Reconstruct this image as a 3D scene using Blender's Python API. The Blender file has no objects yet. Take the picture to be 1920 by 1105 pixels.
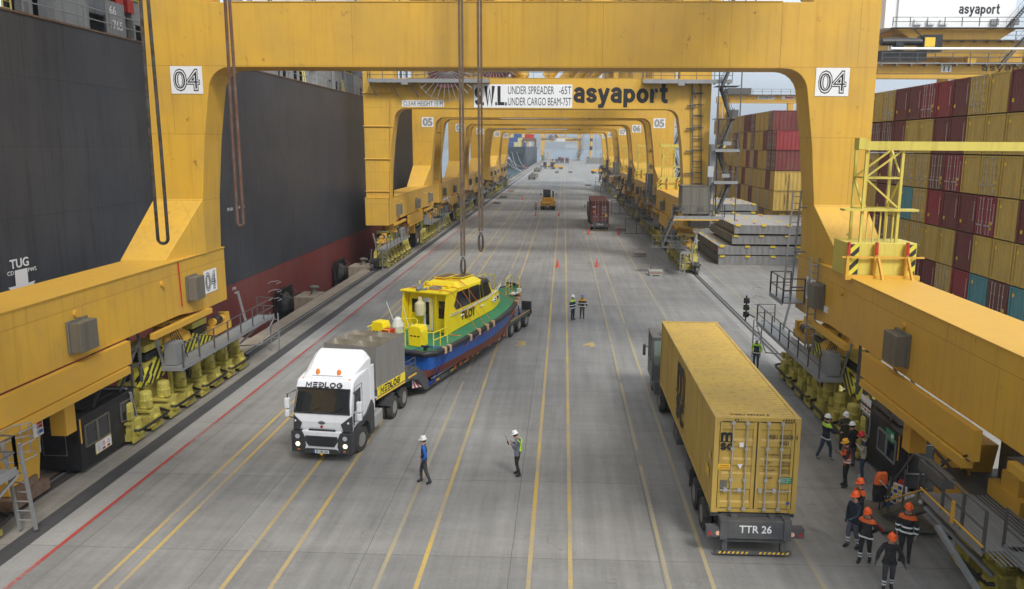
import bpy, math, random
from mathutils import Vector, Matrix, Euler
random.seed(7)
PI = math.pi
R = math.radians
scene = bpy.context.scene
col = scene.collection

# ---------------------------------------------------------------- camera
F_PX, PITCH, YAW, ROLL = 1430.85, .1728, .0365, .0063
cy_, sy_ = math.cos(YAW), math.sin(YAW)
cp_, sp_ = math.cos(PITCH), math.sin(PITCH)
cr_, sr_ = math.cos(ROLL), math.sin(ROLL)
right = Vector((cy_, sy_, 0)); fwd0 = Vector((-sy_, cy_, 0)); upv = Vector((0, 0, 1))
fwd = fwd0 * cp_ - upv * sp_
dn = -(fwd0 * sp_ + upv * cp_)
cam_r = right * cr_ - dn * sr_
cam_d = right * sr_ + dn * cr_
cam_data = bpy.data.cameras.new('camera')
cam = bpy.data.objects.new('camera', cam_data)
col.objects.link(cam)
m3 = Matrix((cam_r, -cam_d, -fwd)).transposed()
cam.matrix_world = Matrix.Translation((0, 0, 11.77)) @ m3.to_4x4()
cam_data.sensor_width = 36
cam_data.lens = F_PX / 1920 * 36
cam_data.shift_x = -43.33 / 1920
cam_data.shift_y = -29.37 / 1920
cam_data.clip_start = .5
cam_data.clip_end = 30000
scene.camera = cam
scene.render.resolution_x = 1024
scene.render.resolution_y = 589

# ---------------------------------------------------------------- world, sun, exposure
SUN_EL, SUN_AZ = R(48), R(150)      # azimuth clockwise from +Y: the sun stands behind and right of the camera
world = bpy.data.worlds.new('World')
scene.world = world
world.use_nodes = True
wn = world.node_tree.nodes; wl = world.node_tree.links
bg = wn.get('Background') or wn.new('ShaderNodeBackground')
wo = wn.get('World Output') or wn.new('ShaderNodeOutputWorld')
sky = wn.new('ShaderNodeTexSky')
sky.sky_type = 'NISHITA'
sky.sun_disc = False
sky.sun_elevation = SUN_EL
sky.sun_rotation = SUN_AZ
sky.air_density = 1.0
sky.dust_density = 3.0
sky.ozone_density = 1.0
# thin high cloud: whitens the sky in soft patches by direction
tcw = wn.new('ShaderNodeTexCoord'); mpw = wn.new('ShaderNodeMapping'); mpw.inputs['Scale'].default_value = (1.2, 1.2, 5)
nzw = wn.new('ShaderNodeTexNoise'); nzw.inputs['Scale'].default_value = 2.2; nzw.inputs['Detail'].default_value = 7
crw = wn.new('ShaderNodeMapRange'); crw.inputs['From Min'].default_value = .32; crw.inputs['From Max'].default_value = .62
crw.inputs['To Min'].default_value = .25; crw.inputs['To Max'].default_value = .85
mxw = wn.new('ShaderNodeMixRGB'); mxw.inputs['Color2'].default_value = (10.5, 11.3, 12.0, 1)
wl.new(tcw.outputs['Generated'], mpw.inputs['Vector']); wl.new(mpw.outputs['Vector'], nzw.inputs['Vector'])
wl.new(nzw.outputs['Fac'], crw.inputs['Value']); wl.new(crw.outputs['Result'], mxw.inputs['Fac'])
wl.new(sky.outputs['Color'], mxw.inputs['Color1']); wl.new(mxw.outputs['Color'], bg.inputs['Color'])
wl.new(bg.outputs['Background'], wo.inputs['Surface'])
bg.inputs['Strength'].default_value = .082
sd = bpy.data.lights.new('sun', 'SUN')
sd.energy = 1.9
sd.angle = R(14)
sd.color = (1.0, .96, .9)
sun = bpy.data.objects.new('sun', sd)
col.objects.link(sun)
sdir = Vector((math.sin(SUN_AZ) * math.cos(SUN_EL), math.cos(SUN_AZ) * math.cos(SUN_EL), math.sin(SUN_EL)))
sun.rotation_euler = sdir.to_track_quat('Z', 'Y').to_euler()
sun.location = (30, -40, 60)
scene.view_settings.view_transform = 'Standard'
scene.view_settings.look = 'None'
scene.view_settings.exposure = 1.0
scene.view_settings.gamma = 1
scene.render.engine = 'CYCLES'
scene.cycles.use_denoising = True
scene.cycles.max_bounces = 6
scene.cycles.volume_bounces = 0

# ---------------------------------------------------------------- materials
MATS = {}
def nodes_of(m):
    m.use_nodes = True
    return m.node_tree.nodes, m.node_tree.links
def mat(name, rgb, rough=.6, metal=0, var=.0, scale=1.0, streak=0, rust=0, rustcol=(.16, .07, .03), bump=0, emit=None, alpha=None, grime=(.55, .5, .42), spec=.4):
    """procedural paint / metal / cloth: base colour with broad patches, vertical runs and rust spots"""
    if name in MATS: return MATS[name]
    m = bpy.data.materials.new(name); n, l = nodes_of(m)
    b = n.get('Principled BSDF')
    b.inputs['Roughness'].default_value = rough
    b.inputs['Metallic'].default_value = metal
    try: b.inputs['Specular IOR Level'].default_value = spec
    except Exception: pass
    b.inputs['Base Color'].default_value = (*rgb, 1)
    if var or streak or rust:
        tc = n.new('ShaderNodeTexCoord')
        oi = n.new('ShaderNodeObjectInfo')
        ad = n.new('ShaderNodeVectorMath'); ad.operation = 'ADD'
        l.new(tc.outputs['Object'], ad.inputs[0]); l.new(oi.outputs['Random'], ad.inputs[1])
        nz = n.new('ShaderNodeTexNoise'); nz.inputs['Scale'].default_value = scale; nz.inputs['Detail'].default_value = 6; nz.inputs['Roughness'].default_value = .6
        l.new(ad.outputs['Vector'], nz.inputs['Vector'])
        mr = n.new('ShaderNodeMapRange'); mr.inputs['From Min'].default_value = .35; mr.inputs['From Max'].default_value = .7
        l.new(nz.outputs['Fac'], mr.inputs['Value'])
        mx = n.new('ShaderNodeMixRGB'); mx.blend_type = 'MIX'
        mx.inputs['Color1'].default_value = (*rgb, 1)
        mx.inputs['Color2'].default_value = (*[c * (1 - var) + g * var * .35 for c, g in zip(rgb, grime)], 1)
        ml = n.new('ShaderNodeMath'); ml.operation = 'MULTIPLY'; ml.inputs[1].default_value = min(1, var * 3)
        l.new(mr.outputs['Result'], ml.inputs[0]); l.new(ml.outputs[0], mx.inputs['Fac'])
        out = mx.outputs['Color']
        if streak:
            mp = n.new('ShaderNodeMapping'); mp.inputs['Scale'].default_value = (3.2, 3.2, .16)
            l.new(ad.outputs['Vector'], mp.inputs['Vector'])
            n2 = n.new('ShaderNodeTexNoise'); n2.inputs['Scale'].default_value = 1.6; n2.inputs['Detail'].default_value = 5
            l.new(mp.outputs['Vector'], n2.inputs['Vector'])
            m2 = n.new('ShaderNodeMapRange'); m2.inputs['From Min'].default_value = .5; m2.inputs['From Max'].default_value = .75; m2.inputs['To Max'].default_value = streak
            l.new(n2.outputs['Fac'], m2.inputs['Value'])
            x2 = n.new('ShaderNodeMixRGB'); x2.blend_type = 'MULTIPLY'; x2.inputs['Color2'].default_value = (*grime, 1)
            l.new(m2.outputs['Result'], x2.inputs['Fac']); l.new(out, x2.inputs['Color1']); out = x2.outputs['Color']
        if rust:
            n3 = n.new('ShaderNodeTexNoise'); n3.inputs['Scale'].default_value = scale * 4.5; n3.inputs['Detail'].default_value = 9; n3.inputs['Roughness'].default_value = .7
            l.new(ad.outputs['Vector'], n3.inputs['Vector'])
            m4 = n.new('ShaderNodeMapRange'); m4.inputs['From Min'].default_value = .72 - rust * .35; m4.inputs['From Max'].default_value = .8 - rust * .3
            l.new(n3.outputs['Fac'], m4.inputs['Value'])
            x3 = n.new('ShaderNodeMixRGB'); x3.inputs['Color2'].default_value = (*rustcol, 1)
            l.new(m4.outputs['Result'], x3.inputs['Fac']); l.new(out, x3.inputs['Color1']); out = x3.outputs['Color']
        l.new(out, b.inputs['Base Color'])
        if bump:
            bp = n.new('ShaderNodeBump'); bp.inputs['Strength'].default_value = bump; bp.inputs['Distance'].default_value = .02
            l.new(nz.outputs['Fac'], bp.inputs['Height']); l.new(bp.outputs['Normal'], b.inputs['Normal'])
    if emit:
        b.inputs['Emission Color'].default_value = (*emit[:3], 1); b.inputs['Emission Strength'].default_value = emit[3]
    MATS[name] = m
    return m

M = dict(
    yel=mat('crane_yellow_paint', (.64, .375, .045), .45, var=.30, scale=.4, streak=.30, rust=.24, grime=(.62, .48, .3)),
    yel2=mat('crane_yellow_trim', (.60, .34, .04), .5, var=.2, scale=1.5, rust=.25),
    pale=mat('pale_yellow_paint', (.50, .43, .085), .5, var=.35, scale=2.5, streak=.6, rust=.34, grime=(.3, .26, .2)),
    grey=mat('galvanised_steel', (.27, .28, .29), .5, .3, var=.3, scale=3),
    dgrey=mat('dark_grey_steel', (.075, .078, .08), .55, .2, var=.3, scale=3, rust=.12),
    boxg=mat('weathered_cabinet_grey', (.15, .14, .115), .55, .2, var=.35, scale=2, streak=.5),
    black=mat('black_paint', (.012, .012, .014), .4, var=.3, scale=2, grime=(.2, .2, .2)),
    rubber=mat('black_rubber', (.018, .018, .019), .8, var=.4, scale=4, grime=(.3, .28, .25)),
    glass=mat('dark_glass', (.02, .026, .03), .06, spec=.8),
    white=mat('white_paint', (.78, .79, .80), .4, var=.06, scale=2),
    sign=mat('sign_white', (.72, .73, .74), .5, var=.08, scale=3),
    ink=mat('sign_black', (.015, .015, .02), .6),
    red=mat('signal_red', (.42, .02, .015), .5, var=.2, scale=3),
    blue=mat('sign_blue', (.03, .09, .3), .5),
    green=mat('sign_green', (.03, .25, .12), .5),
    dred=mat('dark_red_paint', (.14, .02, .018), .55, var=.3, scale=1.5, streak=.4),
    rusty=mat('rusty_steel', (.15, .085, .05), .8, var=.6, scale=4, rust=.5),
    hazy=mat('hazard_yellow', (.58, .49, .09), .5, var=.2, scale=2.5, streak=.5, rust=.18),
)

# PLATED: weld seams and slightly rippled plates on the crane paint
def plate(m, bw, rh, dark, fac, bump=.3, warp=.12):
    n, l = m.node_tree.nodes, m.node_tree.links; b = n.get('Principled BSDF'); src = b.inputs['Base Color'].links[0].from_socket
    tc = n.new('ShaderNodeTexCoord'); sp = n.new('ShaderNodeSeparateXYZ'); cb = n.new('ShaderNodeCombineXYZ'); ad = n.new('ShaderNodeMath'); ad.operation = 'ADD'
    l.new(tc.outputs['Object'], sp.inputs[0]); l.new(sp.outputs['X'], ad.inputs[0]); l.new(sp.outputs['Y'], ad.inputs[1]); l.new(ad.outputs[0], cb.inputs['X']); l.new(sp.outputs['Z'], cb.inputs['Y'])
    br = n.new('ShaderNodeTexBrick'); br.inputs['Scale'].default_value = 1; br.inputs['Brick Width'].default_value = bw; br.inputs['Row Height'].default_value = rh; br.offset = .5
    br.inputs['Mortar Size'].default_value = .012; br.inputs['Mortar Smooth'].default_value = .3
    br.inputs['Color1'].default_value = (1, 1, 1, 1); br.inputs['Color2'].default_value = (.94, .95, .97, 1); br.inputs['Mortar'].default_value = (*dark, 1)
    l.new(cb.outputs[0], br.inputs['Vector'])
    x = n.new('ShaderNodeMixRGB'); x.blend_type = 'MULTIPLY'; x.inputs['Fac'].default_value = fac
    l.new(src, x.inputs['Color1']); l.new(br.outputs['Color'], x.inputs['Color2']); l.new(x.outputs['Color'], b.inputs['Base Color'])
    nz = n.new('ShaderNodeTexNoise'); nz.inputs['Scale'].default_value = 1.1; nz.inputs['Detail'].default_value = 2; l.new(tc.outputs['Object'], nz.inputs['Vector'])
    bp = n.new('ShaderNodeBump'); bp.inputs['Strength'].default_value = bump; bp.inputs['Distance'].default_value = warp; l.new(nz.outputs['Fac'], bp.inputs['Height'])
    l.new(bp.outputs['Normal'], b.inputs['Normal'])
plate(M['yel'], 5.6, 3.05, (.5, .42, .34), .75, .18, .1)

# ---------------------------------------------------------------- mesh builder
class MB:
    def __init__(s): s.v = []; s.f = []; s.mi = []; s.m = 0; s.sm = False
    def add(s, vs, fs):
        o = len(s.v); s.v += [tuple(v) for v in vs]
        s.f += [tuple(i + o for i in f) for f in fs]; s.mi += [s.m] * len(fs)
    def box(s, x0, y0, z0, x1, y1, z1, T=None):
        vs = [(x0, y0, z0), (x1, y0, z0), (x1, y1, z0), (x0, y1, z0), (x0, y0, z1), (x1, y0, z1), (x1, y1, z1), (x0, y1, z1)]
        if T is not None: vs = [T @ Vector(v) for v in vs]
        if x0 > x1: x0, x1 = x1, x0
        s.add(vs, [(0, 3, 2, 1), (4, 5, 6, 7), (0, 1, 5, 4), (1, 2, 6, 5), (2, 3, 7, 6), (3, 0, 4, 7)])
    def cbox(s, c, d, T=None): s.box(c[0] - d[0] / 2, c[1] - d[1] / 2, c[2] - d[2] / 2, c[0] + d[0] / 2, c[1] + d[1] / 2, c[2] + d[2] / 2, T)
    def frame(s, p, q):
        p = Vector(p); q = Vector(q); d = (q - p).normalized()
        u = Vector((0, 0, 1)) if abs(d.z) < .95 else Vector((0, 1, 0))
        a = d.cross(u).normalized(); b = a.cross(d).normalized()
        return p, q, a, b
    def bar(s, p, q, w=.08, h=None):
        h = h or w
        p, q, a, b = s.frame(p, q); vs = []
        for c in (p, q):
            for i, j in ((-1, -1), (1, -1), (1, 1), (-1, 1)): vs.append(c + a * (i * w / 2) + b * (j * h / 2))
        s.add(vs, [(0, 1, 2, 3), (7, 6, 5, 4), (0, 4, 5, 1), (1, 5, 6, 2), (2, 6, 7, 3), (3, 7, 4, 0)])
    def tube(s, p, q, r=.05, r2=None, n=8, caps=True):
        r2 = r if r2 is None else r2
        p, q, a, b = s.frame(p, q); vs = []
        for c, rr in ((p, r), (q, r2)):
            for i in range(n):
                t = 2 * PI * i / n; vs.append(c + a * math.cos(t) * rr + b * math.sin(t) * rr)
        fs = [(i, (i + 1) % n, n + (i + 1) % n, n + i) for i in range(n)]
        if caps: fs += [tuple(range(n - 1, -1, -1)), tuple(range(n, 2 * n))]
        s.add(vs, fs)
    def path(s, pts, r=.03, n=6, close=False):
        pts = [Vector(p) for p in pts]; m = len(pts); vs = []
        for k, c in enumerate(pts):
            a0 = pts[(k - 1) % m] if (k or close) else c
            a1 = pts[(k + 1) % m] if (k < m - 1 or close) else c
            d = (a1 - a0).normalized() if (a1 - a0).length > 1e-6 else Vector((0, 0, 1))
            u = Vector((0, 0, 1)) if abs(d.z) < .9 else Vector((0, 1, 0))
            a = d.cross(u).normalized(); b = a.cross(d).normalized()
            for i in range(n):
                t = 2 * PI * i / n; vs.append(c + a * math.cos(t) * r + b * math.sin(t) * r)
        fs = []
        for k in range(m if close else m - 1):
            k2 = (k + 1) % m
            fs += [(k * n + i, k * n + (i + 1) % n, k2 * n + (i + 1) % n, k2 * n + i) for i in range(n)]
        if not close: fs += [tuple(range(n - 1, -1, -1)), tuple(range((m - 1) * n, m * n))]
        s.add(vs, fs)
    def prism(s, poly, axis, a, b, T=None):
        """poly of 2-D points extruded along axis ('x','y','z') from a to b"""
        def P3(p, t):
            if axis == 'x': v = (t, p[0], p[1])
            elif axis == 'y': v = (p[0], t, p[1])
            else: v = (p[0], p[1], t)
            return T @ Vector(v) if T is not None else v
        n = len(poly); vs = [P3(p, a) for p in poly] + [P3(p, b) for p in poly]
        s.add(vs, [tuple(range(n - 1, -1, -1)), tuple(range(n, 2 * n))] + [(i, (i + 1) % n, n + (i + 1) % n, n + i) for i in range(n)])
    def lathe(s, prof, c, n=16, axis='z', caps=True):
        vs = []
        for r, h in prof:
            for i in range(n):
                t = 2 * PI * i / n; x, y = r * math.cos(t), r * math.sin(t)
                v = (x, y, h) if axis == 'z' else ((h, x, y) if axis == 'x' else (x, h, y))
                vs.append((c[0] + v[0], c[1] + v[1], c[2] + v[2]))
        fs = []
        for k in range(len(prof) - 1):
            fs += [(k * n + i, k * n + (i + 1) % n, (k + 1) * n + (i + 1) % n, (k + 1) * n + i) for i in range(n)]
        if caps: fs += [tuple(range(n - 1, -1, -1)), tuple(range((len(prof) - 1) * n, len(prof) * n))]
        s.add(vs, fs)
    def loft(s, rings, cap=True):
        n = len(rings[0]); vs = [p for r in rings for p in r]; fs = []
        for k in range(len(rings) - 1):
            fs += [(k * n + i, k * n + (i + 1) % n, (k + 1) * n + (i + 1) % n, (k + 1) * n + i) for i in range(n)]
        if cap: fs += [tuple(range(n - 1, -1, -1)), tuple(range((len(rings) - 1) * n, len(rings) * n))]
        s.add(vs, fs)
    def rail(s, pts, h=1.05, step=1.3, r=.022, mid=True):
        """handrail over a floor polyline"""
        for p, q in zip(pts[:-1], pts[1:]):
            p = Vector(p); q = Vector(q); L = (q - p).length; k = max(1, round(L / step))
            for i in range(k + 1):
                c = p.lerp(q, i / k); s.bar(c, c + Vector((0, 0, h)), r * 2.2)
            for hh in ((h, h * .52) if mid else (h,)):
                s.tube(p + Vector((0, 0, hh)), q + Vector((0, 0, hh)), r, n=5)
    def ladder(s, p, q, w=.45, side=(1, 0, 0), step=.32, r=.03):
        p = Vector(p); q = Vector(q); a = Vector(side).normalized() * w / 2
        s.bar(p - a, q - a, r * 2); s.bar(p + a, q + a, r * 2)
        k = int((q - p).length / step)
        for i in range(1, k):
            c = p.lerp(q, i / k); s.tube(c - a, c + a, r * .6, n=4)
    def stairs(s, p, q, w=.7, side=(1, 0, 0), step=.25, rails=True):
        p = Vector(p); q = Vector(q); a = Vector(side).normalized() * w / 2
        for e in (-1, 1):
            s.bar(p + a * e, q + a * e, .05, .2)
            if rails:
                u = Vector((0, 0, .95)); s.tube(p + a * e + u, q + a * e + u, .022, n=5)
                for i in range(4):
                    c = p.lerp(q, i / 3) + a * e; s.tube(c, c + u, .02, n=5)
        k = max(2, int(abs(q.z - p.z) / step))
        d = (q - p); d.z = 0; d = d.normalized() * .12
        for i in range(k):
            c = p.lerp(q, (i + .5) / k); s.bar(c - a, c + a, .22, .03)
    def build(s, name, mats, parent=None, loc=(0, 0, 0), rot=None, smooth=False, bevel=0):
        me = bpy.data.meshes.new(name)
        me.from_pydata(s.v, [], s.f)
        mats = mats if isinstance(mats, (list, tuple)) else [mats]
        for x in mats: me.materials.append(x if not isinstance(x, str) else M[x])
        if len(mats) > 1: me.polygons.foreach_set('material_index', s.mi)
        if smooth: me.polygons.foreach_set('use_smooth', [True] * len(s.f))
        import bmesh
        b = bmesh.new(); b.from_mesh(me); bmesh.ops.recalc_face_normals(b, faces=b.faces); b.to_mesh(me); b.free()
        me.update()
        o = bpy.data.objects.new(name, me); col.objects.link(o)
        o.location = loc
        if rot: o.rotation_euler = rot
        if parent: o.parent = parent
        if bevel:
            bv = o.modifiers.new('bevel', 'BEVEL'); bv.width = bevel; bv.segments = 2; bv.limit_method = 'ANGLE'
        if smooth:
            try: me.set_sharp_from_angle(angle=R(40))
            except Exception: pass
        return o

def tag(o, label=None, cat=None, group=None, kind=None):
    if label: o['label'] = label
    if cat: o['category'] = cat
    if group: o['group'] = group
    if kind: o['kind'] = kind
    return o
def empty(name, loc=(0, 0, 0), rz=0, label=None, cat=None, group=None):
    o = bpy.data.objects.new(name, None); col.objects.link(o)
    o.location = loc; o.rotation_euler = (0, 0, rz); o.empty_display_size = .3
    return tag(o, label, cat, group)
def children(o): return [c for c in bpy.data.objects if c.parent == o]
def copy_tree(o, parent=None, kids=None):
    if kids is None:
        kids = {}
        for c in bpy.data.objects:
            if c.parent: kids.setdefault(c.parent, []).append(c)
    c = o.copy(); col.objects.link(c); c.parent = parent
    for ch in kids.get(o, []): copy_tree(ch, c, kids)
    return c
_txt = {}
def text(s, h, m, parent=None, loc=(0, 0, 0), rot=(R(90), 0, 0), name='lettering', bold=0, sx=1, ext=.004, align='CENTER', width=None, shear=0, sp=1):
    """real letters: a font curve turned into a mesh; h is the capital height"""
    key = (s, bold, ext, sp, shear)
    if key not in _txt:
        cu = bpy.data.curves.new('lettering', 'FONT'); cu.body = s; cu.size = 1.0; cu.extrude = ext; cu.offset = bold; cu.space_character = sp; cu.shear = shear
        cu.resolution_u = 3
        ob = bpy.data.objects.new('lettering_tmp', cu); col.objects.link(ob)
        dg = bpy.context.evaluated_depsgraph_get()
        me = bpy.data.meshes.new_from_object(ob.evaluated_get(dg))
        bpy.data.objects.remove(ob)
        xs = [v.co.x for v in me.vertices]; ys = [v.co.y for v in me.vertices]
        _txt[key] = (me, min(xs), max(xs), min(ys), max(ys))
    me0, x0, x1, y0, y1 = _txt[key]
    me = me0.copy(); me.name = name
    k = h / .69
    kx = (width / (x1 - x0)) if width else k * sx
    ox = {'CENTER': (x0 + x1) / 2, 'LEFT': x0, 'RIGHT': x1}[align]
    for v in me.vertices: v.co = ((v.co.x - ox) * kx, v.co.y * k, v.co.z)
    me.materials.clear(); me.materials.append(M[m] if isinstance(m, str) else m)
    o = bpy.data.objects.new(name, me); col.objects.link(o); o.location = loc; o.rotation_euler = rot
    if parent: o.parent = parent
    return o
FRONT = (R(90), 0, 0); FACEX = (R(90), 0, R(90)); FACENX = (R(90), 0, R(-90))
# stroke letters: heavy sign lettering with real counters; each glyph is a set of polylines in a box one cap high
def _arc(cx, cy, rx, ry, a0, a1, n=10): return [(cx + rx * math.cos(R(a0 + (a1 - a0) * i / n)), cy + ry * math.sin(R(a0 + (a1 - a0) * i / n))) for i in range(n + 1)]
GL = {
 'M': (.95, [[(.1, .0), (.1, .9), (.475, .3), (.85, .9), (.85, 0)]]), 'E': (.8, [[(.78, .9), (.1, .9)], [(.1, .5), (.7, .5)], [(.1, .1), (.78, .1)]]),
 'D': (.9, [[(.1, .9), (.45, .9)] + _arc(.45, .5, .38, .4, 90, -90) + [(.1, .1)], [(.1, .5), (.45, .5)]]), 'L': (.7, [[(.1, 1), (.1, .1), (.68, .1)]]),
 'O': (.95, [_arc(.47, .5, .38, .4, 0, 360, 20)]), 'G': (.95, [_arc(.47, .5, .38, .4, 45, 360, 18) + [(.5, .5)]]),
 'S': (.7, [_arc(.35, .7, .25, .2, 20, 270, 10) + _arc(.35, .3, .25, .2, 90, -160, 10)]), 'W': (1.1, [[(.08, 1), (.3, .05), (.55, .85), (.8, .05), (1.02, 1)]]), '.': (.25, [[(.08, .09), (.17, .09)]]),
 'a': (.62, [_arc(.3, .53, .2, .17, 160, 0, 8) + [(.5, .0)], [(.5, .42), (.3, .42)] + _arc(.28, .24, .19, .17, 90, 270, 8) + [(.5, .1)]]),
 's': (.56, [_arc(.28, .53, .19, .14, 10, 270, 9) + _arc(.28, .22, .19, .15, 90, -170, 9)]), 'y': (.62, [[(.08, .7), (.3, .04)], [(.54, .7), (.3, -.02), (.22, -.2), (.06, -.22)]]),
 'p': (.64, [[(.1, .7), (.1, -.25)], _arc(.32, .35, .22, .27, 160, -160, 14)]), 'o': (.66, [_arc(.33, .35, .23, .29, 0, 360, 18)]), 'r': (.44, [[(.1, 0), (.1, .7)], [(.1, .42)] + _arc(.36, .38, .26, .25, 150, 90, 4)]),
 't': (.42, [[(.2, .95), (.2, .18)] + _arc(.34, .18, .14, .12, 180, 270, 4) + [(.4, .06)], [(.02, .66), (.4, .66)]]), 'm': (.98, [[(.1, 0), (.1, .7)], _arc(.29, .45, .19, .2, 180, 0, 8) + [(.48, 0)], _arc(.67, .45, .19, .2, 180, 0, 8) + [(.86, 0)]]),
 'c': (.6, [_arc(.33, .35, .23, .29, 40, 320, 14)]),
}
def strokes(s, h, th, m, parent, loc, rot=(R(90), 0, 0), width=None, sp=.06, name='lettering', align='CENTER'):
    """s in cap height h, stroke thickness th (in cap heights)"""
    x = 0; segs = []
    for ch in s:
        w, pl = GL[ch]
        for p in pl: segs.append([(x + a, b) for a, b in p])
        x += w + sp
    tot = x - sp; kx = (width / tot) if width else h; ox = {'CENTER': tot / 2, 'LEFT': 0}[align]
    b = MB(); q = 0
    for p in segs:
        pts = [Vector(((a - ox) * kx, c * h, 0)) for a, c in p]; hw = th * h / 2; L = []; Rr = []
        for i, c in enumerate(pts):
            a0 = pts[max(0, i - 1)]; a1 = pts[min(len(pts) - 1, i + 1)]
            closed = (pts[0] - pts[-1]).length < 1e-4
            if closed and i in (0, len(pts) - 1): a0, a1 = pts[-2], pts[1]
            d1 = (c - a0).normalized() if (c - a0).length > 1e-6 else (a1 - c).normalized(); d2 = (a1 - c).normalized() if (a1 - c).length > 1e-6 else d1
            d = (d1 + d2); d = d.normalized() if d.length > 1e-4 else d1
            k = min(1.6, 1 / max(.35, d.dot(d1)))
            nrm = Vector((-d.y, d.x, 0)) * hw * k
            e = d * (hw if not closed else 0)
            cc = c - (e if i == 0 else Vector()) * (1 if len(pts) > 2 else .6) * .5 + (e if i == len(pts) - 1 else Vector()) * .5 * (1 if len(pts) > 2 else .6)
            L.append((cc.x + nrm.x, cc.y + nrm.y, q)); Rr.append((cc.x - nrm.x, cc.y - nrm.y, q))
        n = len(L); b.add(L + Rr, [(i, n + i, n + i + 1, i + 1) for i in range(n - 1)]); q += .0006
    return b.build(name, m, parent, loc, rot)
# ================================================================ SETTING
def concrete(name, c1, c2, slab=(4.2, 5.05), off=(0, 0), dirty=.5, joint=(.10, .098, .092), tint=1):
    m = bpy.data.materials.new(name); n, l = nodes_of(m); b = n.get('Principled BSDF')
    b.inputs['Roughness'].default_value = .82
    tc = n.new('ShaderNodeTexCoord')
    mp = n.new('ShaderNodeMapping'); mp.inputs['Location'].default_value = (off[0], off[1], 0)
    l.new(tc.outputs['Object'], mp.inputs['Vector'])
    # slabs and joints, gently warped
    nw = n.new('ShaderNodeTexNoise'); nw.inputs['Scale'].default_value = .9; nw.inputs['Detail'].default_value = 4
    l.new(mp.outputs['Vector'], nw.inputs['Vector'])
    vs = n.new('ShaderNodeVectorMath'); vs.operation = 'SCALE'; vs.inputs['Scale'].default_value = .05
    l.new(nw.outputs['Color'], vs.inputs[0])
    va = n.new('ShaderNodeVectorMath'); va.operation = 'ADD'
    l.new(mp.outputs['Vector'], va.inputs[0]); l.new(vs.outputs['Vector'], va.inputs[1])
    br = n.new('ShaderNodeTexBrick'); br.offset = 0; br.squash = 1
    br.inputs['Scale'].default_value = 1; br.inputs['Brick Width'].default_value = slab[0]; br.inputs['Row Height'].default_value = slab[1]
    br.inputs['Mortar Size'].default_value = .014; br.inputs['Mortar Smooth'].default_value = .6; br.inputs['Bias'].default_value = 0
    br.inputs['Color1'].default_value = (*c1, 1); br.inputs['Color2'].default_value = (*c2, 1); br.inputs['Mortar'].default_value = (*joint, 1)
    l.new(va.outputs['Vector'], br.inputs['Vector'])
    def noise(scale, sc=(1, 1, 1), det=8, ro=.6):
        k = n.new('ShaderNodeMapping'); k.inputs['Scale'].default_value = sc
        l.new(tc.outputs['Object'], k.inputs['Vector'])
        z = n.new('ShaderNodeTexNoise'); z.inputs['Scale'].default_value = scale; z.inputs['Detail'].default_value = det; z.inputs['Roughness'].default_value = ro
        l.new(k.outputs['Vector'], z.inputs['Vector']); return z.outputs['Fac']
    def rng(s, a, b_, c, d):
        r = n.new('ShaderNodeMapRange')
        for i, v in zip(('From Min', 'From Max', 'To Min', 'To Max'), (a, b_, c, d)): r.inputs[i].default_value = v
        l.new(s, r.inputs['Value']); return r.outputs['Result']
    def mul(a, fac):
        x = n.new('ShaderNodeMixRGB'); x.blend_type = 'MULTIPLY'; x.inputs['Fac'].default_value = 1
        g = n.new('ShaderNodeCombineColor')
        for i in range(3): l.new(fac, g.inputs[i])
        l.new(a, x.inputs['Color1']); l.new(g.outputs['Color'], x.inputs['Color2']); return x.outputs['Color']
    c = br.outputs['Color']
    c = mul(c, rng(noise(.16, det=6), .3, .7, 1 - .22 * dirty, 1 + .2 * dirty))            # broad patches
    c = mul(c, rng(noise(1.1, (2.2, .13, 1), 9, .62), .36, .68, 1 - .22 * dirty, 1 + .13 * dirty))   # wheel tracks along the quay
    c = mul(c, rng(noise(.55, (.5, 2.2, 1), 9, .7), .34, .7, 1 + .1 * dirty, 1 - .18 * dirty))     # smears across
    c = mul(c, rng(noise(7, det=10, ro=.75), .3, .72, .9, 1.1))
    c = mul(c, rng(noise(26, det=4, ro=.8), .25, .75, .9, 1.1))
    # oil and rubber spots, pale scuffs
    sp = noise(1.3, det=10, ro=.76)
    x = n.new('ShaderNodeMixRGB'); x.inputs['Color2'].default_value = (.09, .085, .08, 1)
    l.new(rng(sp, .62, .74, 0, .6 * dirty), x.inputs['Fac']); l.new(c, x.inputs['Color1']); c = x.outputs['Color']
    x = n.new('ShaderNodeMixRGB'); x.inputs['Color2'].default_value = (.42, .41, .38, 1)
    l.new(rng(noise(2.3, (1.3, 1, 1), 9, .75), .66, .74, 0, .4 * dirty), x.inputs['Fac']); l.new(c, x.inputs['Color1']); c = x.outputs['Color']
    # hairline cracks
    vo = n.new('ShaderNodeTexVoronoi'); vo.feature = 'DISTANCE_TO_EDGE'; vo.inputs['Scale'].default_value = .22
    vw = n.new('ShaderNodeVectorMath'); vw.operation = 'SCALE'; vw.inputs['Scale'].default_value = 1.6
    l.new(nw.outputs['Color'], vw.inputs[0])
    vv = n.new('ShaderNodeVectorMath'); vv.operation = 'ADD'; l.new(mp.outputs['Vector'], vv.inputs[0]); l.new(vw.outputs['Vector'], vv.inputs[1])
    l.new(vv.outputs['Vector'], vo.inputs['Vector'])
    ck = n.new('ShaderNodeMath'); ck.operation = 'MULTIPLY'
    l.new(rng(vo.outputs['Distance'], 0, .004, .5, 0), ck.inputs[0]); l.new(rng(noise(.3, det=3), .5, .6, 0, 1), ck.inputs[1])
    x = n.new('ShaderNodeMixRGB'); x.inputs['Color2'].default_value = (.06, .055, .05, 1)
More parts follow.
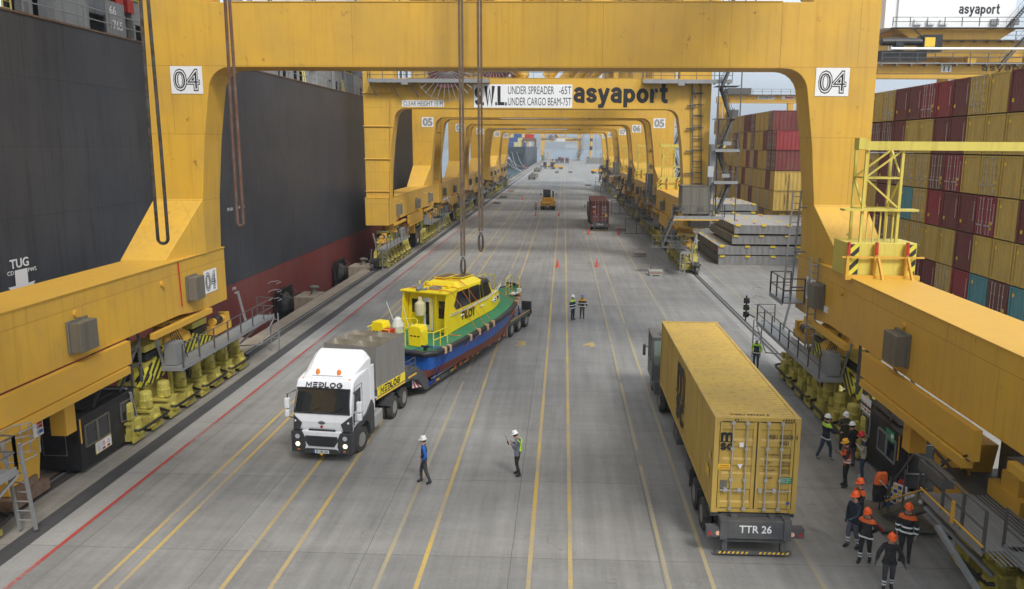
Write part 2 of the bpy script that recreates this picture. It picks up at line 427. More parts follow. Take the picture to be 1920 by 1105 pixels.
    l.new(ck.outputs[0], x.inputs['Fac']); l.new(c, x.inputs['Color1']); c = x.outputs['Color']
    l.new(c, b.inputs['Base Color'])
    bp = n.new('ShaderNodeBump'); bp.inputs['Strength'].default_value = .25; bp.inputs['Distance'].default_value = .01
    l.new(noise(9, det=8), bp.inputs['Height']); l.new(bp.outputs['Normal'], b.inputs['Normal'])
    MATS[name] = m; return m
CON = concrete('apron_concrete', (.212, .209, .2), (.245, .24, .228), slab=(4.27, 5.1), off=(1.36, .0), dirty=.78)
CON_L = concrete('pale_concrete', (.265, .262, .25), (.30, .295, .28), slab=(60, 5.1), dirty=.5)
CON_E = concrete('rusty_edge_concrete', (.30, .25, .19), (.27, .22, .165), slab=(60, 5.1), dirty=1.0)
CON_M = concrete('rail_bed_concrete', (.22, .205, .18), (.25, .235, .205), slab=(60, 5.1), dirty=.9)
DARK = concrete('dark_rail_groove', (.055, .052, .048), (.075, .07, .065), slab=(60, 7.3), dirty=1.0)
DARK2 = concrete('dark_cable_cover', (.05, .05, .053), (.062, .062, .066), slab=(60, 2.4), dirty=.9, joint=(.02, .02, .02))

def paint(name, rgb, wear=.5):
    m = bpy.data.materials.new(name); n, l = nodes_of(m); b = n.get('Principled BSDF'); b.inputs['Roughness'].default_value = .75
    tc = n.new('ShaderNodeTexCoord')
    z = n.new('ShaderNodeTexNoise'); z.inputs['Scale'].default_value = 9; z.inputs['Detail'].default_value = 8; z.inputs['Roughness'].default_value = .75
    z2 = n.new('ShaderNodeTexNoise'); z2.inputs['Scale'].default_value = .35; z2.inputs['Detail'].default_value = 4
    l.new(tc.outputs['Object'], z.inputs['Vector']); l.new(tc.outputs['Object'], z2.inputs['Vector'])
    ad = n.new('ShaderNodeMath'); ad.operation = 'ADD'; l.new(z.outputs['Fac'], ad.inputs[0]); l.new(z2.outputs['Fac'], ad.inputs[1])
    r = n.new('ShaderNodeMapRange'); r.inputs['From Min'].default_value = 1.22 - wear * .42; r.inputs['From Max'].default_value = 1.3 - wear * .1; r.inputs['To Max'].default_value = .85
    l.new(ad.outputs[0], r.inputs['Value'])
    x = n.new('ShaderNodeMixRGB'); x.inputs['Color1'].default_value = (*rgb, 1); x.inputs['Color2'].default_value = (.24, .235, .22, 1)
    l.new(r.outputs['Result'], x.inputs['Fac']); l.new(x.outputs['Color'], b.inputs['Base Color'])
    MATS[name] = m; return m
P_YEL = paint('worn_yellow_marking', (.50, .34, .075), 1.0)
P_YEL2 = paint('faded_yellow_marking', (.40, .32, .14), 1.35)
P_RED = paint('worn_red_marking', (.34, .045, .035), .45)

QX = -19.15
def structure(name, mb, m, **k): return tag(mb.build(name, m, **k), kind='structure')
b = MB()
b.box(QX, -80, -8, 500, 690, 0)
g = structure('quay_apron', b, CON)
def strip(name, x0, x1, m, z, y0=-60, y1=680):
    b = MB(); b.add([(x0, y0, z), (x1, y0, z), (x1, y1, z), (x0, y1, z)], [(0, 1, 2, 3)]); return structure(name, b, m)
strip('quay_edge_kerb', QX + .002, -18.15, CON_E, .004)
strip('rail_groove', -18.15, -17.42, DARK, .004)
strip('rail_bed', -17.42, -16.35, CON_M, .004)
strip('cable_trench_cover', -16.35, -15.72, DARK2, .004)
strip('pale_apron_strip', -15.72, -14.86, CON_L, .004)
strip('right_rail_bed', 11.75, 13.3, CON_L, .004)
strip('right_rail_groove', 12.2, 12.62, DARK, .008)
b = MB(); b.box(12.37, -60, .0, 12.44, 680, .03); b.box(-17.95, -60, .0, -17.88, 680, .025)
structure('crane_rail', b, M['grey'])
b = MB(); b.v = []
def seg(b, x0, x1, y0, y1, z=.009): b.add([(x0, y0, z), (x1, y0, z), (x1, y1, z), (x0, y1, z)], [(0, 1, 2, 3)])
b = MB(); seg(b, -14.86, -14.72, -60, 650); structure('red_boundary_line', b, P_RED)
b = MB()
for x in (-12.43, -11.85, -9.05, -7.75, -3.85, -.83, .32):
    seg(b, x - .065, x + .065, -40, 640)
structure('yellow_lane_lines', b, P_YEL)
b = MB()
for x in (-4.95, 3.0, 4.2):
    y = -40
    while y < 640:
        L = random.uniform(7, 16); seg(b, x - .06, x + .06, y, y + L); y += L + random.choice((0, .5, 1.5))
for x in (7.2, 14.1):
    seg(b, x - .06, x + .06, -40, 640)
structure('faded_lane_lines', b, P_YEL2)
for s, x in (('3', -2.47), ('4', 1.64)):
    t = text(s, 1.05, P_YEL, None, (x, 44.1, .010), (0, 0, 0), 'lane_number', bold=.03, ext=.0005)
    tag(t, kind='structure')
t = text('3', 1.05, P_YEL, None, (-2.47, 150, .010), (0, 0, 0), 'lane_number', bold=.03, ext=.0005); tag(t, kind='structure')

# sea
mS = bpy.data.materials.new('sea_water'); n, l = nodes_of(mS); bs = n.get('Principled BSDF')
bs.inputs['Base Color'].default_value = (.05, .09, .11, 1); bs.inputs['Roughness'].default_value = .22
tc = n.new('ShaderNodeTexCoord'); z = n.new('ShaderNodeTexNoise'); z.inputs['Scale'].default_value = .6; z.inputs['Detail'].default_value = 8
bp = n.new('ShaderNodeBump'); bp.inputs['Strength'].default_value = .5; bp.inputs['Distance'].default_value = .3
l.new(tc.outputs['Object'], z.inputs['Vector']); l.new(z.outputs['Fac'], bp.inputs['Height']); l.new(bp.outputs['Normal'], bs.inputs['Normal'])
b = MB(); b.add([(-6000, -1500, -2.6), (6000, -1500, -2.6), (6000, 9000, -2.6), (-6000, 9000, -2.6)], [(0, 1, 2, 3)])
structure('sea', b, mS)

# hills across the bay: real relief at its real distance
def hills(name, x0, x1, y0, depth, hmax, seed, mt, nx=150, ny=10):
    rnd = random.Random(seed); ph = [rnd.uniform(0, 6.28) for _ in range(12)]
    b = MB(); vs = []
    for j in range(ny + 1):
        v = j / ny
        for i in range(nx + 1):
            u = i / nx; x = x0 + (x1 - x0) * u
            h = .55 + .22 * math.sin(u * 7 + ph[0]) + .16 * math.sin(u * 17 + ph[1]) + .08 * math.sin(u * 39 + ph[2] + v * 3) + .04 * math.sin(u * 93 + ph[3] + v * 8)
            prof = math.sin(min(1, v * 1.25) * PI / 2)
            rough = .05 * math.sin(u * 160 + v * 30 + ph[4]) + .03 * math.sin(u * 290 - v * 47 + ph[5])
            vs.append((x, y0 + depth * v, -3 + hmax * max(0, h + rough) * prof))
    fs = [(j * (nx + 1) + i, j * (nx + 1) + i + 1, (j + 1) * (nx + 1) + i + 1, (j + 1) * (nx + 1) + i) for j in range(ny) for i in range(nx)]
    b.add(vs, fs); return structure(name, b, mt, smooth=True)
mH = mat('wooded_hill', (.055, .065, .045), .95, var=.6, scale=.004, grime=(.5, .45, .33))
hills('far_hills', -3600, 5200, 4200, 1500, 260, 3, mH)
hills('near_shore_hill', -900, 3600, 3100, 700, 105, 11, mH)

# ---------------------------------------------------------------- quay fenders and bollards
def chain(mb, p, q, sag=.35, n=14):
    p = Vector(p); q = Vector(q)
    for i in range(n):
        a = p.lerp(q, i / n); c = p.lerp(q, (i + 1) / n)
        a.z -= sag * math.sin(PI * i / n); c.z -= sag * math.sin(PI * (i + 1) / n)
        m = (a + c) / 2; d = (c - a) * .72
        w = (.05, .018) if i % 2 else (.018, .05)
        mb.bar(m - d, m + d, w[0], w[1])
def fender(y, label):
    t = empty('quay_fender', (QX, y, 0), label=label, cat='fender', group='fenders along the quay edge')
    b = MB(); b.box(-1.75, .1, -1.8, -.003, 2.5, .05); b.build('concrete_block', CON_E, t, bevel=.04)
    b = MB(); b.lathe([(.95, -1.75), (.82, -2.0), (.62, -2.35), (.78, -2.62), (1.0, -2.8)], (0, 1.3, -.75), 20, 'x'); b.build('rubber_cone', 'rubber', t, smooth=True)
    b = MB(); b.box(-3.05, -.25, -3.2, -2.8, 2.9, .55); 
    for k in range(5): b.box(-3.1, -.25, -3.1 + k * .74, -3.05, 2.9, -2.5 + k * .74)
    b.build('fender_panel', 'black', t, bevel=.05)
    b = MB()
    chain(b, (-2.8, .1, .35), (-.7, .9, .1)); chain(b, (-2.8, 2.6, .35), (-.7, 1.6, .1)); b.build('chain', 'rusty', t)
    return t
def bollard(y, label, x=-19.75, z=.05):
    b = MB(); b.lathe([(.28, 0), (.24, .1), (.2, .3), (.22, .42), (.34, .5), (.36, .6), (.22, .68), (.05, .7)], (0, 0, 0), 14)
    b.tube((0, 0, .45), (.42, .1, .55), .17, .11, 10); b.tube((0, 0, .45), (-.3, -.1, .5), .15, .1, 10)
    o = b.build('mooring_bollard', 'boxg', None, (x, y, z), smooth=True)
    return tag(o, label, 'bollard', 'mooring bollards on the quay edge')
for y, s in ((42.4, 'black rubber fender partly hidden behind the near left crane platform'), (57.4, 'black rubber fender with rusty chains, nearest one fully in view'), (72.6, 'black rubber fender with rusty panel just before crane 05 wheels')):
    fender(y, s)
bollard(43.9, 'grey mooring bollard behind the near left crane platform')
bollard(58.9, 'grey mooring bollard on the fender block nearest the white truck')
bollard(74.1, 'grey mooring bollard on the fender block beside crane 05 wheels')
for k in range(9):
    bollard(236 + 20 * k, 'small distant bollard at the quay edge beyond the last yellow crane, %s from the front' % ('first', 'second', 'third', 'fourth', 'fifth', 'sixth', 'seventh', 'eighth', 'ninth')[k], x=-18.7, z=0)
# ================================================================ SHIP TO SHORE CRANES
XC = -2.75
def drive_motor_mesh(s):
    b = MB()
    b.prism([(-.36, .18), (.36, .18), (.36, .62), (.28, .9), (-.28, .9), (-.36, .62)], 'x', -.42, .36)
    b.prism([(-.42, .12), (.42, .12), (.42, .3), (-.42, .3)], 'x', .36, .44)
    b.box(-.44, -.44, .86, .34, .44, .94)
    b.lathe([(.24, .93), (.28, 1.0), (.24, 1.04), (.24, 1.2), (.27, 1.24), (.27, 1.3), (.25, 1.34), (.25, 1.56), (.22, 1.64), (.1, 1.67)], (-.02, 0, 0), 14)
    for k in range(6):
        a = k * PI / 3; b.bar((-.02 + .25 * math.cos(a), .25 * math.sin(a), 1.03), (-.02 + .25 * math.cos(a), .25 * math.sin(a), 1.25), .04)
    b.box(.2, -.36, 1.05, .36, -.16, 1.36)
    b.tube((.36, .0, .5), (.52, .0, .5), .2, n=12); b.tube((.52, 0, .5), (.56, 0, .5), .12, n=10)
    b.prism([(.3, .2), (.46, .2), (.46, .5)], 'x', -.2, .3); b.prism([(-.3, .2), (-.46, .2), (-.46, .5)], 'x', -.2, .3)
    return b
CR = {}
def bogie_parts(root, side, yc, k):
    """one corner's running gear; side -1 sea side, +1 land side; inboard is towards 0"""
    X = lambda u: side * (15.24 - u)          # u metres inboard of the rail
    t = bpy.data.objects.new('travel_gear', None); col.objects.link(t); t.parent = root; t.empty_display_size = .3
    w = MB(); e = MB(); h = MB(); pl = MB(); dk = MB(); pv = MB()
    for i in range(8):
        y = yc - 5 + i * 1.43
        w.tube((X(-.09), y, .36), (X(.09), y, .36), .36, n=18); w.tube((X(-.14), y, .36), (X(.14), y, .36), .16, n=10)
        e.box(*sorted((X(.2), X(.42)))[:1], y - .5, .18, sorted((X(.2), X(.42)))[1], y + .5, .62)
    def slab(mb, u0, u1, poly):
        a, c = sorted((X(u0), X(u1))); mb.prism(poly, 'x', a, c)
    for i in range(4):
        y = yc - 4.285 + i * 2.86
        slab(e, -.32, .2, [(y - 1.2, .45), (y + 1.2, .45), (y + 1.2, .8), (y + .5, 1.05), (y - .5, 1.05), (y - 1.2, .8)])
        e.tube((X(-.4), y, .9), (X(.3), y, .9), .14, n=10)
    for i in range(2):
        y = yc - 2.85 + i * 5.72
        slab(e, -.4, .3, [(y - 1.9, .95), (y + 1.9, .95), (y + 1.8, 1.4), (y + .6, 1.95), (y - .6, 1.95), (y - 1.8, 1.4)])
        for d in (-1.43, 1.43): e.tube((X(-.5), y + d, 1.15), (X(.4), y + d, 1.15), .17, n=10)
        e.lathe([(.3, -.1), (.34, .1)], (X(.35), y, 1.75), 12, 'x')
    slab(h, -.55, .55, [(yc - 3.4, 1.75), (yc + 3.4, 1.75), (yc + 3.2, 2.25), (yc + 1.2, 2.95), (yc - 1.2, 2.95), (yc - 3.2, 2.25)])
    for d in (-2.86, 2.86): h.tube((X(-.65), yc + d, 1.95), (X(.65), yc + d, 1.95), .22, n=12)
    # rail clamps, brake boxes and end buffer
    for d in (-2.1, 2.1):
        for kz in range(3): (dk if kz == 1 else e).box(min(X(-.5), X(.45)), yc + d - .7, 2.35 + kz * .36, max(X(-.5), X(.45)), yc + d + .7, 2.62 + kz * .36)
        e.bar((X(.65), yc + d * .62, .5), (X(.65), yc + d * .62, 2.4), .16)
    pv.lathe([(.95, 2.95), (.9, 3.2), (.62, 3.35), (.62, 3.6), (1.0, 3.75), (1.0, 3.98)], (X(0), yc, 0), 20)
    # walkway with handrails
    pf = MB(); a, c = sorted((X(.75), X(1.75)))
    y0, y1 = yc - 2.2, yc + 8.2
    if k == 'near': y0, y1 = yc - 8.2, yc + 2.2
    pf.box(a, y0, 2.22, c, y1, 2.27)
    xi = X(1.75); pf.box(xi - .02, y0, 2.15, xi + .02, y1, 2.35)
    for i in range(int((y1 - y0) / 1.0)):
        pf.box(a, y0 + i, 2.1, c, y0 + i + .06, 2.22)
    pf.bar((X(.75), y0 + .3, 2.2), (X(.4), y0 + .3, 3.7), .1); pf.bar((X(.75), y1 - 1.5, 2.2), (X(.4), y1 - 1.5, 3.9), .1)
    dr = MB(); dr.rail([(xi, y0, 2.27), (xi, y1, 2.27), (X(.8), y1, 2.27)] if k == 'far' else [(X(.8), y0, 2.27), (xi, y0, 2.27), (xi, y1, 2.27)], 1.0, 1.5, .025)
    # access ladder at the free end
    ye = y1 if k == 'far' else y0; dy = .35 if k == 'far' else -.35
    gl = MB(); gl.ladder((X(1.6), ye + dy, .15), (X(1.6), ye + dy, 2.3), .45, (1, 0, 0)); 
    gl.bar((X(1.3), ye, 2.1), (X(.3), ye - dy * 4, .95), .08); gl.bar((X(1.75), ye, 2.1), (X(1.75), ye - dy * 6, 1.1), .05); gl.bar((X(1.75), ye - dy * 6, 1.1), (X(.4), ye - dy * 6, 1.0), .05)
    for zz in (1.0, 1.5, 2.0, 2.5, 3.0):
        gl.path([(X(1.35), ye + dy, zz + 1), (X(1.3), ye + dy * 2.5, zz + 1), (X(1.6), ye + dy * 3.6, zz + 1), (X(1.9), ye + dy * 2.5, zz + 1), (X(1.85), ye + dy, zz + 1)], .015, 4) if zz > 1.9 else None
    # hose and protection tubes looping outside the motors
    for i in (0, 2, 4, 6):
        y = yc - 5 + i * 1.43 + .2
        hs = MB(); hs.path([(X(.75), y - .5, .62), (X(1.3), y - .35, .55), (X(1.36), y, .55), (X(1.36), y + 1.6, .55), (X(1.3), y + 1.95, .55), (X(.75), y + 2.1, .62)], .06, 8); hs.build('guard_tube', 'black', t)
    # winch and motor near the platform
    wy = yc + 4.2 if k == 'far' else yc - 4.2
    pv.build('pivot', 'yel2', t); pv = MB(); wn_ = MB()
    pv.box(*[min(X(.2), X(.75)), wy - 1.1, 2.35, max(X(.2), X(.75)), wy + .7, 2.75])
    pv.tube((X(.47), wy - .9, 2.95), (X(.47), wy + .2, 2.95), .2, n=12); dk.tube((X(.47), wy - .7, 2.95), (X(.47), wy - .1, 2.95), .23, n=12)
    pv.prism([(wy + .2, 2.7), (wy + .7, 2.7), (wy + .62, 3.2), (wy + .28, 3.2)], 'x', *sorted((X(.25), X(.7))))
    bx = MB(); by = yc - 1.6 if k == 'far' else yc + 1.6; bx.box(min(X(.8), X(1.35)), by - .35, 2.3, max(X(.8), X(1.35)), by + .35, 3.25)
    w.build('wheel', 'dgrey', t, smooth=True); cbn = MB()
    for i in range(5):
        yb = by + (.5 + i * .12) * (1 if k == 'far' else -1); cbn.path([(X(.55), yb, 3.9), (X(.75 + .05 * i), yb + .1, 3.0), (X(.95 + .06 * i), yb + .15, 2.1 - .12 * i), (X(.9), yb + .5, 1.5 - .1 * i), (X(.7), yb + .9, 1.6)], .022, 5)
    for i in range(8):
        y = yc - 5 + i * 1.43; cbn.path([(X(.4), y + .3, 1.2), (X(.62), y + .34, 1.32), (X(.8), y + .38, 1.15), (X(.95), y + .3, .8), (X(.9), y + .42, .5)], .018, 4)
    cbn.build('cable_bundle', 'rubber', t)
    e.build('bogie_frame', 'pale', t); hz = h.build('equaliser_beam', HAZ, t)
    pv.build('winch', 'yel2', t); dk.build('brake_block', 'black', t); pf.build('walkway', 'grey', t); dr.build('handrail', 'dgrey', t); gl.build('ladder', 'grey', t); bx.build('junction_box', 'grey', t)
    for i in range(8):
        if side not in CR: CR[side] = drive_motor_mesh(1)
        y = yc - 5 + i * 1.43
        if ('motor', side) not in CR:
            o = CR[side].build('drive_motor', 'pale', t); CR[('motor', side)] = o.data
        else:
            o = bpy.data.objects.new('drive_motor', CR[('motor', side)]); col.objects.link(o); o.parent = t
        o.location = (X(.78), y, 0); o.rotation_euler = (0, 0, 0 if side < 0 else PI)
    # end buffer
    ye2 = yc + 6.2 if k == 'far' else yc - 6.4; sg = 1 if k == 'far' else -1
    bf = MB(); bf.box(X(0) - .28, min(ye2, ye2 - sg * 1.0), .25, X(0) + .28, max(ye2, ye2 - sg * 1.0), 1.0)
    bf.box(X(0) - .42, ye2 - .25, .75, X(0) + .42, ye2 + .25, .95); bf.tube((X(0), ye2, .95), (X(0), ye2 + sg * .45, .95), .16, n=10)
    bf.tube((X(0) - .1, ye2 + sg * .5, .34), (X(0) + .1, ye2 + sg * .5, .34), .33, n=18)
    for d in (-.3, .3): bf.bar((X(0) + d, ye2 - .1, .3), (X(0) + d, ye2 - sg * .6, 1.9), .09)
    bf.build('end_buffer', 'dgrey', t)
    return t

def hazard_mat():
    m = bpy.data.materials.new('hazard_stripes'); n, l = nodes_of(m); b = n.get('Principled BSDF'); b.inputs['Roughness'].default_value = .55
    tc = n.new('ShaderNodeTexCoord'); sx = n.new('ShaderNodeSeparateXYZ'); l.new(tc.outputs['Object'], sx.inputs[0])
    a = n.new('ShaderNodeMath'); a.operation = 'ADD'; l.new(sx.outputs['X'], a.inputs[0]); l.new(sx.outputs['Y'], a.inputs[1])
    a2 = n.new('ShaderNodeMath'); a2.operation = 'SUBTRACT'; l.new(sx.outputs['Z'], a2.inputs[0]); l.new(a.outputs[0], a2.inputs[1])
    s = n.new('ShaderNodeMath'); s.operation = 'MULTIPLY'; s.inputs[1].default_value = 2.2; l.new(a2.outputs[0], s.inputs[0])
    f = n.new('ShaderNodeMath'); f.operation = 'FRACT'; l.new(s.outputs[0], f.inputs[0])
    g_ = n.new('ShaderNodeMath'); g_.operation = 'GREATER_THAN'; g_.inputs[1].default_value = .5; l.new(f.outputs[0], g_.inputs[0])
    x = n.new('ShaderNodeMixRGB'); x.inputs['Color1'].default_value = (.6, .55, .05, 1); x.inputs['Color2'].default_value = (.02, .02, .02, 1)
    l.new(g_.outputs[0], x.inputs['Fac']); l.new(x.outputs['Color'], b.inputs['Base Color']); return m
HAZ = hazard_mat(); MATS['haz'] = HAZ; M['haz'] = HAZ

def arc(cx, cz, r, a0, a1, n=6): return [(cx + r * math.cos(R(a0 + (a1 - a0) * i / n)), cz + r * math.sin(R(a0 + (a1 - a0) * i / n))) for i in range(n + 1)]
def plate_number(root, s, loc, rot, h=1.22):
    b = MB(); w = h * 1.2; b.box(-w / 2, -h / 2, -.006, w / 2, h / 2, .006)
    p = b.build('number_plate', 'sign', root, loc, rot)
    text(s, h * .72, 'ink', p, (0, -h * .36, .008), (0, 0, 0), 'lettering', bold=.045, width=w * .84, ext=.002)
    text(s, h * .70, 'sign', p, (0, -h * .35, .0125), (0, 0, 0), 'lettering_core', bold=.012, width=w * .80, ext=.002)
    text(s, h * .665, 'ink', p, (0, -h * .333, .0165), (0, 0, 0), 'lettering_line', bold=-.018, width=w * .765, ext=.002)
    return p
def build_crane():
    root = empty('gantry_crane', (XC, 0, 0))
    ZB, ZT = 15.2, 18.0
    for fi, (ya, yb) in enumerate(((0, 1.8), (23.6, 25.4))):
        b = MB(); b.box(-12.2, ya, ZB, 12.2, yb, ZT)
        b.box(-12.2, ya - .03, ZT, 12.2, yb + .03, ZT + .05)
        b.build('portal_beam', 'yel', root, bevel=.02)
        for s in (-1, 1):
            inner = [(14.22, 6.65), (14.12, 9.2), (13.85, 11.9), (13.55, 13.9)] + arc(12.45, ZB - 1.05, 1.05, 0, 90)[1:] + [(12.2, ZB), (12.2, ZT)]
            poly = [(x * s, z) for x, z in inner] + [(13.5 * s, ZT + .0), (13.6 * s, 46), (16.45 * s, 46), (16.45 * s, 6.65)]
            b = MB(); b.prism(poly, 'y', ya, yb)
            # haunch where the leg meets the sill
            d = -1 if fi else 1; yf = ya if fi else yb
            a, c = 14.12 * s, 16.45 * s
            b.add([(a, yf, 9.2), (c, yf, 9.2), (c * 1.02, yf + d * 2.6, 6.65), (14.75 * s, yf + d * 2.6, 6.65), (a, yf, 6.65), (c, yf, 6.65)],
                  [(0, 1, 2, 3), (0, 3, 4), (1, 5, 2)])
            b.build('leg', 'yel', root, bevel=.02)
            # weld seams, pipes and ribs
            q = MB()
            if fi == 0 and s < 0:
                for z in (16.6, 13.5, 10.4, 7.3): q.tube((-16.5, ya - .06, z), (-14.0 + (z - 7) * .05, ya - .06, z), .06, n=6)
                q.tube((-14.15, ya - .12, 4.0), (-13.75, ya - .12, 17.5), .035, n=5)
                q.build('pipe', 'yel2', root)
    for s in (-1, 1):
        a, c = sorted((14.24 * s, 16.5 * s))
        b = MB()
        prof = [(-.35, 4.0), (2.2, 4.0), (4.5, 4.25), (20.9, 4.25), (23.2, 4.0), (25.75, 4.0), (25.75, 6.65), (-.35, 6.65)]
        b.prism(prof, 'x', a, c); b.build('sill_beam', 'yel', root, bevel=.02)
        f = MB(); xi = 14.24 * s; xo = (14.24 - .22) * s
        lo, hi = sorted((xi, xo))
        f.box(lo, 18.4, 3.78, hi, 23.6, 4.02); f.box(lo, 1.8, 3.78, hi, 7.0, 4.02)
        f.box(lo, 8.6, 3.3, hi, 16.6, 4.2); f.box(lo - .1 * (s > 0), 8.9, 2.98, hi + .1 * (s < 0), 16.3, 3.26)
        f.box(*sorted((xi, xi + s * .02))[:1], 18, 6.6, sorted((xi, xi - s * .05))[1], 18.02, 6.62)
        f.box(a - .04, -.38, 6.65, c + .04, 25.78, 6.68)
        for y in (5.8, 13.8, 19.6): f.lathe([(.12, 0), (.14, .1)], (xi - (s > 0) * .1, y, 5.9), 10, 'x')
        f.build('flange', 'yel2', root)
        m = MB()
        # hanging duct, pin post and diagonal stays under the sill
        lo, hi = sorted((14.35 * s, 14.9 * s)); m.box(lo, 12.9, 1.75, hi, 13.45, 3.0)
        m.prism([(10.1, 3.2), (12.6, 3.2), (12.1, .55), (10.7, .55)], 'x', *sorted((14.9 * s, 15.6 * s)))
        for y in (9.5, 9.9): m.bar((14.5 * s, y, 3.0), (15.2 * s, y + 1.3, 1.4), .08)
        m.build('stowage_post', 'yel2', root)
        m = MB(); lo, hi = sorted((14.7 * s, 15.8 * s)); m.box(lo, 10.5, .12, hi, 12.3, .5); m.box(lo + .1, 10.9, .5, hi - .1, 11.9, .8)
        m.build('stowage_pin', 'rusty', root)
        st = MB()
        for y in (17.3, 18.0): st.bar((14.5 * s, y, 4.2), (14.5 * s, y, 2.1), .09)
        for z in (3.6, 2.9): st.bar((14.5 * s, 16.4, z), (14.5 * s, 18.0, z), .08)
        st.bar((14.5 * s, 18, 3.8), (14.5 * s, 16.4, 2.2), .08); st.bar((15.6 * s, 18, 3.8), (15.6 * s, 15.4, 2.2), .08); st.bar((14.5 * s, 14.5, 2.1), (15.6 * s, 17.9, 2.8), .08)
        st.bar((14.4 * s, 14.6, 2.25), (16.2 * s, 17.9, 2.9), .07); st.bar((15.9 * s, 14.5, 2.25), (15.9 * s, 18.0, 3.9), .07)
        st.build('cabin_stay', 'dgrey', root)
        bx = MB()
        x0, x1 = sorted((14.23 * s, 13.78 * s))
        ys = [(13.3, 4.6, 1.0), (21.7, 4.75, .85)] 
        for (y, z, w_) in ys:
            bx = MB(); bx.box(x0, y, z, x1, y + w_, z + 1.05); bx.box(x0 - .05 * (s > 0), y - .08, z - .04, x0 + .08 + .0, y + w_ + .08, z + 1.12) if s < 0 else bx.box(x1 - .08, y - .08, z - .04, x1, y + w_ + .08, z + 1.12)
            bx.build('electric_cabinet', 'boxg', root, bevel=.02)
        for (y, z, w_) in ((3.2, 4.75, .85),):
            bx = MB(); bx.box(x0, y, z, x1, y + w_, z + 1.05); bx.build('electric_cabinet', 'boxg', root)
        bogie_parts(root, s, 3.7, 'near'); bogie_parts(root, s, 21.7, 'far')
        # checkers' cabin hanging over the rail
        cb = empty('control_cabin'); cb.parent = root; cb.location = (0, 0, 0)
        a, c = sorted((14.35 * s, 16.0 * s))
        b = MB(); b.box(a, 13.55, .18, c, 17.1, 2.1); b.box(a - .06, 13.45, 2.1, c + .06, 17.2, 2.17)
        b.box(*(a + .2, 14.2, 2.17, c - .3, 16.2, 2.24)); b.build('cabin_shell', 'black', cb, bevel=.02)
        xi = 14.35 * s; e = -s * .012
        gl = MB(); fr = MB()
        for (ya, yb, za, zb) in ((13.85, 14.55, .95, 1.75), (14.6, 15.3, .95, 1.75), (16.1, 16.8, 1.05, 1.8)):
            lo, hi = sorted((xi, xi + e)); gl = MB(); gl.box(lo, ya, za, hi, yb, zb); gl.build('window', 'glass', cb)
            for (p, q) in (((ya, za), (yb, za)), ((ya, zb), (yb, zb)), ((ya, za), (ya, zb)), ((yb, za), (yb, zb))):
                fr.bar((xi + e * 1.5, p[0], p[1]), (xi + e * 1.5, q[0], q[1]), .05)
            fr.build('window_frame', 'boxg' if s < 0 else 'grey', cb); fr = MB()
        gl = MB(); gl.box(a + .35, 13.53, .8, c - .55, 13.55, 1.75); gl.build('end_window', 'glass', cb)
        fr = MB(); fr.path([(a + .3, 13.52, .75), (a + .3, 13.52, 1.8), (c - .5, 13.52, 1.8), (c - .5, 13.52, .75)], .025, 5, True)
        fr.build('window_frame', 'boxg' if s < 0 else 'grey', cb)
        cd = MB(); xo = xi - s * .03
        cd.path([(xo, 13.6, 1.2), (xo, 13.6, 2.12), (xi + s * .5, 13.6, 2.14)], .03, 6); cd.build('yellow_conduit', 'yel2', cb)
        if s < 0:
            cd = MB()
            for d in (0, .12, .35): cd.path([(a, 16.9 + d * .3 - .5, 2.25), (xi - .1, 16.7 + d * .3, 2.22), (xi + .05, 16.75 + d * .3, 2.0), (xi + .12, 16.8 + d, .15)], .022, 5)
            cd.build('cable_conduit', 'grey', cb)
            sg = MB(); sg.box(-14.338, 14.35, .45, -14.328, 15.35, .9); sgo = sg.build('warning_sign', 'hazy', cb)
            sg = MB(); sg.box(-14.328, 14.39, .48, -14.324, 15.31, .87); sgw = sg.build('sign_face', 'sign', sgo)
            warn(sgo, -14.322, 14.42, .5, FACEX, 1)
        else:
            sg = MB(); sg.box(14.325, 16.15, 1.85, 14.338, 17.05, 2.45); sgo = sg.build('warning_sign', 'sign', cb)
            warn(sgo, 14.322, 17.02, 1.92, FACENX, -1)
            sg = MB(); sg.box(14.325, 14.0, 1.6, 14.338, 14.7, 2.0); sgo = sg.build('green_notice', 'green', cb)
            sg = MB(); sg.box(14.318, 14.05, 1.7, 14.325, 14.25, 1.92); sg.build('notice_face', 'sign', sgo)
            for (y, z, w_, h_) in ((16.25, .62, .3, .3), (16.25, .3, .35, .25)):
                sg = MB(); sg.box(14.325, y, z, 14.338, y + w_, z + h_); sg.build('notice', 'sign', cb)
    # safety notices on the posts, tool box on the ground side
    sg = MB(); sg.box(-14.88, 12.0, 2.0, -14.87, 12.5, 2.6); so = sg.build('safety_notice', 'sign', root)
    for i, (c_, z) in enumerate((('red', 2.42), ('red', 2.28), ('blue', 2.1))):
        sg = MB(); sg.box(-14.868, 12.2, z - .02, -14.862, 12.46, z + .1); sg.build('notice_panel', c_, so)
    return root
def warn(p, x, y, z, rot, d):
    """the small pictogram board: blue lines of words, two red prohibition marks, yellow triangle"""
    for r_, (c, s) in enumerate((('blue', 'DIKKAT'), ('blue', 'BARET TAK'), ('blue', 'YELEK GIY'), ('red', 'YASAKTIR'))):
        text(s, .05, c, p, (x, y + d * .15, z + .28 - r_ * .085), rot, 'lettering', ext=.0008, width=.24)
    for k, c in ((.42, 'red'), (.72, 'red')):
        b = MB()
        yy = y + d * k
        if k < .5: b.path([(x, yy + .075 * math.cos(i * PI / 6), z + .22 + .075 * math.sin(i * PI / 6)) for i in range(12)], .012, 4, True); b.bar((x, yy - .05, z + .27), (x, yy + .05, z + .17), .012)
        else: b.path([(x, yy - .08, z + .15), (x, yy + .08, z + .15), (x, yy, z + .29)], .012, 4, True)
        b.box(x - .002, yy - .09, z + .0, x + .002, yy + .09, z + .08)
        b.build('pictogram', c, p)
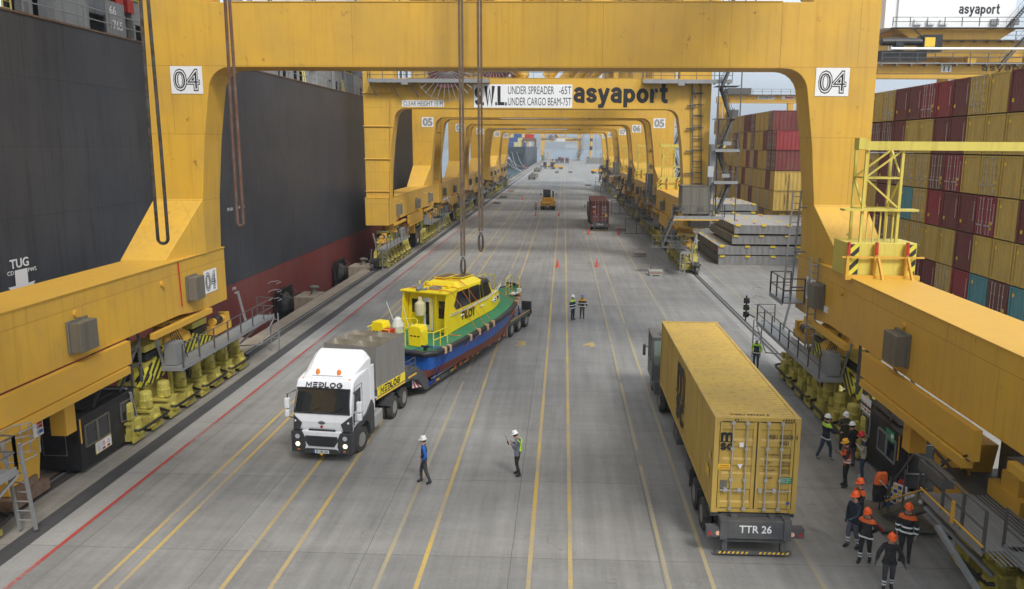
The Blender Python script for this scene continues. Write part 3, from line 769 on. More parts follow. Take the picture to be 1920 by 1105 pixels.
def crane_extras(root):
    # walkways in front of the portal beam, with drop brackets
    for (xa, xb) in ((-15.7, -4.3), (9.95, 18.1)):
        b = MB(); b.box(xa, -1.15, 17.62, xb, -.05, 17.67); b.box(xa, -1.18, 17.5, xb, -1.14, 17.85)
        x = xa + .1
        while x < xb: b.box(x, -1.1, 17.45, x + .07, -.1, 17.6); x += 1.3
        b.box(xa + 3.2, -1.25, 17.3, xa + 3.8, -.9, 17.6)
        for x in (xa + .15, xa + 2.2, xa + 4.1) if xa < 0 else (xa + .9, xa + 4.6): b.bar((x, -1.0, 17.5), (x + .45, -.12, 16.3), .07)
        b.build('walkway', 'grey', root)
        b = MB(); b.rail([(xa, -1.12, 17.67), (xb, -1.12, 17.67)], 1.05, 1.5, .025); b.rail([(xa, -1.12, 17.67), (xa, -.1, 17.67)], 1.05, 1, .025); b.build('handrail', 'dgrey', root)
    b = MB(); b.box(13.6, .1, 17.4, 14.0, .14, 17.44)
    # cable reel
    rl = empty('cable_reel'); rl.parent = root; rl.location = (-8.3, -.75, 18.75)
    b = MB(); b.lathe([(1.75, -.28), (1.75, -.22), (1.75, .22), (1.75, .28)], (0, 0, 0), 32, 'y'); b.build('drum', 'dred', rl, smooth=True)
    b = MB()
    for k in range(30):
        a = 2 * PI * k / 30; b.tube((.35 * math.cos(a), -.36, .35 * math.sin(a)), (2.95 * math.cos(a), -.3, 2.95 * math.sin(a)), .035, n=5)
        b.bar((2.85 * math.cos(a), -.3, 2.85 * math.sin(a)), (2.97 * math.cos(a), -.3, 2.97 * math.sin(a)), .1)
    b.path([(2.9 * math.cos(2 * PI * i / 40), -.3, 2.9 * math.sin(2 * PI * i / 40)) for i in range(40)], .018, 4, True)
    b.build('spoke', 'grey', rl)
    rl2 = empty('cable_reel'); rl2.parent = root; rl2.location = (-3.9, .9, 19.4)
    b = MB(); b.lathe([(1.6, -.28), (1.6, .28)], (0, 0, 0), 28, 'y'); b.build('drum', 'dred', rl2, smooth=True)
    b = MB()
    for k in range(26):
        a = 2 * PI * k / 26; b.tube((.35 * math.cos(a), -.36, .35 * math.sin(a)), (2.3 * math.cos(a), -.3, 2.3 * math.sin(a)), .035, n=5)
    b.build('spoke', 'grey', rl2)
    # boards and lettering on the portal beam (near frame)
    y = -.012
    b = MB(); b.box(-5.85, y, 15.3, 3.45, -.002, 17.45); p = b.build('load_board', 'sign', root)
    strokes('S.W.L.', 1.72, .17, 'ink', p, (-5.72, y - .006, 15.5), FRONT, width=3.0, sp=.14, align='LEFT')
    text('UNDER SPREADER', .72, 'ink', p, (-2.62, y - .006, 16.56), FRONT, bold=0, width=4.35, align='LEFT')
    text('-65T', .72, 'ink', p, (3.36, y - .006, 16.56), FRONT, bold=0, width=1.15, align='RIGHT')
    text('UNDER CARGO BEAM-75T', .72, 'ink', p, (-2.62, y - .006, 15.52), FRONT, bold=0, width=5.98, align='LEFT')
    strokes('asyaport', 1.7, .22, 'ink', root, (3.6, -.006, 15.85), FRONT, width=8.75, sp=.1, align='LEFT')
    b = MB(); b.box(-12.75, y, 15.35, -8.7, -.002, 15.95); p = b.build('clearance_board', 'sign', root)
    text('CLEAR HEIGHT 15 M', .4, 'ink', p, (-10.72, y - .006, 15.45), FRONT, bold=0, width=3.75)
    # ladder with wide rungs on the near landside leg, cabinets and stairs
    b = MB(); b.ladder((15.45, -.25, 7.9), (15.0, -.25, 17.6), .8, (1, 0, 0), .9, .05)
    for k in range(9):
        z = 8.3 + k * 1.05; b.tube((14.9 - k * .03, -.25, z), (15.95 - k * .03, -.1, z), .05, n=5)
        if k % 2: b.bar((14.2, -.2, z - .1), (15.0, -.2, z - .1), .12)
    b.build('cable_ladder', 'dgrey', root)
    b = MB(); b.box(13.75, -2.3, 5.6, 16.4, -.05, 8.15); b.box(14.75, -2.0, 4.25, 16.45, -.3, 5.55)
    for x in (13.8, 14.6, 15.4, 16.2): b.box(x, -2.34, 5.6, x + .09, -2.3, 8.15)
    b.box(13.7, -2.36, 8.15, 16.45, -.05, 8.2); b.build('electric_house', 'boxg', root)
    b = MB(); b.box(12.9, -3.4, 5.35, 17.5, -2.36, 5.4); b.box(12.9, -3.44, 5.2, 17.5, -3.4, 5.5); b.build('walkway', 'grey', root)
    b = MB(); b.box(12.85, -3.46, 5.08, 17.0, -3.4, 5.2); b.box(13.3, -3.3, 4.9, 13.45, -.1, 5.3); b.build('platform_trim', 'yel2', root)
    b = MB(); b.rail([(12.9, -3.42, 5.4), (17.5, -3.42, 5.4), (17.5, -2.4, 5.4)], 1.1, 1.1, .028); b.rail([(12.9, -3.42, 5.4), (12.9, -2.4, 5.4)], 1.1, 1, .028)
    b.box(15.0, -3.47, 6.0, 15.6, -3.43, 6.3); b.box(13.5, -3.47, 5.95, 13.85, -3.43, 6.3)
    b.stairs((12.9, -3.0, 5.3), (11.9, -3.0, 2.6), .8, (0, 1, 0)); b.rail([(11.0, -3.5, 2.6), (13.6, -3.5, 2.6)], 1.05, 1, .025)
    b.box(10.9, -3.5, 2.5, 14.2, -2.2, 2.58)
    for x in (10.95, 12.4, 14.1): b.bar((x, -3.45, 2.5), (x, -3.45, .3), .09)
    b.bar((10.95, -3.45, .4), (14.1, -3.45, .4), .08)
    b.build('access_stair', 'dgrey', root)
    # zig-zag stair tower outside the leg
    b = MB(); z = 5.6; k = 0
    while z < 44:
        y0 = -2.2; x0, x1 = (16.9, 18.3) if k % 2 == 0 else (18.3, 16.9)
        z1 = z + 2.9
        b.stairs((17.0, y0, z), (18.1, y0, z1), .75, (0, 1, 0)) if k % 2 == 0 else b.stairs((18.1, y0 + .9, z), (17.0, y0 + .9, z1), .75, (0, 1, 0))
        z = z1; k += 1
        if k % 2 == 0 or z < 20:
            b.box(16.45, -2.75, z - .04, 18.5, -.9, z)
        if k == 2 or k == 1: b.rail([(16.5, -2.7, z), (18.5, -2.7, z)], 1.05, .9, .025)
    b.bar((17.2, -.6, 5), (17.0, -.6, 17.6), .09); b.bar((18.6, -2.7, 5), (18.6, -2.7, 44), .09); b.bar((16.6, -2.7, 5), (16.6, -2.7, 44), .09)
    b.build('stair_tower', 'dgrey', root)
    b = MB()
    for z in (8.45, 11.35): b.box(16.5, -2.9, z - .04, 18.7, -2.7, z + .22); b.box(17.2, -2.96, z + .55, 17.9, -2.92, z + .9)
    for z in (9.0, 12.0): b.box(16.2, -2.2, z - 2, 16.7, -1.2, z)
    b.build('landing', 'grey', root)
    # land side: buffer box and lattice frame standing on the sill before the far leg
    rk = empty('cable_frame'); rk.parent = root
    y0, y1 = 18.9, 20.5
    b = MB(); b.box(14.05, y0, 6.72, 16.75, y1, 8.05); b.build('counterweight_box', 'hazy', rk, bevel=.015)
    for xa, xb in ((14.07, 14.5), (16.35, 16.72)): b = MB(); b.box(xa, y0 - .012, 6.78, xb, y0 - .002, 8.0); b.build('hazard_board', 'haz', rk)
    b = MB(); b.box(13.95, y0 - .25, 6.6, 16.85, y0 - .02, 6.78)
    for x in (13.97, 15.05, 16.25): b.box(x, y0 - .2, 6.7, x + .12, y0 - .02, 8.0)
    b.bar((13.8, y0 - .14, 7.5), (17.0, y0 - .14, 7.5), .07)
    for x in (15.15, 16.3): b.bar((x, y0 - .3, 7.5), (x + .15, y0 - .7, 6.35), .09)
    b.build('bracket', 'yel2', rk)
    b = MB()
    for x in (13.97, 15.05, 16.25): b.prism([(x, 7.6), (x + .12, 7.6), (x + .1, 8.1), (x + .02, 8.1)], 'y', y0 - .24, y0 - .1)
    b.build('red_tip', 'red', rk)
    b = MB(); zz = (8.05, 9.35, 10.6, 11.75)
    X0, X1 = 14.6, 16.0
    for x in (X0, X1):
        for y in (y0 + .25, y1 - .25): b.bar((x, y, 8.05), (x, y, 11.7), .10)
    for z in zz[1:3]:
        for y in (y0 + .25, y1 - .25): b.bar((X0, y, z), (X1, y, z), .07)
        for x in (X0, X1): b.bar((x, y0 + .25, z), (x, y1 - .25, z), .065)
    b.bar((X0, y0 + .25, 10.6), (X1, y0 + .25, 11.7), .065); b.bar((X0, y0 + .25, 10.6), (X1, y0 + .25, 9.4), .065)
    b.bar((X0, y1 - .25, 10.6), (X1, y1 - .25, 11.7), .07); b.bar((X1, y0 + .25, 10.6), (X1, y1 - .25, 9.4), .065); b.bar((X1, y0 + .25, 10.6), (X1, y1 - .25, 11.7), .065)
    b.bar((X0, y0 + .25, 9.4), (X0, y1 - .25, 10.6), .065)
    b.box(13.85, y0 + .1, 9.3, 16.75, y0 + .6, 9.38)
    for i in range(5): b.bar((14.85 + i * .25, y0 + .3, 8.05), (14.85 + i * .25, y0 + .3, 9.3), .05)
    b.build('lattice', 'hazy', rk)
    b = MB(); b.box(14.25, y0 + .1, 11.68, 22.0, y0 + .5, 12.02); b.box(14.2, y0 + .05, 11.7, 14.5, y0 + .55, 12.15); b.build('cable_boom', 'hazy', rk)
    # landside caged ladder and platform by the far leg
    b = MB(); b.ladder((14.05, 22.7, 2.7), (14.05, 22.7, 6.9), .36, (1, 0, 0), .3, .035); b.ladder((13.45, 24.6, 4.4), (13.65, 24.6, 9.8), .36, (1, 0, 0), .3, .035)
    for z in (5.2, 6.9): b.bar((13.65, 24.6, z), (14.2, 24.6, z), .07)
    for z in (9.0, ): b.bar((13.8, 24.6, z), (14.2, 24.6, z), .07)
    for z in (3.6, 4.9, 6.5): b.bar((14.05, 22.7, z), (14.25, 22.7, z), .07)
    b.box(13.2, 24.3, 4.45, 15.1, 26.6, 4.5); b.box(13.17, 24.3, 4.38, 13.2, 26.6, 4.6); b.build('leg_ladder', 'grey', root)
    b = MB(); b.rail([(14.2, 26.55, 4.5), (13.2, 26.55, 4.5), (13.2, 24.3, 4.5), (14.2, 24.3, 4.5)], 1.15, 1.2, .028); b.build('handrail', 'dgrey', root)
    # upper structure
    b = MB()
    for s in (-1, 1):
        for y0, y1 in ((0, 1.8), (23.6, 25.4)): pass
        b.box(min(13.6 * s, 16.4 * s), 1.8, 30, max(13.6 * s, 16.4 * s), 23.6, 31.6); b.box(min(13.6 * s, 16.4 * s), 1.8, 44, max(13.6 * s, 16.4 * s), 23.6, 46)
    b.build('tie_beam', 'yel', root)
    b = MB()
    for y in (.9, 24.5):
        for s in (-1, 1):
            b.tube((1.0 * s, y, 18.1), (13.6 * s, y, 33.5), .55, n=14); b.tube((13.6 * s, y, 33.0), (1.0 * s, y, 44.5), .4, n=12)
    b.build('brace', 'yel', root, smooth=True)
    b = MB()
    for y in (8.6, 15.0): b.box(-58, y, 44.0, 38, y + 1.5, 46.6)
    for x in (-50, -36, -22, -8, 6, 20, 34): b.box(x, 8.6, 46.6, x + .8, 16.5, 47.2)
    b.build('boom_girder', 'yel', root)
    b = MB(); b.box(-1, 6, 47.2, 10, 19, 52); b.build('machinery_house', 'white', root)
    b = MB(); b.rail([(-12.5, .1, 18.05), (13, .1, 18.05)], 1.0, 2.0, .025); b.rail([(-12.5, 23.7, 18.05), (13, 23.7, 18.05)], 1.0, 2.0, .025)
    for x in (-3.2, 6.2): b.box(x, -.3, 18.5, x + .7, .1, 18.85); b.bar((x + .3, 0, 18), (x + .3, 0, 18.6), .06)
    b.build('beam_handrail', 'dgrey', root)
    return root

crane0 = crane_extras(build_crane())
specs = [('05', 73.9, 'yellow gantry crane numbered 05 with SWL and asyaport boards, second one along the quay'),
         ('04', 11.6, 'nearest yellow gantry crane, numbered 04, framing the whole foreground'),
         ('06', 104.2, 'yellow gantry crane numbered 06, directly behind crane 05'),
         ('07', 134.5, 'yellow gantry crane numbered 07, fourth from the camera'),
         ('08', 174.8, 'yellow gantry crane numbered 08, fifth from the camera'),
         ('09', 204.3, 'yellow gantry crane numbered 09, last of the close row')]
KIDS = {}
for c in bpy.data.objects:
    if c.parent: KIDS.setdefault(c.parent, []).append(c)
cranes = {}
for i, (num, y, lab) in enumerate(specs):
    c = crane0 if i == 0 else copy_tree(crane0, None, KIDS)
    c.location = (XC, y, 0); tag(c, lab, 'crane', 'yellow ship to shore gantry cranes'); cranes[num] = c
for num, c in cranes.items():
    plate_number(c, num, (-14.48, 23.585, 14.62), FRONT); plate_number(c, num, (14.55, 23.585, 14.62), FRONT)
    plate_number(c, num, (-14.225, 24.05, 5.25), FACEX, 1.1); plate_number(c, num, (14.225, 23.6, 5.3), FACENX, 1.05)
# warning notice on crane 04's landside sill, red pipe on its seaside sill
c = cranes['04']
b = MB(); b.box(14.2, 6.2, 5.2, 14.238, 6.65, 5.55); b.box(14.2, 5.6, 5.1, 14.238, 6.05, 5.45); o = b.build('notice', 'sign', c)
b = MB(); b.box(14.19, 6.22, 5.47, 14.2, 6.63, 5.54); b.build('notice_strip', 'hazy', o)
b = MB(); b.box(14.18, 21.1, 4.7, 14.238, 21.5, 4.95); b.build('notice', 'sign', c)
b = MB(); b.tube((-14.2, 21.05, 6.6), (-14.2, 21.15, 4.6), .03, n=6); b.build('red_pipe', 'red', c)
# ================================================================ CONTAINERS
def cont_mat(name, rgb): return mat('container_' + name, rgb, .5, var=.28, scale=.8, streak=.45, rust=.12, grime=(.45, .4, .33))
CM = dict(o=cont_mat('ochre', (.50, .335, .07)), m=cont_mat('maroon', (.15, .030, .026)), r=cont_mat('red', (.26, .025, .028)),
          c=cont_mat('crimson', (.25, .018, .04)), b=cont_mat('brown', (.16, .045, .03)), t=cont_mat('teal', (.09, .26, .29)), w=cont_mat('blue', (.02, .06, .22)), y=cont_mat('pale_yellow', (.52, .46, .2)))
CN = dict(o='ochre', m='maroon', r='red', c='crimson', b='brown', t='teal', w='blue', y='pale yellow')
def corrugate(b, p0, p1, z0, z1, nrm, pitch=.28, d=.05):
    """trapezoidal corrugated wall from p0 to p1"""
    p0 = Vector(p0); p1 = Vector(p1); n = Vector(nrm); L = (p1 - p0).length; k = int(L / pitch); u = (p1 - p0) / k
    pts = []
    for i in range(k):
        a = p0 + u * i; pts += [a - n * d, a + u * .25 - n * d, a + u * .5, a + u * .75]
    pts.append(p1 - n * d)
    vs = [(p.x, p.y, z0) for p in pts] + [(p.x, p.y, z1) for p in pts]; m = len(pts)
    b.add(vs, [(i, i + 1, m + i + 1, m + i) for i in range(m - 1)])
def container_mesh(L, W=2.438, H=2.75, axis='x', fine=True, door=True, roof=True):
    """box container; long axis +y when axis='y' (door at y=0), else +x (end at x=0); origin at the corner of the floor"""
    b = MB(); p = .16
    T = None if axis == 'y' else Matrix(((0, 1, 0, 0), (-1, 0, 0, W), (0, 0, 1, 0), (0, 0, 0, 1)))
    # built with door face at y=0 looking to -y, width along x
    q = MB()
    for x in (0, W - p):
        for y in (0, L - p): q.box(x, y, .1, x + p, y + p, H - .1)
    for z in (0, H - .12):
        for y in (0, L - p * .8): q.box(p, y + .01, z + .01, W - p, y + p * .8 - .01, z + .12)
        for x in (0, W - p * .7): q.box(x + .005, p, z + .015, x + p * .7 - .005, L - p, z + .115)
    for x in (0, W - .18):
        for y in (0, L - .18):
            for z in (-.005, H - .115): q.box(x - .004, y - .004, z, x + .184, y + .184, z + .12)
    q.box(.1, .3, .05, W - .1, L - .1, .1)
    pit = .28 if fine else .55
    corrugate(q, (.03, p, 0), (.03, L - p, 0), .12, H - .12, (-1, 0, 0), pit)
    corrugate(q, (W - .03, p, 0), (W - .03, L - p, 0), .12, H - .12, (1, 0, 0), pit)
    corrugate(q, (p, L - .03, 0), (W - p, L - .03, 0), .12, H - .12, (0, 1, 0), .3)
    if not door: corrugate(q, (p, .03, 0), (W - p, .03, 0), .12, H - .12, (0, -1, 0), .3)
    # roof with cross corrugations
    k = int((L - .3) / (.21 if fine else .8)); u = (L - .3) / k; ys = []
    for i in range(k): ys += [(.15 + u * i, 0), (.15 + u * (i + .3), 0), (.15 + u * (i + .5), .022), (.15 + u * (i + .8), .022)]
    ys.append((L - .15, 0)); m = len(ys)
    q.add([(.1, y, H - .035 + z) for y, z in ys] + [(W - .1, y, H - .035 + z) for y, z in ys], [(i, i + 1, m + i + 1, m + i) for i in range(m - 1)])
    q.box(.02, .02, H - .06, .12, L - .02, H - .02); q.box(W - .12, .02, H - .06, W - .02, L - .02, H - .02)
    if T is not None: q.v = [tuple(T @ Vector(v)) for v in q.v]
    return q
def door_mesh(W=2.438, H=2.75, T=None):
    d = MB()
    for x0, x1 in ((.14, W / 2 - .015), (W / 2 + .015, W - .14)):
        zs = [(.14, 0), (.30, 0), (.36, .03), (.68, .03), (.74, 0), (1.18, 0), (1.24, .03), (1.40, .03), (1.46, 0), (1.62, 0), (1.68, .03), (1.98, .03), (2.04, 0), (2.2, 0), (2.26, .03), (2.5, .03), (2.56, 0), (H - .14, 0)]
        m = len(zs)
        d.add([(x0 + .1, .02 + y, z) for z, y in zs] + [(x1 - .1, .02 + y, z) for z, y in zs], [(i, i + 1, m + i + 1, m + i) for i in range(m - 1)])
        d.box(x0, .0, .13, x0 + .1, .05, H - .13); d.box(x1 - .1, .0, .13, x1, .05, H - .13)
    if T is not None: d.v = [tuple(T @ Vector(v)) for v in d.v]
    return d
def rods_mesh(W=2.438, H=2.75, T=None):
    r = MB()
    for x in (.52, .92, W - .92, W - .52):
        r.tube((x, -.045, .1), (x, -.045, H - .08), .02, n=6)
        for z in (.12, H * .35, H * .68, H - .16): r.box(x - .05, -.055, z - .03, x + .05, 0, z + .05)
        s = 1 if x < W / 2 else -1
        r.bar((x - .02, -.07, .72), (x - .32 * s, -.07, .72), .03); r.box(x - .2, -.075, .66, x - .1, -.01, .78)
    r.box(.125, .03, .13, .14, .06, H - .13); 
    if T is not None: r.v = [tuple(T @ Vector(v)) for v in r.v]
    return r
TX = Matrix(((0, 1, 0, 0), (-1, 0, 0, 2.438), (0, 0, 1, 0), (0, 0, 0, 1)))
gal = mat('galvanised_rod', (.5, .5, .48), .4, .5, var=.2, scale=4)
decal = mat('decal_yellow', (.75, .48, .04), .5)
_cache = {}
def stack_container(code, x, y, z, label, group, detail=True, far=False):
    """end facing the quay (-x); upper case code = door end"""
    door = code.isupper(); cc = code.lower()
    key = (cc, door, far)
    if key not in _cache:
        q = container_mesh(6.1 if False else 12.19, axis='x', fine=not far, door=door)
        root = q.build('shipping_container', CM[cc])
        if door:
            dm = door_mesh(T=TX).build('door', CM[cc], root)
            rods_mesh(T=TX).build('lock_rod', gal, dm)
        if not far:
            e = MB()
            if door: e.box(-.0, .3, .8, .012, .55, 1.05); e.box(-.0, .32, .45, .012, .5, .62)
            else: e.box(-.025, 1.75, .62, -.012, 1.98, .86) if cc in 'mrcb' else e.box(-.025, .62 + 1.2, 2.1, -.012, .86 + 1.2, 2.32)
            e.build('warning_sticker', decal, root)
            if cc in 'mrc':
                e = MB()
                for i in range(9): e.box(-.03, .16, .9 + i * .16, -.015, .2, 1.0 + i * .16)
                e.build('marking', 'sign', root)
        _cache[key] = root; o = root
    else:
        kids = {}
        src = _cache[key]
        o = src.copy(); col.objects.link(o)
        for ch in _ck.setdefault(key, [c for c in bpy.data.objects if c.parent == src]):
            c2 = ch.copy(); col.objects.link(c2); c2.parent = o
            for g2 in _ck.setdefault(ch.name, [c for c in bpy.data.objects if c.parent == ch]):
                c3 = g2.copy(); col.objects.link(c3); c3.parent = c2
    o.location = (x, y, z)
    return tag(o, label, 'container', group)
_ck = {}
PITCH = 2.575; TH = 2.84
tiers = ['top tier', 'second tier down', 'third tier down', 'fourth tier down', 'fifth tier down', 'bottom tier']
ords = ['first', 'second', 'third', 'fourth', 'fifth', 'sixth', 'seventh', 'eighth', 'ninth', 'tenth', 'eleventh', 'twelfth', 'thirteenth', 'fourteenth', 'fifteenth', 'sixteenth', 'seventeenth', 'eighteenth', 'nineteenth', 'twentieth']
# columns from the nearest (right edge of the picture) away; capitals show their door ends
near = ['mmmoOorCmmOo' + 'mo', 'ooooommoommM' + 'Mm', 'oOooOoCBOOMm' + 'om', 'oOooCmmrOtom' + 'oo', 'oomooomooOOO' + 'Mr', 'ottBtroOmmmm' + 'mo']
# align: index 0,1 lie beyond the right edge; index 2 is the first column in the picture
near = ['mo' + 'moOmrCmmOomo', 'oo' + 'ooommoomMMom', 'oO' + 'oOoCBOOMmOmo', 'om' + 'oCmmrOtomoMo', 'mo' + 'oomooOOOMrmo', 'ot' + 'BtrOmmmomomr']
Y0 = 51.3 - 2 * PITCH
for t in range(6):
    for k, ch in enumerate(near[t]):
        door = ch.isupper(); nm = CN[ch.lower()]
        lab = '%s container with %s end, %s, %s column of the near right stack' % (nm, 'door' if door else 'ribbed', tiers[t], ords[k])
        stack_container(ch, 29.8, Y0 + k * PITCH, (5 - t) * TH, lab, 'containers in the near right stack')
mid = ['', '', '', '', '', '']
mid[0] = 'Mooo' + 'Mmm' + 'oooOoOoOmo'
mid[1] = 'Mboo' + 'Bom' + 'omMoOooMo'
mid[2] = 'Moom' + 'Oro' + 'oooOoomOo'
mid[3] = 'mooo' + 'Oom' + 'omOmoooOo'
mid[4] = 'OoOo' + 'moo' + 'mooOmoOoo'
mid[5] = 'oMooOoomooOomoo'
YM = 112.6
for t in range(6):
    for k, ch in enumerate(mid[t]):
        nm = CN[ch.lower()]
        lab = '%s container, %s, %s column of the middle stack behind the hatch covers' % (nm, tiers[t], ords[k])
        stack_container(ch, 29.8, YM + k * PITCH, (5 - t) * TH, lab, 'containers in the middle distance stack', far=True)
for t, ch in ((1, 'R'), (2, 'M'), (3, 'o'), (4, 'o')):
    nm = CN[ch.lower()]
    o = stack_container(ch, 29.8, YM - PITCH - .02, (5 - t) * TH, '%s container with its long side showing, %s, front of the middle stack' % (nm, tiers[t]), 'front row of the middle distance stack', far=True)
    if ch == 'o': text('MEDITERRANEAN SHIPPING', .22, 'ink', o, (1.9, -.01, 2.3), (R(90), R(90), 0), align='LEFT', ext=.003); text('COMPANY', .22, 'ink', o, (1.5, -.01, 2.3), (R(90), R(90), 0), align='LEFT', ext=.003)
# ================================================================ WHITE TRACTOR, LOW LOADER, PILOT BOAT
wp = mat('truck_white', (.74, .76, .79), .28, var=.05, scale=1.5, streak=.12, spec=.5)
dg = mat('truck_grey_plastic', (.035, .037, .042), .5, var=.2, scale=3)
chs = mat('chassis_grey', (.06, .065, .075), .55, var=.35, scale=2, rust=.15)
tyre = mat('tyre_rubber', (.022, .022, .022), .85, var=.4, scale=5, grime=(.5, .46, .4))
hubm = mat('wheel_hub', (.28, .28, .27), .5, .2, var=.5, scale=6)
amber = mat('amber_lamp', (.75, .22, .02), .3)
lampw = mat('lit_headlamp', (.9, .8, .55), .3, emit=(1, .8, .5, .9))
lensm = mat('lamp_lens', (.45, .47, .5), .15)
alu = mat('aluminium_tank', (.42, .42, .41), .4, .4, var=.2, scale=4)
tarp = mat('grey_tarpaulin', (.19, .185, .175), .75, var=.25, scale=1.2, streak=.3, grime=(.6, .52, .4), bump=.3)
def wheel(parent, x, y, r=.5, w=.3, rz=0, side=1, dual=False):
    """tyre with rim, axle along x; side is the outer direction"""
    t = MB(); h = w / 2
    prof = [(r * .58, -h), (r * .8, -h * 1.02), (r * .95, -h * .9), (r, -h * .62), (r, h * .62), (r * .95, h * .9), (r * .8, h * 1.02), (r * .58, h)]
    t.lathe(prof, (0, 0, 0), 26, 'x', caps=False)
    if dual: t.lathe([(a, b - side * (w + .04)) for a, b in prof], (0, 0, 0), 20, 'x', caps=False)
    o = t.build('wheel', tyre, parent, (x, y, r), (0, 0, rz), smooth=True)
    k = MB(); d = side
    k.lathe([(r * .58, d * h * .9), (r * .55, d * h * .95), (r * .46, d * h * .35), (r * .3, d * h * .3), (r * .22, d * h * .8), (r * .1, d * h * .85)], (0, 0, 0), 18, 'x')
    for i in range(8):
        a = i * PI / 4; k.tube((d * h * .35, r * .37 * math.cos(a), r * .37 * math.sin(a)), (d * h * .5, r * .37 * math.cos(a), r * .37 * math.sin(a)), .022, n=5)
    k.build('rim', hubm, o, smooth=True)
    return o
T = empty('truck_tractor', (-8.93, 26.85, 0), R(-6), 'white cab-over truck with MEDLOG on its brow and two amber beacons, pulling the boat trailer', 'truck')
HW = 1.12
b = MB()
b.prism([(.02, 1.25), (.0, 1.55), (.06, 1.82), (.34, 2.76), (.48, 3.02), (1.0, 3.12), (2.2, 3.16), (2.2, 1.3), (1.75, 1.05), (.9, 1.05), (.4, .9)], 'x', -HW, HW)
cab = b.build('cab', wp, T, bevel=.07)
for p in cab.data.polygons: p.use_smooth = False
b = MB()   # roof fairing
rg = []
for y, z0, z1, hw, hb in ((.62, 3.03, 3.08, .84, .92), (.95, 3.05, 3.28, .86, .98), (1.4, 3.08, 3.56, .9, 1.05), (1.85, 3.1, 3.76, .93, 1.1), (2.15, 3.1, 3.8, .94, 1.12), (2.3, 3.1, 3.74, .93, 1.12)):
    rg.append([(-hb, y, z0), (-hb, y, z0 + (z1 - z0) * .5), (-hw - .03, y, z1 - .1 * min(1, (z1 - z0) * 2)), (-hw + .1, y, z1), (0, y, z1 + .0), (hw - .1, y, z1), (hw + .03, y, z1 - .1 * min(1, (z1 - z0) * 2)), (hb, y, z0 + (z1 - z0) * .5), (hb, y, z0)])
b.loft(rg); b.build('roof_fairing', wp, T, bevel=.03)
b = MB(); b.box(-HW, 2.2, 1.2, -HW + .06, 2.62, 3.1); b.box(HW - .06, 2.2, 1.2, HW, 2.62, 3.1); b.build('side_deflector', wp, T)
b = MB(); xw = HW - .05
b.add([(-xw, .075, 1.9), (xw, .075, 1.9), (xw - .06, .325, 2.72), (-xw + .06, .325, 2.72)], [(0, 1, 2, 3)])
b.v = [(x, y - .022, z) for x, y, z in b.v]; b.box(-.01, .3, 2.0, .01, .31, 2.01)
cabg = mat('windscreen_glass', (.018, .02, .022), .03, spec=.75)
ws = b.build('windscreen', cabg, T)
b = MB(); b.path([(-xw - .02, .045, 1.87), (xw + .02, .045, 1.87), (xw - .03, .3, 2.75), (-xw + .03, .3, 2.75)], .03, 5, True)
for x in (-.5, .35): b.bar((x, .02, 1.88), (x + .45, .06, 2.1), .018)
b.build('screen_seal', 'black', ws)
for s in (-1, 1):
    b = MB(); x = s * (HW + .004)
    b.add([(x, .42, 1.85), (x, 1.12, 1.85), (x, 1.12, 2.62), (x, .55, 2.62)], [(0, 1, 2, 3)]); b.add([(x, .3, 1.35), (x, .42, 1.35), (x, .5, 1.8), (x, .3, 1.8)], [(0, 1, 2, 3)])
    o = b.build('side_window', 'glass', T)
    b = MB(); b.path([(x, .3, 1.15), (x, 1.25, 1.15), (x, 1.25, 2.75), (x, .5, 2.75)], .012, 4, True); b.bar((x, .95, 1.6), (x, 1.15, 1.6), .03); b.build('door_seam', 'black', o)
    # mirrors
    b = MB(); xm = s * (HW + .3); b.box(xm - .09, .12, 1.95, xm + .09, .3, 2.35); b.box(xm - .08, .12, 1.62, xm + .08, .28, 1.9); o = b.build('mirror', wp, T, bevel=.03)
    b = MB(); b.path([(s * HW, .4, 2.62), (xm, .22, 2.5), (xm, .22, 1.6), (s * HW, .4, 1.5)], .022, 6); b.build('mirror_arm', 'black', o)
    # dark corner panels and lamp clusters
    b = MB(); b.add([(s * (HW - .0), -.01, 1.2), (s * (HW - .26), -.03, 1.22), (s * (HW - .36), -.03, 1.5), (s * (HW - .02), .03, 1.78), (s * (HW + .02), .2, 1.78), (s * (HW + .02), .2, 1.2)], [(0, 1, 2, 3), (0, 3, 4, 5)]); b.build('corner_panel', dg, T)
    b = MB(); b.prism([(s * (HW + .06), .36), (s * .72, .36), (s * .62, .62), (s * .66, .98), (s * .74, 1.17), (s * (HW + .06), 1.17)], 'y', -.1, .35); o = b.build('lamp_housing', dg, T, bevel=.02)
    b = MB(); b.lathe([(.09, -.115), (.09, -.1), (.02, -.1)], (s * .93, 0, .98), 14, 'y'); b.build('lamp', lensm, o)
    b = MB(); b.lathe([(.085, -.118), (.09, -.1), (.02, -.1)], (s * .93, 0, .68), 14, 'y'); b.build('headlight', lampw, T)
    b = MB(); b.box(s * .9 - .05, -.112, .45, s * .9 + .05, -.1, .49); b.build('indicator', amber, o)
    # wheel-arch skirts and steps
    b = MB(); x0, x1 = sorted((s * (HW - .1), s * (HW + .07)))
    b.prism([(.32, .95), (.36, .5), (.62, .5), (.72, .9), (.95, 1.12), (1.45, 1.16), (1.78, .95), (1.9, .45), (2.35, .45), (2.35, 1.5), (2.18, 1.75), (1.6, 1.4), (.36, 1.25)], 'x', x0, x1); b.build('side_skirt', dg, T)
    b = MB(); b.box(s * .93 - .05, .9, 3.1, s * .93 + .05, 1.0, 3.13); 
for x in (-.42, .42):
    b = MB(); b.lathe([(.09, 0), (.09, .04), (.075, .05), (.075, .16), (.04, .22)], (x, .82, 3.13), 12); b.build('beacon', amber, T, smooth=True)
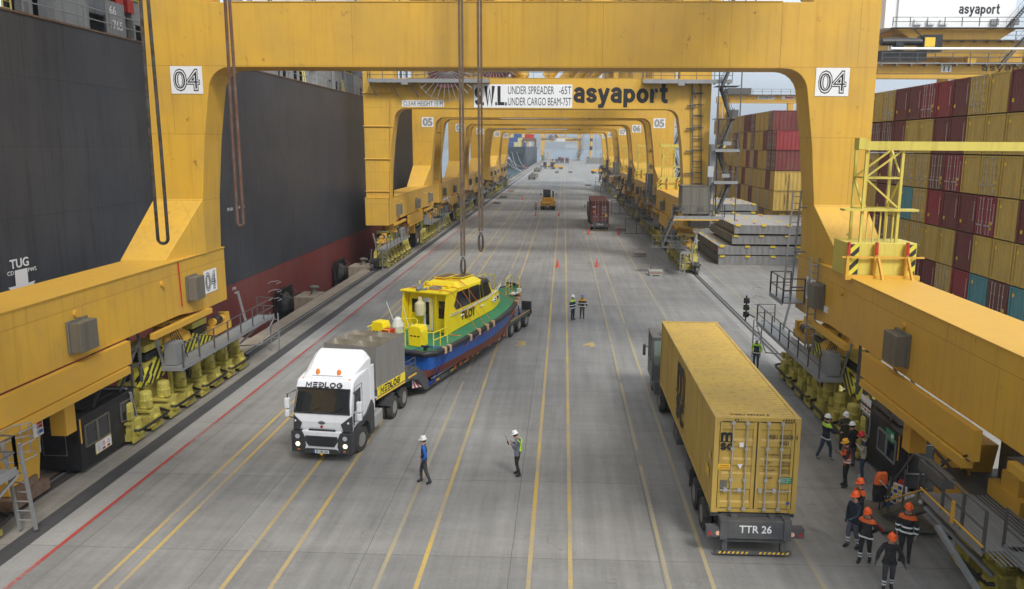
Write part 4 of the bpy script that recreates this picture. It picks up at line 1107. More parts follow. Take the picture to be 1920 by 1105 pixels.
for x in (-.92, .92):
    b = MB(); b.lathe([(.05, 0), (.03, .05)], (x, .6, 3.02), 8); b.build('marker_lamp', amber, T)
b = MB(); b.box(-.66, .74, 3.07, .66, .9, 3.12); b.tube((-.6, .7, 3.12), (.6, .7, 3.12), .02); b.build('light_bar', 'grey', T)
# grille, bumper, plate
b = MB()
b.prism([(-.5, 1.26), (.5, 1.26), (.56, 1.08), (-.56, 1.08)], 'y', -.035, .1); b.build('upper_grille', dg, T)
b = MB(); b.prism([(-.62, 1.02), (.62, 1.02), (.66, .86), (.5, .62), (-.5, .62), (-.66, .86)], 'y', -.1, .1); o = b.build('grille', dg, T)
b = MB()
for z in (.7, .78, .86, .94): b.box(-.55, -.115, z - .008, .55, -.1, z + .008)
b.build('grille_slat', 'black', o)
b = MB(); b.prism([(-.72, .4), (.72, .4), (.78, 1.2), (-.78, 1.2)], 'y', -.07, .3); b.build('bumper', wp, T, bevel=.03)
b = MB(); b.box(-.66, -.13, .36, .66, -.02, .5); b.box(-.95, -.02, .3, .95, .2, .36); b.tube((-.6, -.14, .53), (.6, -.14, .53), .02); b.build('lower_bumper', dg, T)
b = MB(); b.box(-.3, -.145, .37, .3, -.132, .5); o = b.build('number_plate', 'sign', T); b = MB(); b.box(-.3, -.15, .37, -.24, -.146, .5); b.build('country_band', 'blue', o)
text('59 AES 202', .085, 'ink', o, (.03, -.149, .395), FRONT, bold=.01, width=.46)
b = MB(); b.box(-.04, -.15, .3, .06, -.13, .36); b.build('plate_lamp', decal, T)
b = MB(); b.v = []; b.add([(.14 * math.cos(t * PI / 8), -.045 , 1.52 + .065 * math.sin(t * PI / 8)) for t in range(16)], [tuple(range(16))]); b.v = [(x, -.005 - .0, z) for x, y, z in b.v]
o = b.build('front_badge', dg, T); text('Ford', .07, gal, o, (0, -.011, 1.495), FRONT, shear=.3, width=.18)
b = MB(); b.add([(.055 * math.cos(t * PI / 6), -.012, 1.37 + .055 * math.sin(t * PI / 6)) for t in range(12)], [tuple(range(12))]); b.build('round_badge', 'red', T)
# MEDLOG on the brow
rx = math.atan2(.14, .26)
strokes('MEDLOG', .2, .25, 'ink', T, (0, .325, 2.78), (R(90) - rx, 0, 0), width=1.45, sp=.12)
b = MB(); b.box(-.85, .34, .55, .85, 2.2, 1.05); b.box(-.42, 2.2, .62, -.3, 6.1, .92); b.box(.3, 2.2, .62, .42, 6.1, .92); b.box(-.9, 2.7, .7, .9, 3.1, 1.1)
b.tube((-1.0, 4.9, .52), (1.0, 4.9, .52), .12); b.tube((-1, 6.25, .52), (1, 6.25, .52), .12); b.box(-.45, 4.6, .95, .45, 6.0, 1.15); b.build('chassis', chs, T)
b = MB(); b.box(.78, 2.55, .42, 1.16, 3.45, .98); b.build('fuel_tank', alu, T, bevel=.06)
b = MB(); b.box(-1.16, 2.55, .42, -.78, 3.45, .98); b.build('fuel_tank', alu, T, bevel=.06)
b = MB()
for s in (-1, 1):
    b = MB()
    for yc in (4.9, 6.25):
        pts = [(yc + .62 * math.cos(R(a)), .52 + .62 * math.sin(R(a))) for a in range(20, 161, 20)]
        b.add([(s * .62, y, z) for y, z in pts] + [(s * 1.2, y, z) for y, z in pts], [(i, i + 1, len(pts) + i + 1, len(pts) + i) for i in range(len(pts) - 1)])
    b.build('mudguard', dg, T)
for s in (-1, 1):
    wheel(T, s * .98, 1.15, .5, .3, R(-8), s)
    wheel(T, s * 1.05, 4.9, .5, .27, 0, s, True); wheel(T, s * 1.05, 6.25, .5, .27, 0, s, True)

# ---- low loader
L = empty('low_loader_trailer', (-8.45, 32.15, 0), R(-16), 'dark grey three axle low loader trailer carrying the pilot boat', 'trailer')
b = MB()
b.prism([(-1.9, 1.25), (-1.9, 1.62), (2.2, 1.62), (3.0, 1.1), (3.3, .62), (3.3, .25), (2.9, .3), (2.2, 1.0), (1.6, 1.22)], 'x', -1.25, 1.25); b.build('gooseneck', chs, L, bevel=.02)
b = MB(); b.box(-1.25, 3.3, .3, -.95, 13.9, .52); b.box(.95, 3.3, .3, 1.25, 13.9, .52); b.box(-.3, 3.3, .28, .3, 13.9, .5)
for i in range(11): b.box(-1.25, 3.5 + i, .34, 1.25, 3.65 + i, .48)
for i in range(21):
    y = 3.6 + i * .5
    for s in (-1, 1): b.bar((s * 1.27, y, .33), (s * 1.27, y + .25, .5), .03)
b.box(-1.29, 3.3, .5, -1.25, 13.9, .54); b.box(1.25, 3.3, .5, 1.29, 13.9, .54); b.build('bed', chs, L)
b = MB()
for i in range(6):
    for s in (-1, 1): b.box(*sorted((s * 1.291, s * 1.3)), 4.0 + 1.7 * i, .4, 0, 0, 0) if False else b.box(min(s * 1.295, s * 1.305), 4.0 + 1.7 * i, .42, max(s * 1.295, s * 1.305), 4.35 + 1.7 * i, .48)
for s in (-1, 1):
    x0, x1 = min(s * 1.255, s * 1.265), max(s * 1.255, s * 1.265)
    b.box(x0, -1.7, 1.28, x1, .9, 1.35); b.box(x0, 1.2, 1.36, x1, 2.0, 1.43)
    b.box(x0, 14.0, .98, x1, 18.4, 1.06)
b.build('reflector_strip', decal, L)
b = MB()
b.box(-1.27, 13.9, .82, 1.27, 18.6, 1.02); b.box(-1.27, 13.7, .35, -.8, 14.2, 1.0); b.box(.8, 13.7, .35, 1.27, 14.2, 1.0)
for y in (15.05, 16.45, 17.85): b.tube((-1.0, y, .46), (1.0, y, .46), .1); b.box(-.5, y - .2, .5, .5, y + .2, .85)
for y in (15.75, 17.15, 18.5): b.box(-1.27, y - .04, .55, 1.27, y + .04, .85)
b.build('rear_bogie', chs, L)
for s in (-1, 1):
    for y in (15.05, 16.45, 17.85): wheel(L, s * 1.12, y, .46, .26, 0, s, True)
b = MB(); b.box(.7, 18.4, 1.02, 1.35, 18.55, 1.6); b.box(-1.35, 18.4, 1.02, -.7, 18.55, 1.6); b.bar((1.3, 18.6, .7), (1.3, 18.6, 1.3), .05); b.build('ramp_board', dg, L)
b = MB(); b.box(1.2, 18.62, .75, 1.35, 18.66, .95); b.box(-1.35, 18.62, .75, -1.2, 18.66, .95); b.build('tail_lamp', 'red', L)
# MEDLOG strip along the gooseneck, hazard panel, rails
b = MB(); b.box(1.252, -1.55, 1.4, 1.262, .9, 1.66 + .12); o = b.build('name_board', mat('medlog_yellow', (.78, .62, .03), .4), L)
strokes('MEDLOG', .29, .24, 'ink', o, (1.268, -.45, 1.44), FACEX, width=1.7, sp=.12)
def stripes_board(parent, x, y, z, w, h, rot):
    b = MB(); b.box(-w / 2, -.01, 0, w / 2, .01, h); o = b.build('marker_board', 'sign', parent, (x, y, z), rot)
    for i in range(-1, 4):
        b = MB(); c = i * .2
        pts = [(max(-w / 2, min(w / 2, -w / 2 + c + dx)), zz) for dx, zz in ((0, h), (.1, h), (.1 + h * .6, 0), (h * .6, 0))]
        b.add([(p, -.016, q) for p, q in pts], [(0, 1, 2, 3)]); b.build('red_stripe', 'red', o)
stripes_board(L, 1.05, 3.34 - .9, .55, .5, .5, (0, 0, R(55)))
b = MB(); b.rail([(1.15, 1.0, 1.62), (1.15, 2.1, 1.62)], .5, .5, .02); b.box(-1.2, 1.0, 1.62, 1.2, 2.2, 1.66); b.build('headboard_rail', 'dgrey', L)
b = MB(); b.lathe([(.05, 0), (.05, .1)], (1.26, -1.75, 1.42), 8, 'x'); b.build('side_lamp', lensm, L)
# covered ballast box standing on the gooseneck
V = empty('tarpaulin_box', (-8.45, 32.15, 0), R(-16), 'grey tarpaulin covered box with sagging wet top between the white truck and the boat', 'cargo box')
b = MB(); nx, ny = 32, 36
def tz(u, v):
    bx = abs(math.sin(PI * 2 * u)) ** .45; by = abs(math.sin(PI * 3 * v)) ** .45
    return 3.5 - .42 * bx * by * (1 + .25 * math.sin(9 * u + 5 * v))
x0, x1, y0, y1 = -1.24, 1.24, -1.55, .95
vs = [(x0 + (x1 - x0) * i / nx, y0 + (y1 - y0) * j / ny, tz(i / nx, j / ny)) for j in range(ny + 1) for i in range(nx + 1)]
fs = [(j * (nx + 1) + i, j * (nx + 1) + i + 1, (j + 1) * (nx + 1) + i + 1, (j + 1) * (nx + 1) + i) for j in range(ny) for i in range(nx)]
b.add(vs, fs); b.build('cover_top', mat('wet_tarpaulin', (.20, .175, .13), .45, var=.6, scale=2.2, grime=(.25, .22, .18)), V, smooth=True); b = MB()
per = [(x0 + (x1 - x0) * i / nx, y0) for i in range(nx)] + [(x1, y0 + (y1 - y0) * i / ny) for i in range(ny)] + [(x1 - (x1 - x0) * i / nx, y1) for i in range(nx)] + [(x0, y1 - (y1 - y0) * i / ny) for i in range(ny)]
def rp(p, k, z, amp):
    x, y = p; w = amp * (math.sin(k * 1.9) + .6 * math.sin(k * .73 + 1))
    return (x + (w if abs(x) > 1.2 else 0), y + (w if abs(y - (y0 + y1) / 2) > 1.2 else 0), z)
rings = [[rp(p, k, 3.5, 0) for k, p in enumerate(per)], [rp(p, k, 2.8, .012) for k, p in enumerate(per)], [rp(p, k, 2.0, .02) for k, p in enumerate(per)], [rp(p, k, 1.66, .03) for k, p in enumerate(per)]]
b.loft(rings, cap=False); b.build('cover', tarp, V, smooth=True)
b = MB(); b.box(-1.18, -1.5, 1.63, 1.18, .9, 1.9); b.build('frame', chs, V)
b = MB(); b.box(-.95, -.35, 3.1, -.4, .15, 3.15); b.build('rain_pool', mat('rain_water', (.3, .32, .34), .03), V)

# ---- pilot boat
B = empty('pilot_boat', (-7.95, 35.2, 0), R(-22), 'yellow and blue pilot boat with green deck strapped on the low loader trailer', 'boat')
by_ = mat('boat_yellow', (.80, .62, .012), .38, var=.06, scale=1.2, streak=.15)
bb = mat('boat_blue', (.016, .095, .38), .35, var=.12, scale=1.5, streak=.2)
br_ = mat('boat_antifouling_red', (.19, .045, .028), .65, var=.3, scale=1.5, streak=.3)
bgn = mat('boat_green_deck', (.03, .20, .095), .7, var=.2, scale=2)
LB = 13.3
def half(s):
    u = s / LB
    return 2.08 * (1 - max(0, (u - .42) / .58) ** 2.3 * .93) * (1 if s > .35 else .93 + .07 * s / .35)
def deckz(s): return 2.18 + .9 * (s / LB) ** 1.8
def keelz(s): return .66 + (0 if s < 8.5 else ((s - 8.5) / (LB - 8.5)) ** 2.2 * 1.5)
def wlz(s): return 1.27 + .42 * (s / LB) ** 1.3
S = [0, .3, 1.2, 2.5, 4, 5.5, 7, 8.5, 9.7, 10.8, 11.7, 12.4, 12.9, 13.3]
def flare(s): return .80 - .28 * max(0, (s / LB - .45) / .55)
def sec(s, sx):
    h = half(s); f = flare(s); zk = keelz(s); zw = max(wlz(s), zk + .18); zd = deckz(s)
    return h, f, zk, zw, zd
for nm, m_, sel in (('hull_bottom', br_, 0), ('hull_side', bb, 1)):
    b = MB(); rings = []
    for s in S:
        h, f, zk, zw, zd = sec(s, 1); hw = h * (f + .1)
        if sel == 0: r = [(-hw, s, zw), (-h * f * .99, s, zk + (zw - zk) * .3), (-.12, s, zk), (.12, s, zk), (h * f * .99, s, zk + (zw - zk) * .3), (hw, s, zw)]
        else: r = [(-h, s, zd), (-(h + hw) / 2, s, (zd + zw) / 2), (-hw, s, zw), (hw, s, zw), ((h + hw) / 2, s, (zd + zw) / 2), (h, s, zd)]
        rings.append(r)
    b.loft(rings); b.build(nm, m_, B)
b = MB(); rings = [[(-half(s), s, deckz(s) + .005), (half(s), s, deckz(s) + .005)] for s in S]
b.add([p for r in rings for p in r], [(2 * i, 2 * i + 1, 2 * i + 3, 2 * i + 2) for i in range(len(S) - 1)]); b.build('deck', bgn, B)
b = MB()
pts = [(half(s) + .02, s, deckz(s) - .1) for s in S]
b.path([(-x, y, z) for x, y, z in reversed(pts)][:-1] + [(-1.7, -.12, 2.08)] + [(1.7, -.12, 2.08)] + pts[1:], .15, 10, True)
b.build('rubbing_strake', 'black', B, smooth=True)
b = MB()
for d in (-.75, .75): b.prism([(.0, .62), (.3, .62), (.25, .3), (.08, .35)], 'x', d - .04, d + .04)
b.box(-.35, -.05, .7, .35, .0, .95); b.build('rudder', br_, B)
# cabin: side walls follow a swept line, roof above, wheelhouse windows forward
b = MB()
def cabsec(s, w0, w1, zt):
    zd = deckz(s); return [(-w0, s, zd), (-w1, s, zt), (w1, s, zt), (w0, s, zd)]
rings = [cabsec(3.3, 1.26, 1.22, 3.3), cabsec(8.1, 1.22, 1.16, 3.36), cabsec(8.9, 1.1, 1.02, 3.4), cabsec(9.7, .9, .8, 3.4), cabsec(10.0, .78, .68, 3.1)]
b.loft(rings); b.build('cabin_side', by_, B, bevel=.03)
b = MB()
def wh(s, w0, w1, z0, z1): return [(-w0, s, z0), (-w1, s, z1), (w1, s, z1), (w0, s, z0)]
b.loft([wh(3.3, 1.21, 1.12, 3.25, 4.36), wh(7.9, 1.17, 1.0, 3.3, 4.36), wh(8.6, 1.1, .95, 3.3, 3.5)]); b.build('wheelhouse', by_, B, bevel=.015)
b = MB()
def wx(y, z):
    u = (y - 3.3) / 4.6; z0 = 3.25 + .05 * u; w0 = 1.21 - .04 * u; w1 = 1.12 - .12 * u
    return w0 + (w1 - w0) * (z - z0) / (4.36 - z0) + .035
for sg in (-1, 1):
    for q_ in (((3.85, 3.6), (4.05, 3.36), (5.55, 3.4), (5.55, 4.24), (4.3, 4.24)), ((5.6, 3.4), (6.75, 3.43), (6.75, 4.25), (5.6, 4.24)), ((6.8, 3.45), (7.12, 3.46), (7.12, 4.2), (6.8, 4.2)), ((7.17, 3.46), (8.15, 3.5), (7.86, 4.25), (7.17, 4.25))):
        b.add([(sg * wx(y, z), y, z) for y, z in q_], [tuple(range(len(q_)))])
b.add([(-1.02, 8.42, 3.55), (1.02, 8.42, 3.55), (.93, 7.98, 4.3), (-.93, 7.98, 4.3)], [(0, 1, 2, 3)])
b.v = [(x, y + (.03 if abs(x) < 1.03 and y > 7.9 and abs(x) > .9 and y != 8.1 and y != 7.86 else 0), z) for x, y, z in b.v]
b.build('window', cabg, B)
bdk = MB()
for sg in (-1, 1): bdk.add([(sg * 1.12, 6.9, 4.27), (sg * .98, 7.2, 4.4), (sg * .98, 7.95, 4.38), (sg * 1.08, 8.1, 4.15)], [(0, 1, 2, 3)])
bdk.box(-.98, 7.1, 4.36, .98, 7.98, 4.385); bdk.build('black_brow', 'black', B)
b = MB()
b.loft([[(-1.4, 2.8, 4.17), (-1.4, 2.8, 4.27), (1.4, 2.8, 4.27), (1.4, 2.8, 4.17)], [(-1.12, 4.5, 4.17), (-1.1, 4.5, 4.27), (1.1, 4.5, 4.27), (1.12, 4.5, 4.17)]]); b.build('aft_roof', by_, B, bevel=.03)
b = MB()
b.loft([[(-1.0, 4.5, 4.22), (-.75, 4.7, 4.48), (.75, 4.7, 4.48), (1.0, 4.5, 4.22)], [(-1.08, 5.2, 4.2), (-.8, 5.3, 4.52), (.8, 5.3, 4.52), (1.08, 5.2, 4.2)], [(-1.02, 6.9, 4.18), (-.75, 6.75, 4.52), (.75, 6.75, 4.52), (1.02, 6.9, 4.18)], [(-1.0, 7.4, 4.19), (-.65, 7.2, 4.4), (.65, 7.2, 4.4), (1.0, 7.4, 4.19)]]); b.build('raised_roof', by_, B, bevel=.03)
for (xa, ya) in ((-.72, 5.1), (.04, 5.5)):
    b = MB(); b.box(xa, ya, 4.58, xa + .68, ya + 1.35, 4.62); o = b.build('skylight', mat('solar_brown', (.10, .065, .035), .3, var=.2, scale=8), B)
    b = MB(); b.path([(xa, ya, 4.6), (xa + .68, ya, 4.6), (xa + .68, ya + 1.35, 4.6), (xa, ya + 1.35, 4.6)], .025, 5, True)
    for x in (xa, xa + .68):
        for y in (ya, ya + .7, ya + 1.35): b.bar((x, y, 4.48), (x, y, 4.59), .03)
    b.build('skylight_frame', by_, o)
# aft wall with door, windows, wing walls and ladder
b = MB(); b.box(-.3, 3.26, 2.3, .25, 3.3, 4.02); dr = b.build('door', wp, B, bevel=.03)
b = MB(); b.box(-.14, 3.25, 2.6, .12, 3.262, 3.8); b.build('door_glass', cabg, dr)
b = MB(); b.tube((-.24, 3.2, 3.1), (-.24, 3.2, 3.25), .015); b.build('handle', 'grey', dr)
b = MB(); b.box(-.98, 3.27, 3.2, -.5, 3.3, 3.9); b.box(.62, 3.27, 3.0, 1.0, 3.3, 3.9); b.build('aft_window', cabg, B)
b = MB()
for sg in (-1, 1): b = MB(); b.prism([(2.75, 2.2), (3.35, 2.2), (3.35, 4.34), (2.95, 4.34), (2.75, 3.0)], 'x', min(sg * 1.24, sg * 1.3), max(sg * 1.24, sg * 1.3)); b.build('wing_wall', by_, B)
b = MB(); b.ladder((.45, 3.0, 2.3), (.45, 3.0, 4.2), .36, (1, 0, 0), .27, .022); b.build('roof_ladder', by_, B)
text('PILOT', .42, 'ink', B, (1.065, 5.3, 2.72), FACEX, bold=.02, width=1.4)
b = MB()
for y in (4.4, 6.6, 8.0): b.tube((1.27, y, 2.95 + (y - 4) * .04), (1.27, y + .35, 2.97 + (y - 4) * .04), .035)
b.build('grab_handle', wp, B)
for y in (8.35, 9.05):
    b = MB(); xx = 1.19 - (y - 8.35) * .28; b.box(xx - .05, y, 2.95, xx + .02, y + .28, 3.23); o = b.build('porthole', wp, B); b = MB(); b.box(xx + .02, y + .05, 3.0, xx + .026, y + .23, 3.18); b.build('porthole_glass', cabg, o)
b = MB()
for sg in (-1, 1):
    b.path([(sg * 1.34, 3.3, 3.28), (sg * 1.34, 4.5, 3.3), (sg * 1.3, 7.5, 3.5), (sg * 1.1, 9.0, 3.72), (sg * .85, 10.0, 3.85)], .028, 6)
    for y, z in ((3.6, 3.28), (5.0, 3.33), (6.4, 3.42), (7.8, 3.52)): b.bar((sg * 1.2, y, z), (sg * 1.34, y, z), .03)
b.build('side_rail', 'hazy', B)
b = MB()
for sg in (-1, 1): b.path([(sg * 1.3, 3.3, 3.2), (sg * 1.3, 5, 3.24), (sg * 1.26, 7.5, 3.38), (sg * 1.08, 9.0, 3.56), (sg * .86, 9.9, 3.7)], .035, 6)
b.build('wash_strip', wp, B)
# aft deck gear
for x, y, nm in ((.72, .55, 'engine locker'), (-1.45, .55, 'fire locker')):
    b = MB(); b.prism([(x - .36, 2.2), (x + .36, 2.2), (x + .36, 2.95), (x + .28, 3.18), (x - .28, 3.18), (x - .36, 2.95)], 'y', y, y + .62); o = b.build('deck_locker', by_, B, bevel=.02)
    b = MB()
    for k in range(3): b.box(x - .25 + k * .2, y - .008, 2.68, x - .12 + k * .2, y, 2.74)
    b.build('small_print', 'ink', o)
b = MB(); b.box(-1.05, .35, 2.42, -.6, .85, 2.9); b.build('red_box', 'red', B, bevel=.02)
rails = MB()
for (xa, xb, y) in ((-.1, .35, .3), (-1.1, -.5, .2)):
    rails.path([(xa, y, 2.2), (xa, y, 2.95), (xb, y, 2.95), (xb, y, 2.2)], .028, 6); rails.path([(xa, y, 2.6), (xb, y, 2.6)], .02, 5)
rails.path([(1.15, .5, 2.95), (1.75, .6, 2.98), (1.8, 1.8, 3.0), (1.8, 1.8, 2.22)], .028, 6); rails.path([(1.75, .6, 2.2), (1.75, .6, 2.98)], .028, 6); rails.path([(1.75, .6, 2.6), (1.8, 1.8, 2.62)], .022, 6)
rails.path([(1.75, 1.2, 2.2), (1.77, 1.2, 2.98)], .024, 6)
rails.path([(-.95, 1.9, 2.2), (-.95, 1.9, 3.1), (-.2, 2.0, 3.2), (.15, 1.7, 3.2), (.1, 1.5, 2.3)], .035, 6); rails.path([(-.95, 1.9, 2.75), (.1, 1.6, 2.7)], .025, 6)
rails.path([(-1.85, .3, 2.95), (-1.85, 1.6, 2.98)], .028, 6)
# bow rails
for s in (-1, 1):
    rails.path([(s * .95, 10.0, 3.05), (s * .95, 10.0, 4.05), (s * .85, 10.9, 4.1), (s * .75, 11.2, 3.9), (s * .75, 11.2, 3.0)], .028, 6)
    rails.path([(s * .95, 10.0, 3.55), (s * .75, 11.2, 3.5)], .02, 5); rails.path([(s * .85, 10.6, 3.0), (s * .88, 10.6, 4.08)], .02, 5)
rails.path([(1.25, 11.3, 2.95), (1.2, 11.3, 3.85), (.85, 12.0, 3.9), (.85, 12.0, 3.0)], .028, 6); rails.path([(1.25, 11.3, 3.4), (.85, 12, 3.45)], .02, 5)
rails.path([(-1.25, 11.3, 2.95), (-1.2, 11.3, 3.85), (-.85, 12.0, 3.9), (-.85, 12.0, 3.0)], .028, 6)
rails.build('deck_rail', mat('rail_yellow', (.75, .6, .03), .4), B)
b = MB(); b.box(-1.0, .0, 2.2, -.7, .25, 2.5); b.lathe([(.16, 0), (.2, .15), (.12, .3)], (-.35, .9, 2.2), 10); b.box(-.5, .4, 2.2, .1, .6, 2.35); b.box(.7, 10.9, 2.93, 1.1, 11.6, 2.99); b.lathe([(.14, 0), (.14, .2)], (.9, 11.9, 2.95), 10); b.box(-.9, 9.2, 3.5, -.2, 9.8, 3.56); b.build('deck_fitting', 'white', B)
b = MB(); b.lathe([(.26, 0), (.3, .3), (.28, .6), (.12, .75), (.1, .95), (.06, .97)], (-.5, 3.0, 2.3 + .85), 12); b.build('searchlight_cover', mat('clear_wrap', (.62, .56, .36), .3), B, smooth=True)
b = MB(); b.lathe([(.05, 0), (.3, .2), (.34, .55), (.2, .9), (.1, 1.0)], (-1.15, 1.9, 2.2), 10); b.tube((-1.3, 1.8, 2.9), (-1.6, 1.6, 4.0), .018, n=5); b.tube((-.1, 1.3, 2.9), (-.35, 1.2, 4.0), .018, n=5); b.tube((.1, 1.3, 2.2), (.1, 1.3, 3.1), .05, n=6); b.build('wrapped_gear', mat('plastic_wrap', (.6, .6, .55), .25), B)
for s in (-1, 1):
    b = MB(); b.box(s * 1.55 - .06, .1, 2.2, s * 1.55 + .06, .22, 2.4); b.tube((s * 1.55 - .2, .16, 2.38), (s * 1.55 + .2, .16, 2.38), .06, n=8); b.build('mooring_bitt', 'black', B)
b = MB(); b.box(-.06, 12.55, 3.05, .06, 12.65, 3.3); b.tube((-.3, 12.6, 3.28), (.3, 12.6, 3.28), .06, n=8); b.build('mooring_bitt', 'black', B)
b = MB(); k = 30
b.path([(-.95 + .9 * i / k + .06 * math.sin(i), 3.3 + .5 * math.sin(i * .22), 4.34 + .04 * math.sin(i * 1.3)) for i in range(k)], .07, 6)
b.path([(.2 + .3 * math.cos(i * .4), 3.7 + .3 * math.sin(i * .4), 4.33) for i in range(16)], .045, 6)
b.build('coiled_rope', mat('rope_black_white', (.12, .12, .12), .8, var=.9, scale=14, grime=(1, 1, 1)), B)
b = MB(); b.tube((-.9, 3.9, 4.25), (-.9, 3.9, 4.6), .04); b.path([(-.6 + .22 * math.cos(i * PI / 6), 4.2, 4.3 + .22 * math.sin(i * PI / 6)) for i in range(7)], .05, 5); b.lathe([(.1, 0), (.14, .15), (.02, .2)], (.75, 4.1, 4.26), 10); b.box(.9, 2.9, 4.27, 1.0, 3.0, 4.35); b.build('roof_fitting', by_, B)
text('6', .16, 'sign', B, (1.62, .62, 1.9), FACEX, name='draught_mark'); text('5', .16, 'sign', B, (1.6, .55, 1.55), FACEX, name='draught_mark')
for i, (y, z) in enumerate(((.5, 1.15), (.45, .9))): text('8' if i else 'B', .15, 'sign', B, (1.6, y, z), FACEX, name='draught_mark')
text('ISTANBUL', .1, 'sign', B, (-.9, -.03, 1.75), FRONT, name='lettering')
for q_ in children(B):
    if q_.name.split('.')[0] in ('cabin_side', 'wheelhouse', 'window', 'black_brow', 'aft_roof', 'raised_roof', 'skylight', 'door', 'aft_window', 'wing_wall', 'roof_ladder', 'grab_handle', 'porthole', 'side_rail', 'wash_strip', 'coiled_rope', 'roof_fitting'):
        q_.location.x -= .2
        if q_.name.split('.')[0] in ('aft_roof', 'raised_roof', 'skylight', 'coiled_rope', 'roof_fitting'): q_.location.z += .16    # ROOFUP
MBt = Matrix.Translation((-7.95, 35.2, 0)) @ Matrix.Rotation(R(-22), 4, 'Z')
MLt = Matrix.Translation((-8.45, 32.15, 0)) @ Matrix.Rotation(R(-16), 4, 'Z')
def tb(x, y, z): return tuple(MBt.inverted() @ MLt @ Vector((x, y, z)))
def edge(s, sg=1, z=.5):
    p = MBt @ Vector((sg, s, 0)); q = MLt.inverted() @ p; return tb(sg * 1.27, q.y, z)
# cradle posts on the bed
C_ = empty('boat_cradle', (-7.95, 35.2, 0), R(-22), 'low steel cradle of short posts under the pilot boat hull', 'cradle')
b = MB()
for i in range(8):
    s = 1.6 + i * 1.2
    for e in (-1, 1): b.bar((e * 1.0, s, .54), (e * 1.0, s, 1.05 + .05 * i), .09)
for e in (-1, 1): b.path([tuple(edge(s_, e, .68)) for s_ in (.6, 3, 6, 8, 9.6)], .06, 6)
b.build('steel_frame', 'grey', C_)
# straps over the boat
org = mat('strap_orange', (.68, .17, .02), .6); blu = mat('strap_blue', (.01, .04, .26), .6); padm = mat('strap_pad_tan', (.42, .30, .19), .8)
def strap(pts, m_, label, pads=()):
    t = empty('lashing_strap', (-7.95, 35.2, 0), R(-22), label, 'strap', 'lashing straps over the boat')
    b = MB()
    for p, q in zip(pts[:-1], pts[1:]): b.bar(p, q, .07, .02)
    b.build('webbing', m_, t)
    for p in pads:
        b = MB(); b.cbox(p, (.26, .15, .36)); b.build('edge_pad', padm, t, bevel=.05)
    b = MB(); b.cbox(pts[-1], (.12, .16, .16)); b.build('ratchet', m_, t)
def over(s, top, z0=.56, s2=None, w=1.28):
    s2 = s2 if s2 is not None else s
    h = half(s2) + .16
    return [edge(s2 - .3, -1), (-h, s2, deckz(s2) - .1)] + top + [(h, s2, deckz(s2) - .1), edge(s2 - .3)]
for s, s2, nm in ((3.3, 4.3, 'aftmost'), (4.3, 5.2, 'second'), (5.0, 5.9, 'third')):
    strap(over(s, [(-1.3, s, 4.46), (-.8, s + .1, 4.72 if s > 4.4 else 4.46), (.6, s + .1, 4.72 if s > 4.4 else 4.46), (1.16 if s < 4.9 else 1.1, s, 4.44)], s2=s2), org, 'orange lashing strap over the boat cabin roof, %s of three' % nm, [(half(s2) + .1, s2, deckz(s2) - .05)])
strap([(1.3, 2.9, 2.3), (half(3.4) + .14, 3.4, 2.2), edge(3.3)], org, 'orange strap low across the aft green deck beside the cabin corner', [(half(3.4) + .08, 3.4, 2.15)])
for s, s2, nm in ((8.9, 10.0, 'nearest the cabin'), (9.6, 10.6, 'middle'), (10.3, 11.4, 'nearest the bow')):
    h = half(s2) + .16
    strap([(1.0, s, 3.5), (h, s2, deckz(s2) - .1), edge(s2 - .9)], org, 'orange lashing strap over the boat foredeck, %s' % nm, [(h - .06, s2, deckz(s2) - .05)])
for d, lab in ((.0, 'blue strap tied over the stern corner to the trailer rail'), (.45, 'second blue strap beside the stern corner, further forward')):
    strap([(1.5, .15, 2.4), (half(.9 + d) + .15, .9 + d, 2.12), edge(.4 + d)], blu, lab, [(half(.9 + d) + .08, .9 + d, 2.1)])
strap([(1.5, .15, 2.4), (.5, -.4, 2.0), (-.2, -.85, 1.75)], blu, 'blue strap running from stern bitt down to the gooseneck')
for i, (x, y) in enumerate(((.5, 13.4), (1.0, 14.6), (-.3, 14.8), (1.15, 15.4))):
    strap([(.1 * i - .1, 12.75, 3.2), (.35 - .1 * i, 13.25, 2.9), tb(x * .9, y + 1.6, 1.04)], blu, 'blue strap from the boat bow to the rear trailer deck, %s' % ('closest to hull', 'second from hull', 'on the far side', 'outermost')[i], [(.35 - .1 * i, 13.2, 2.95)] if i == 0 else ())
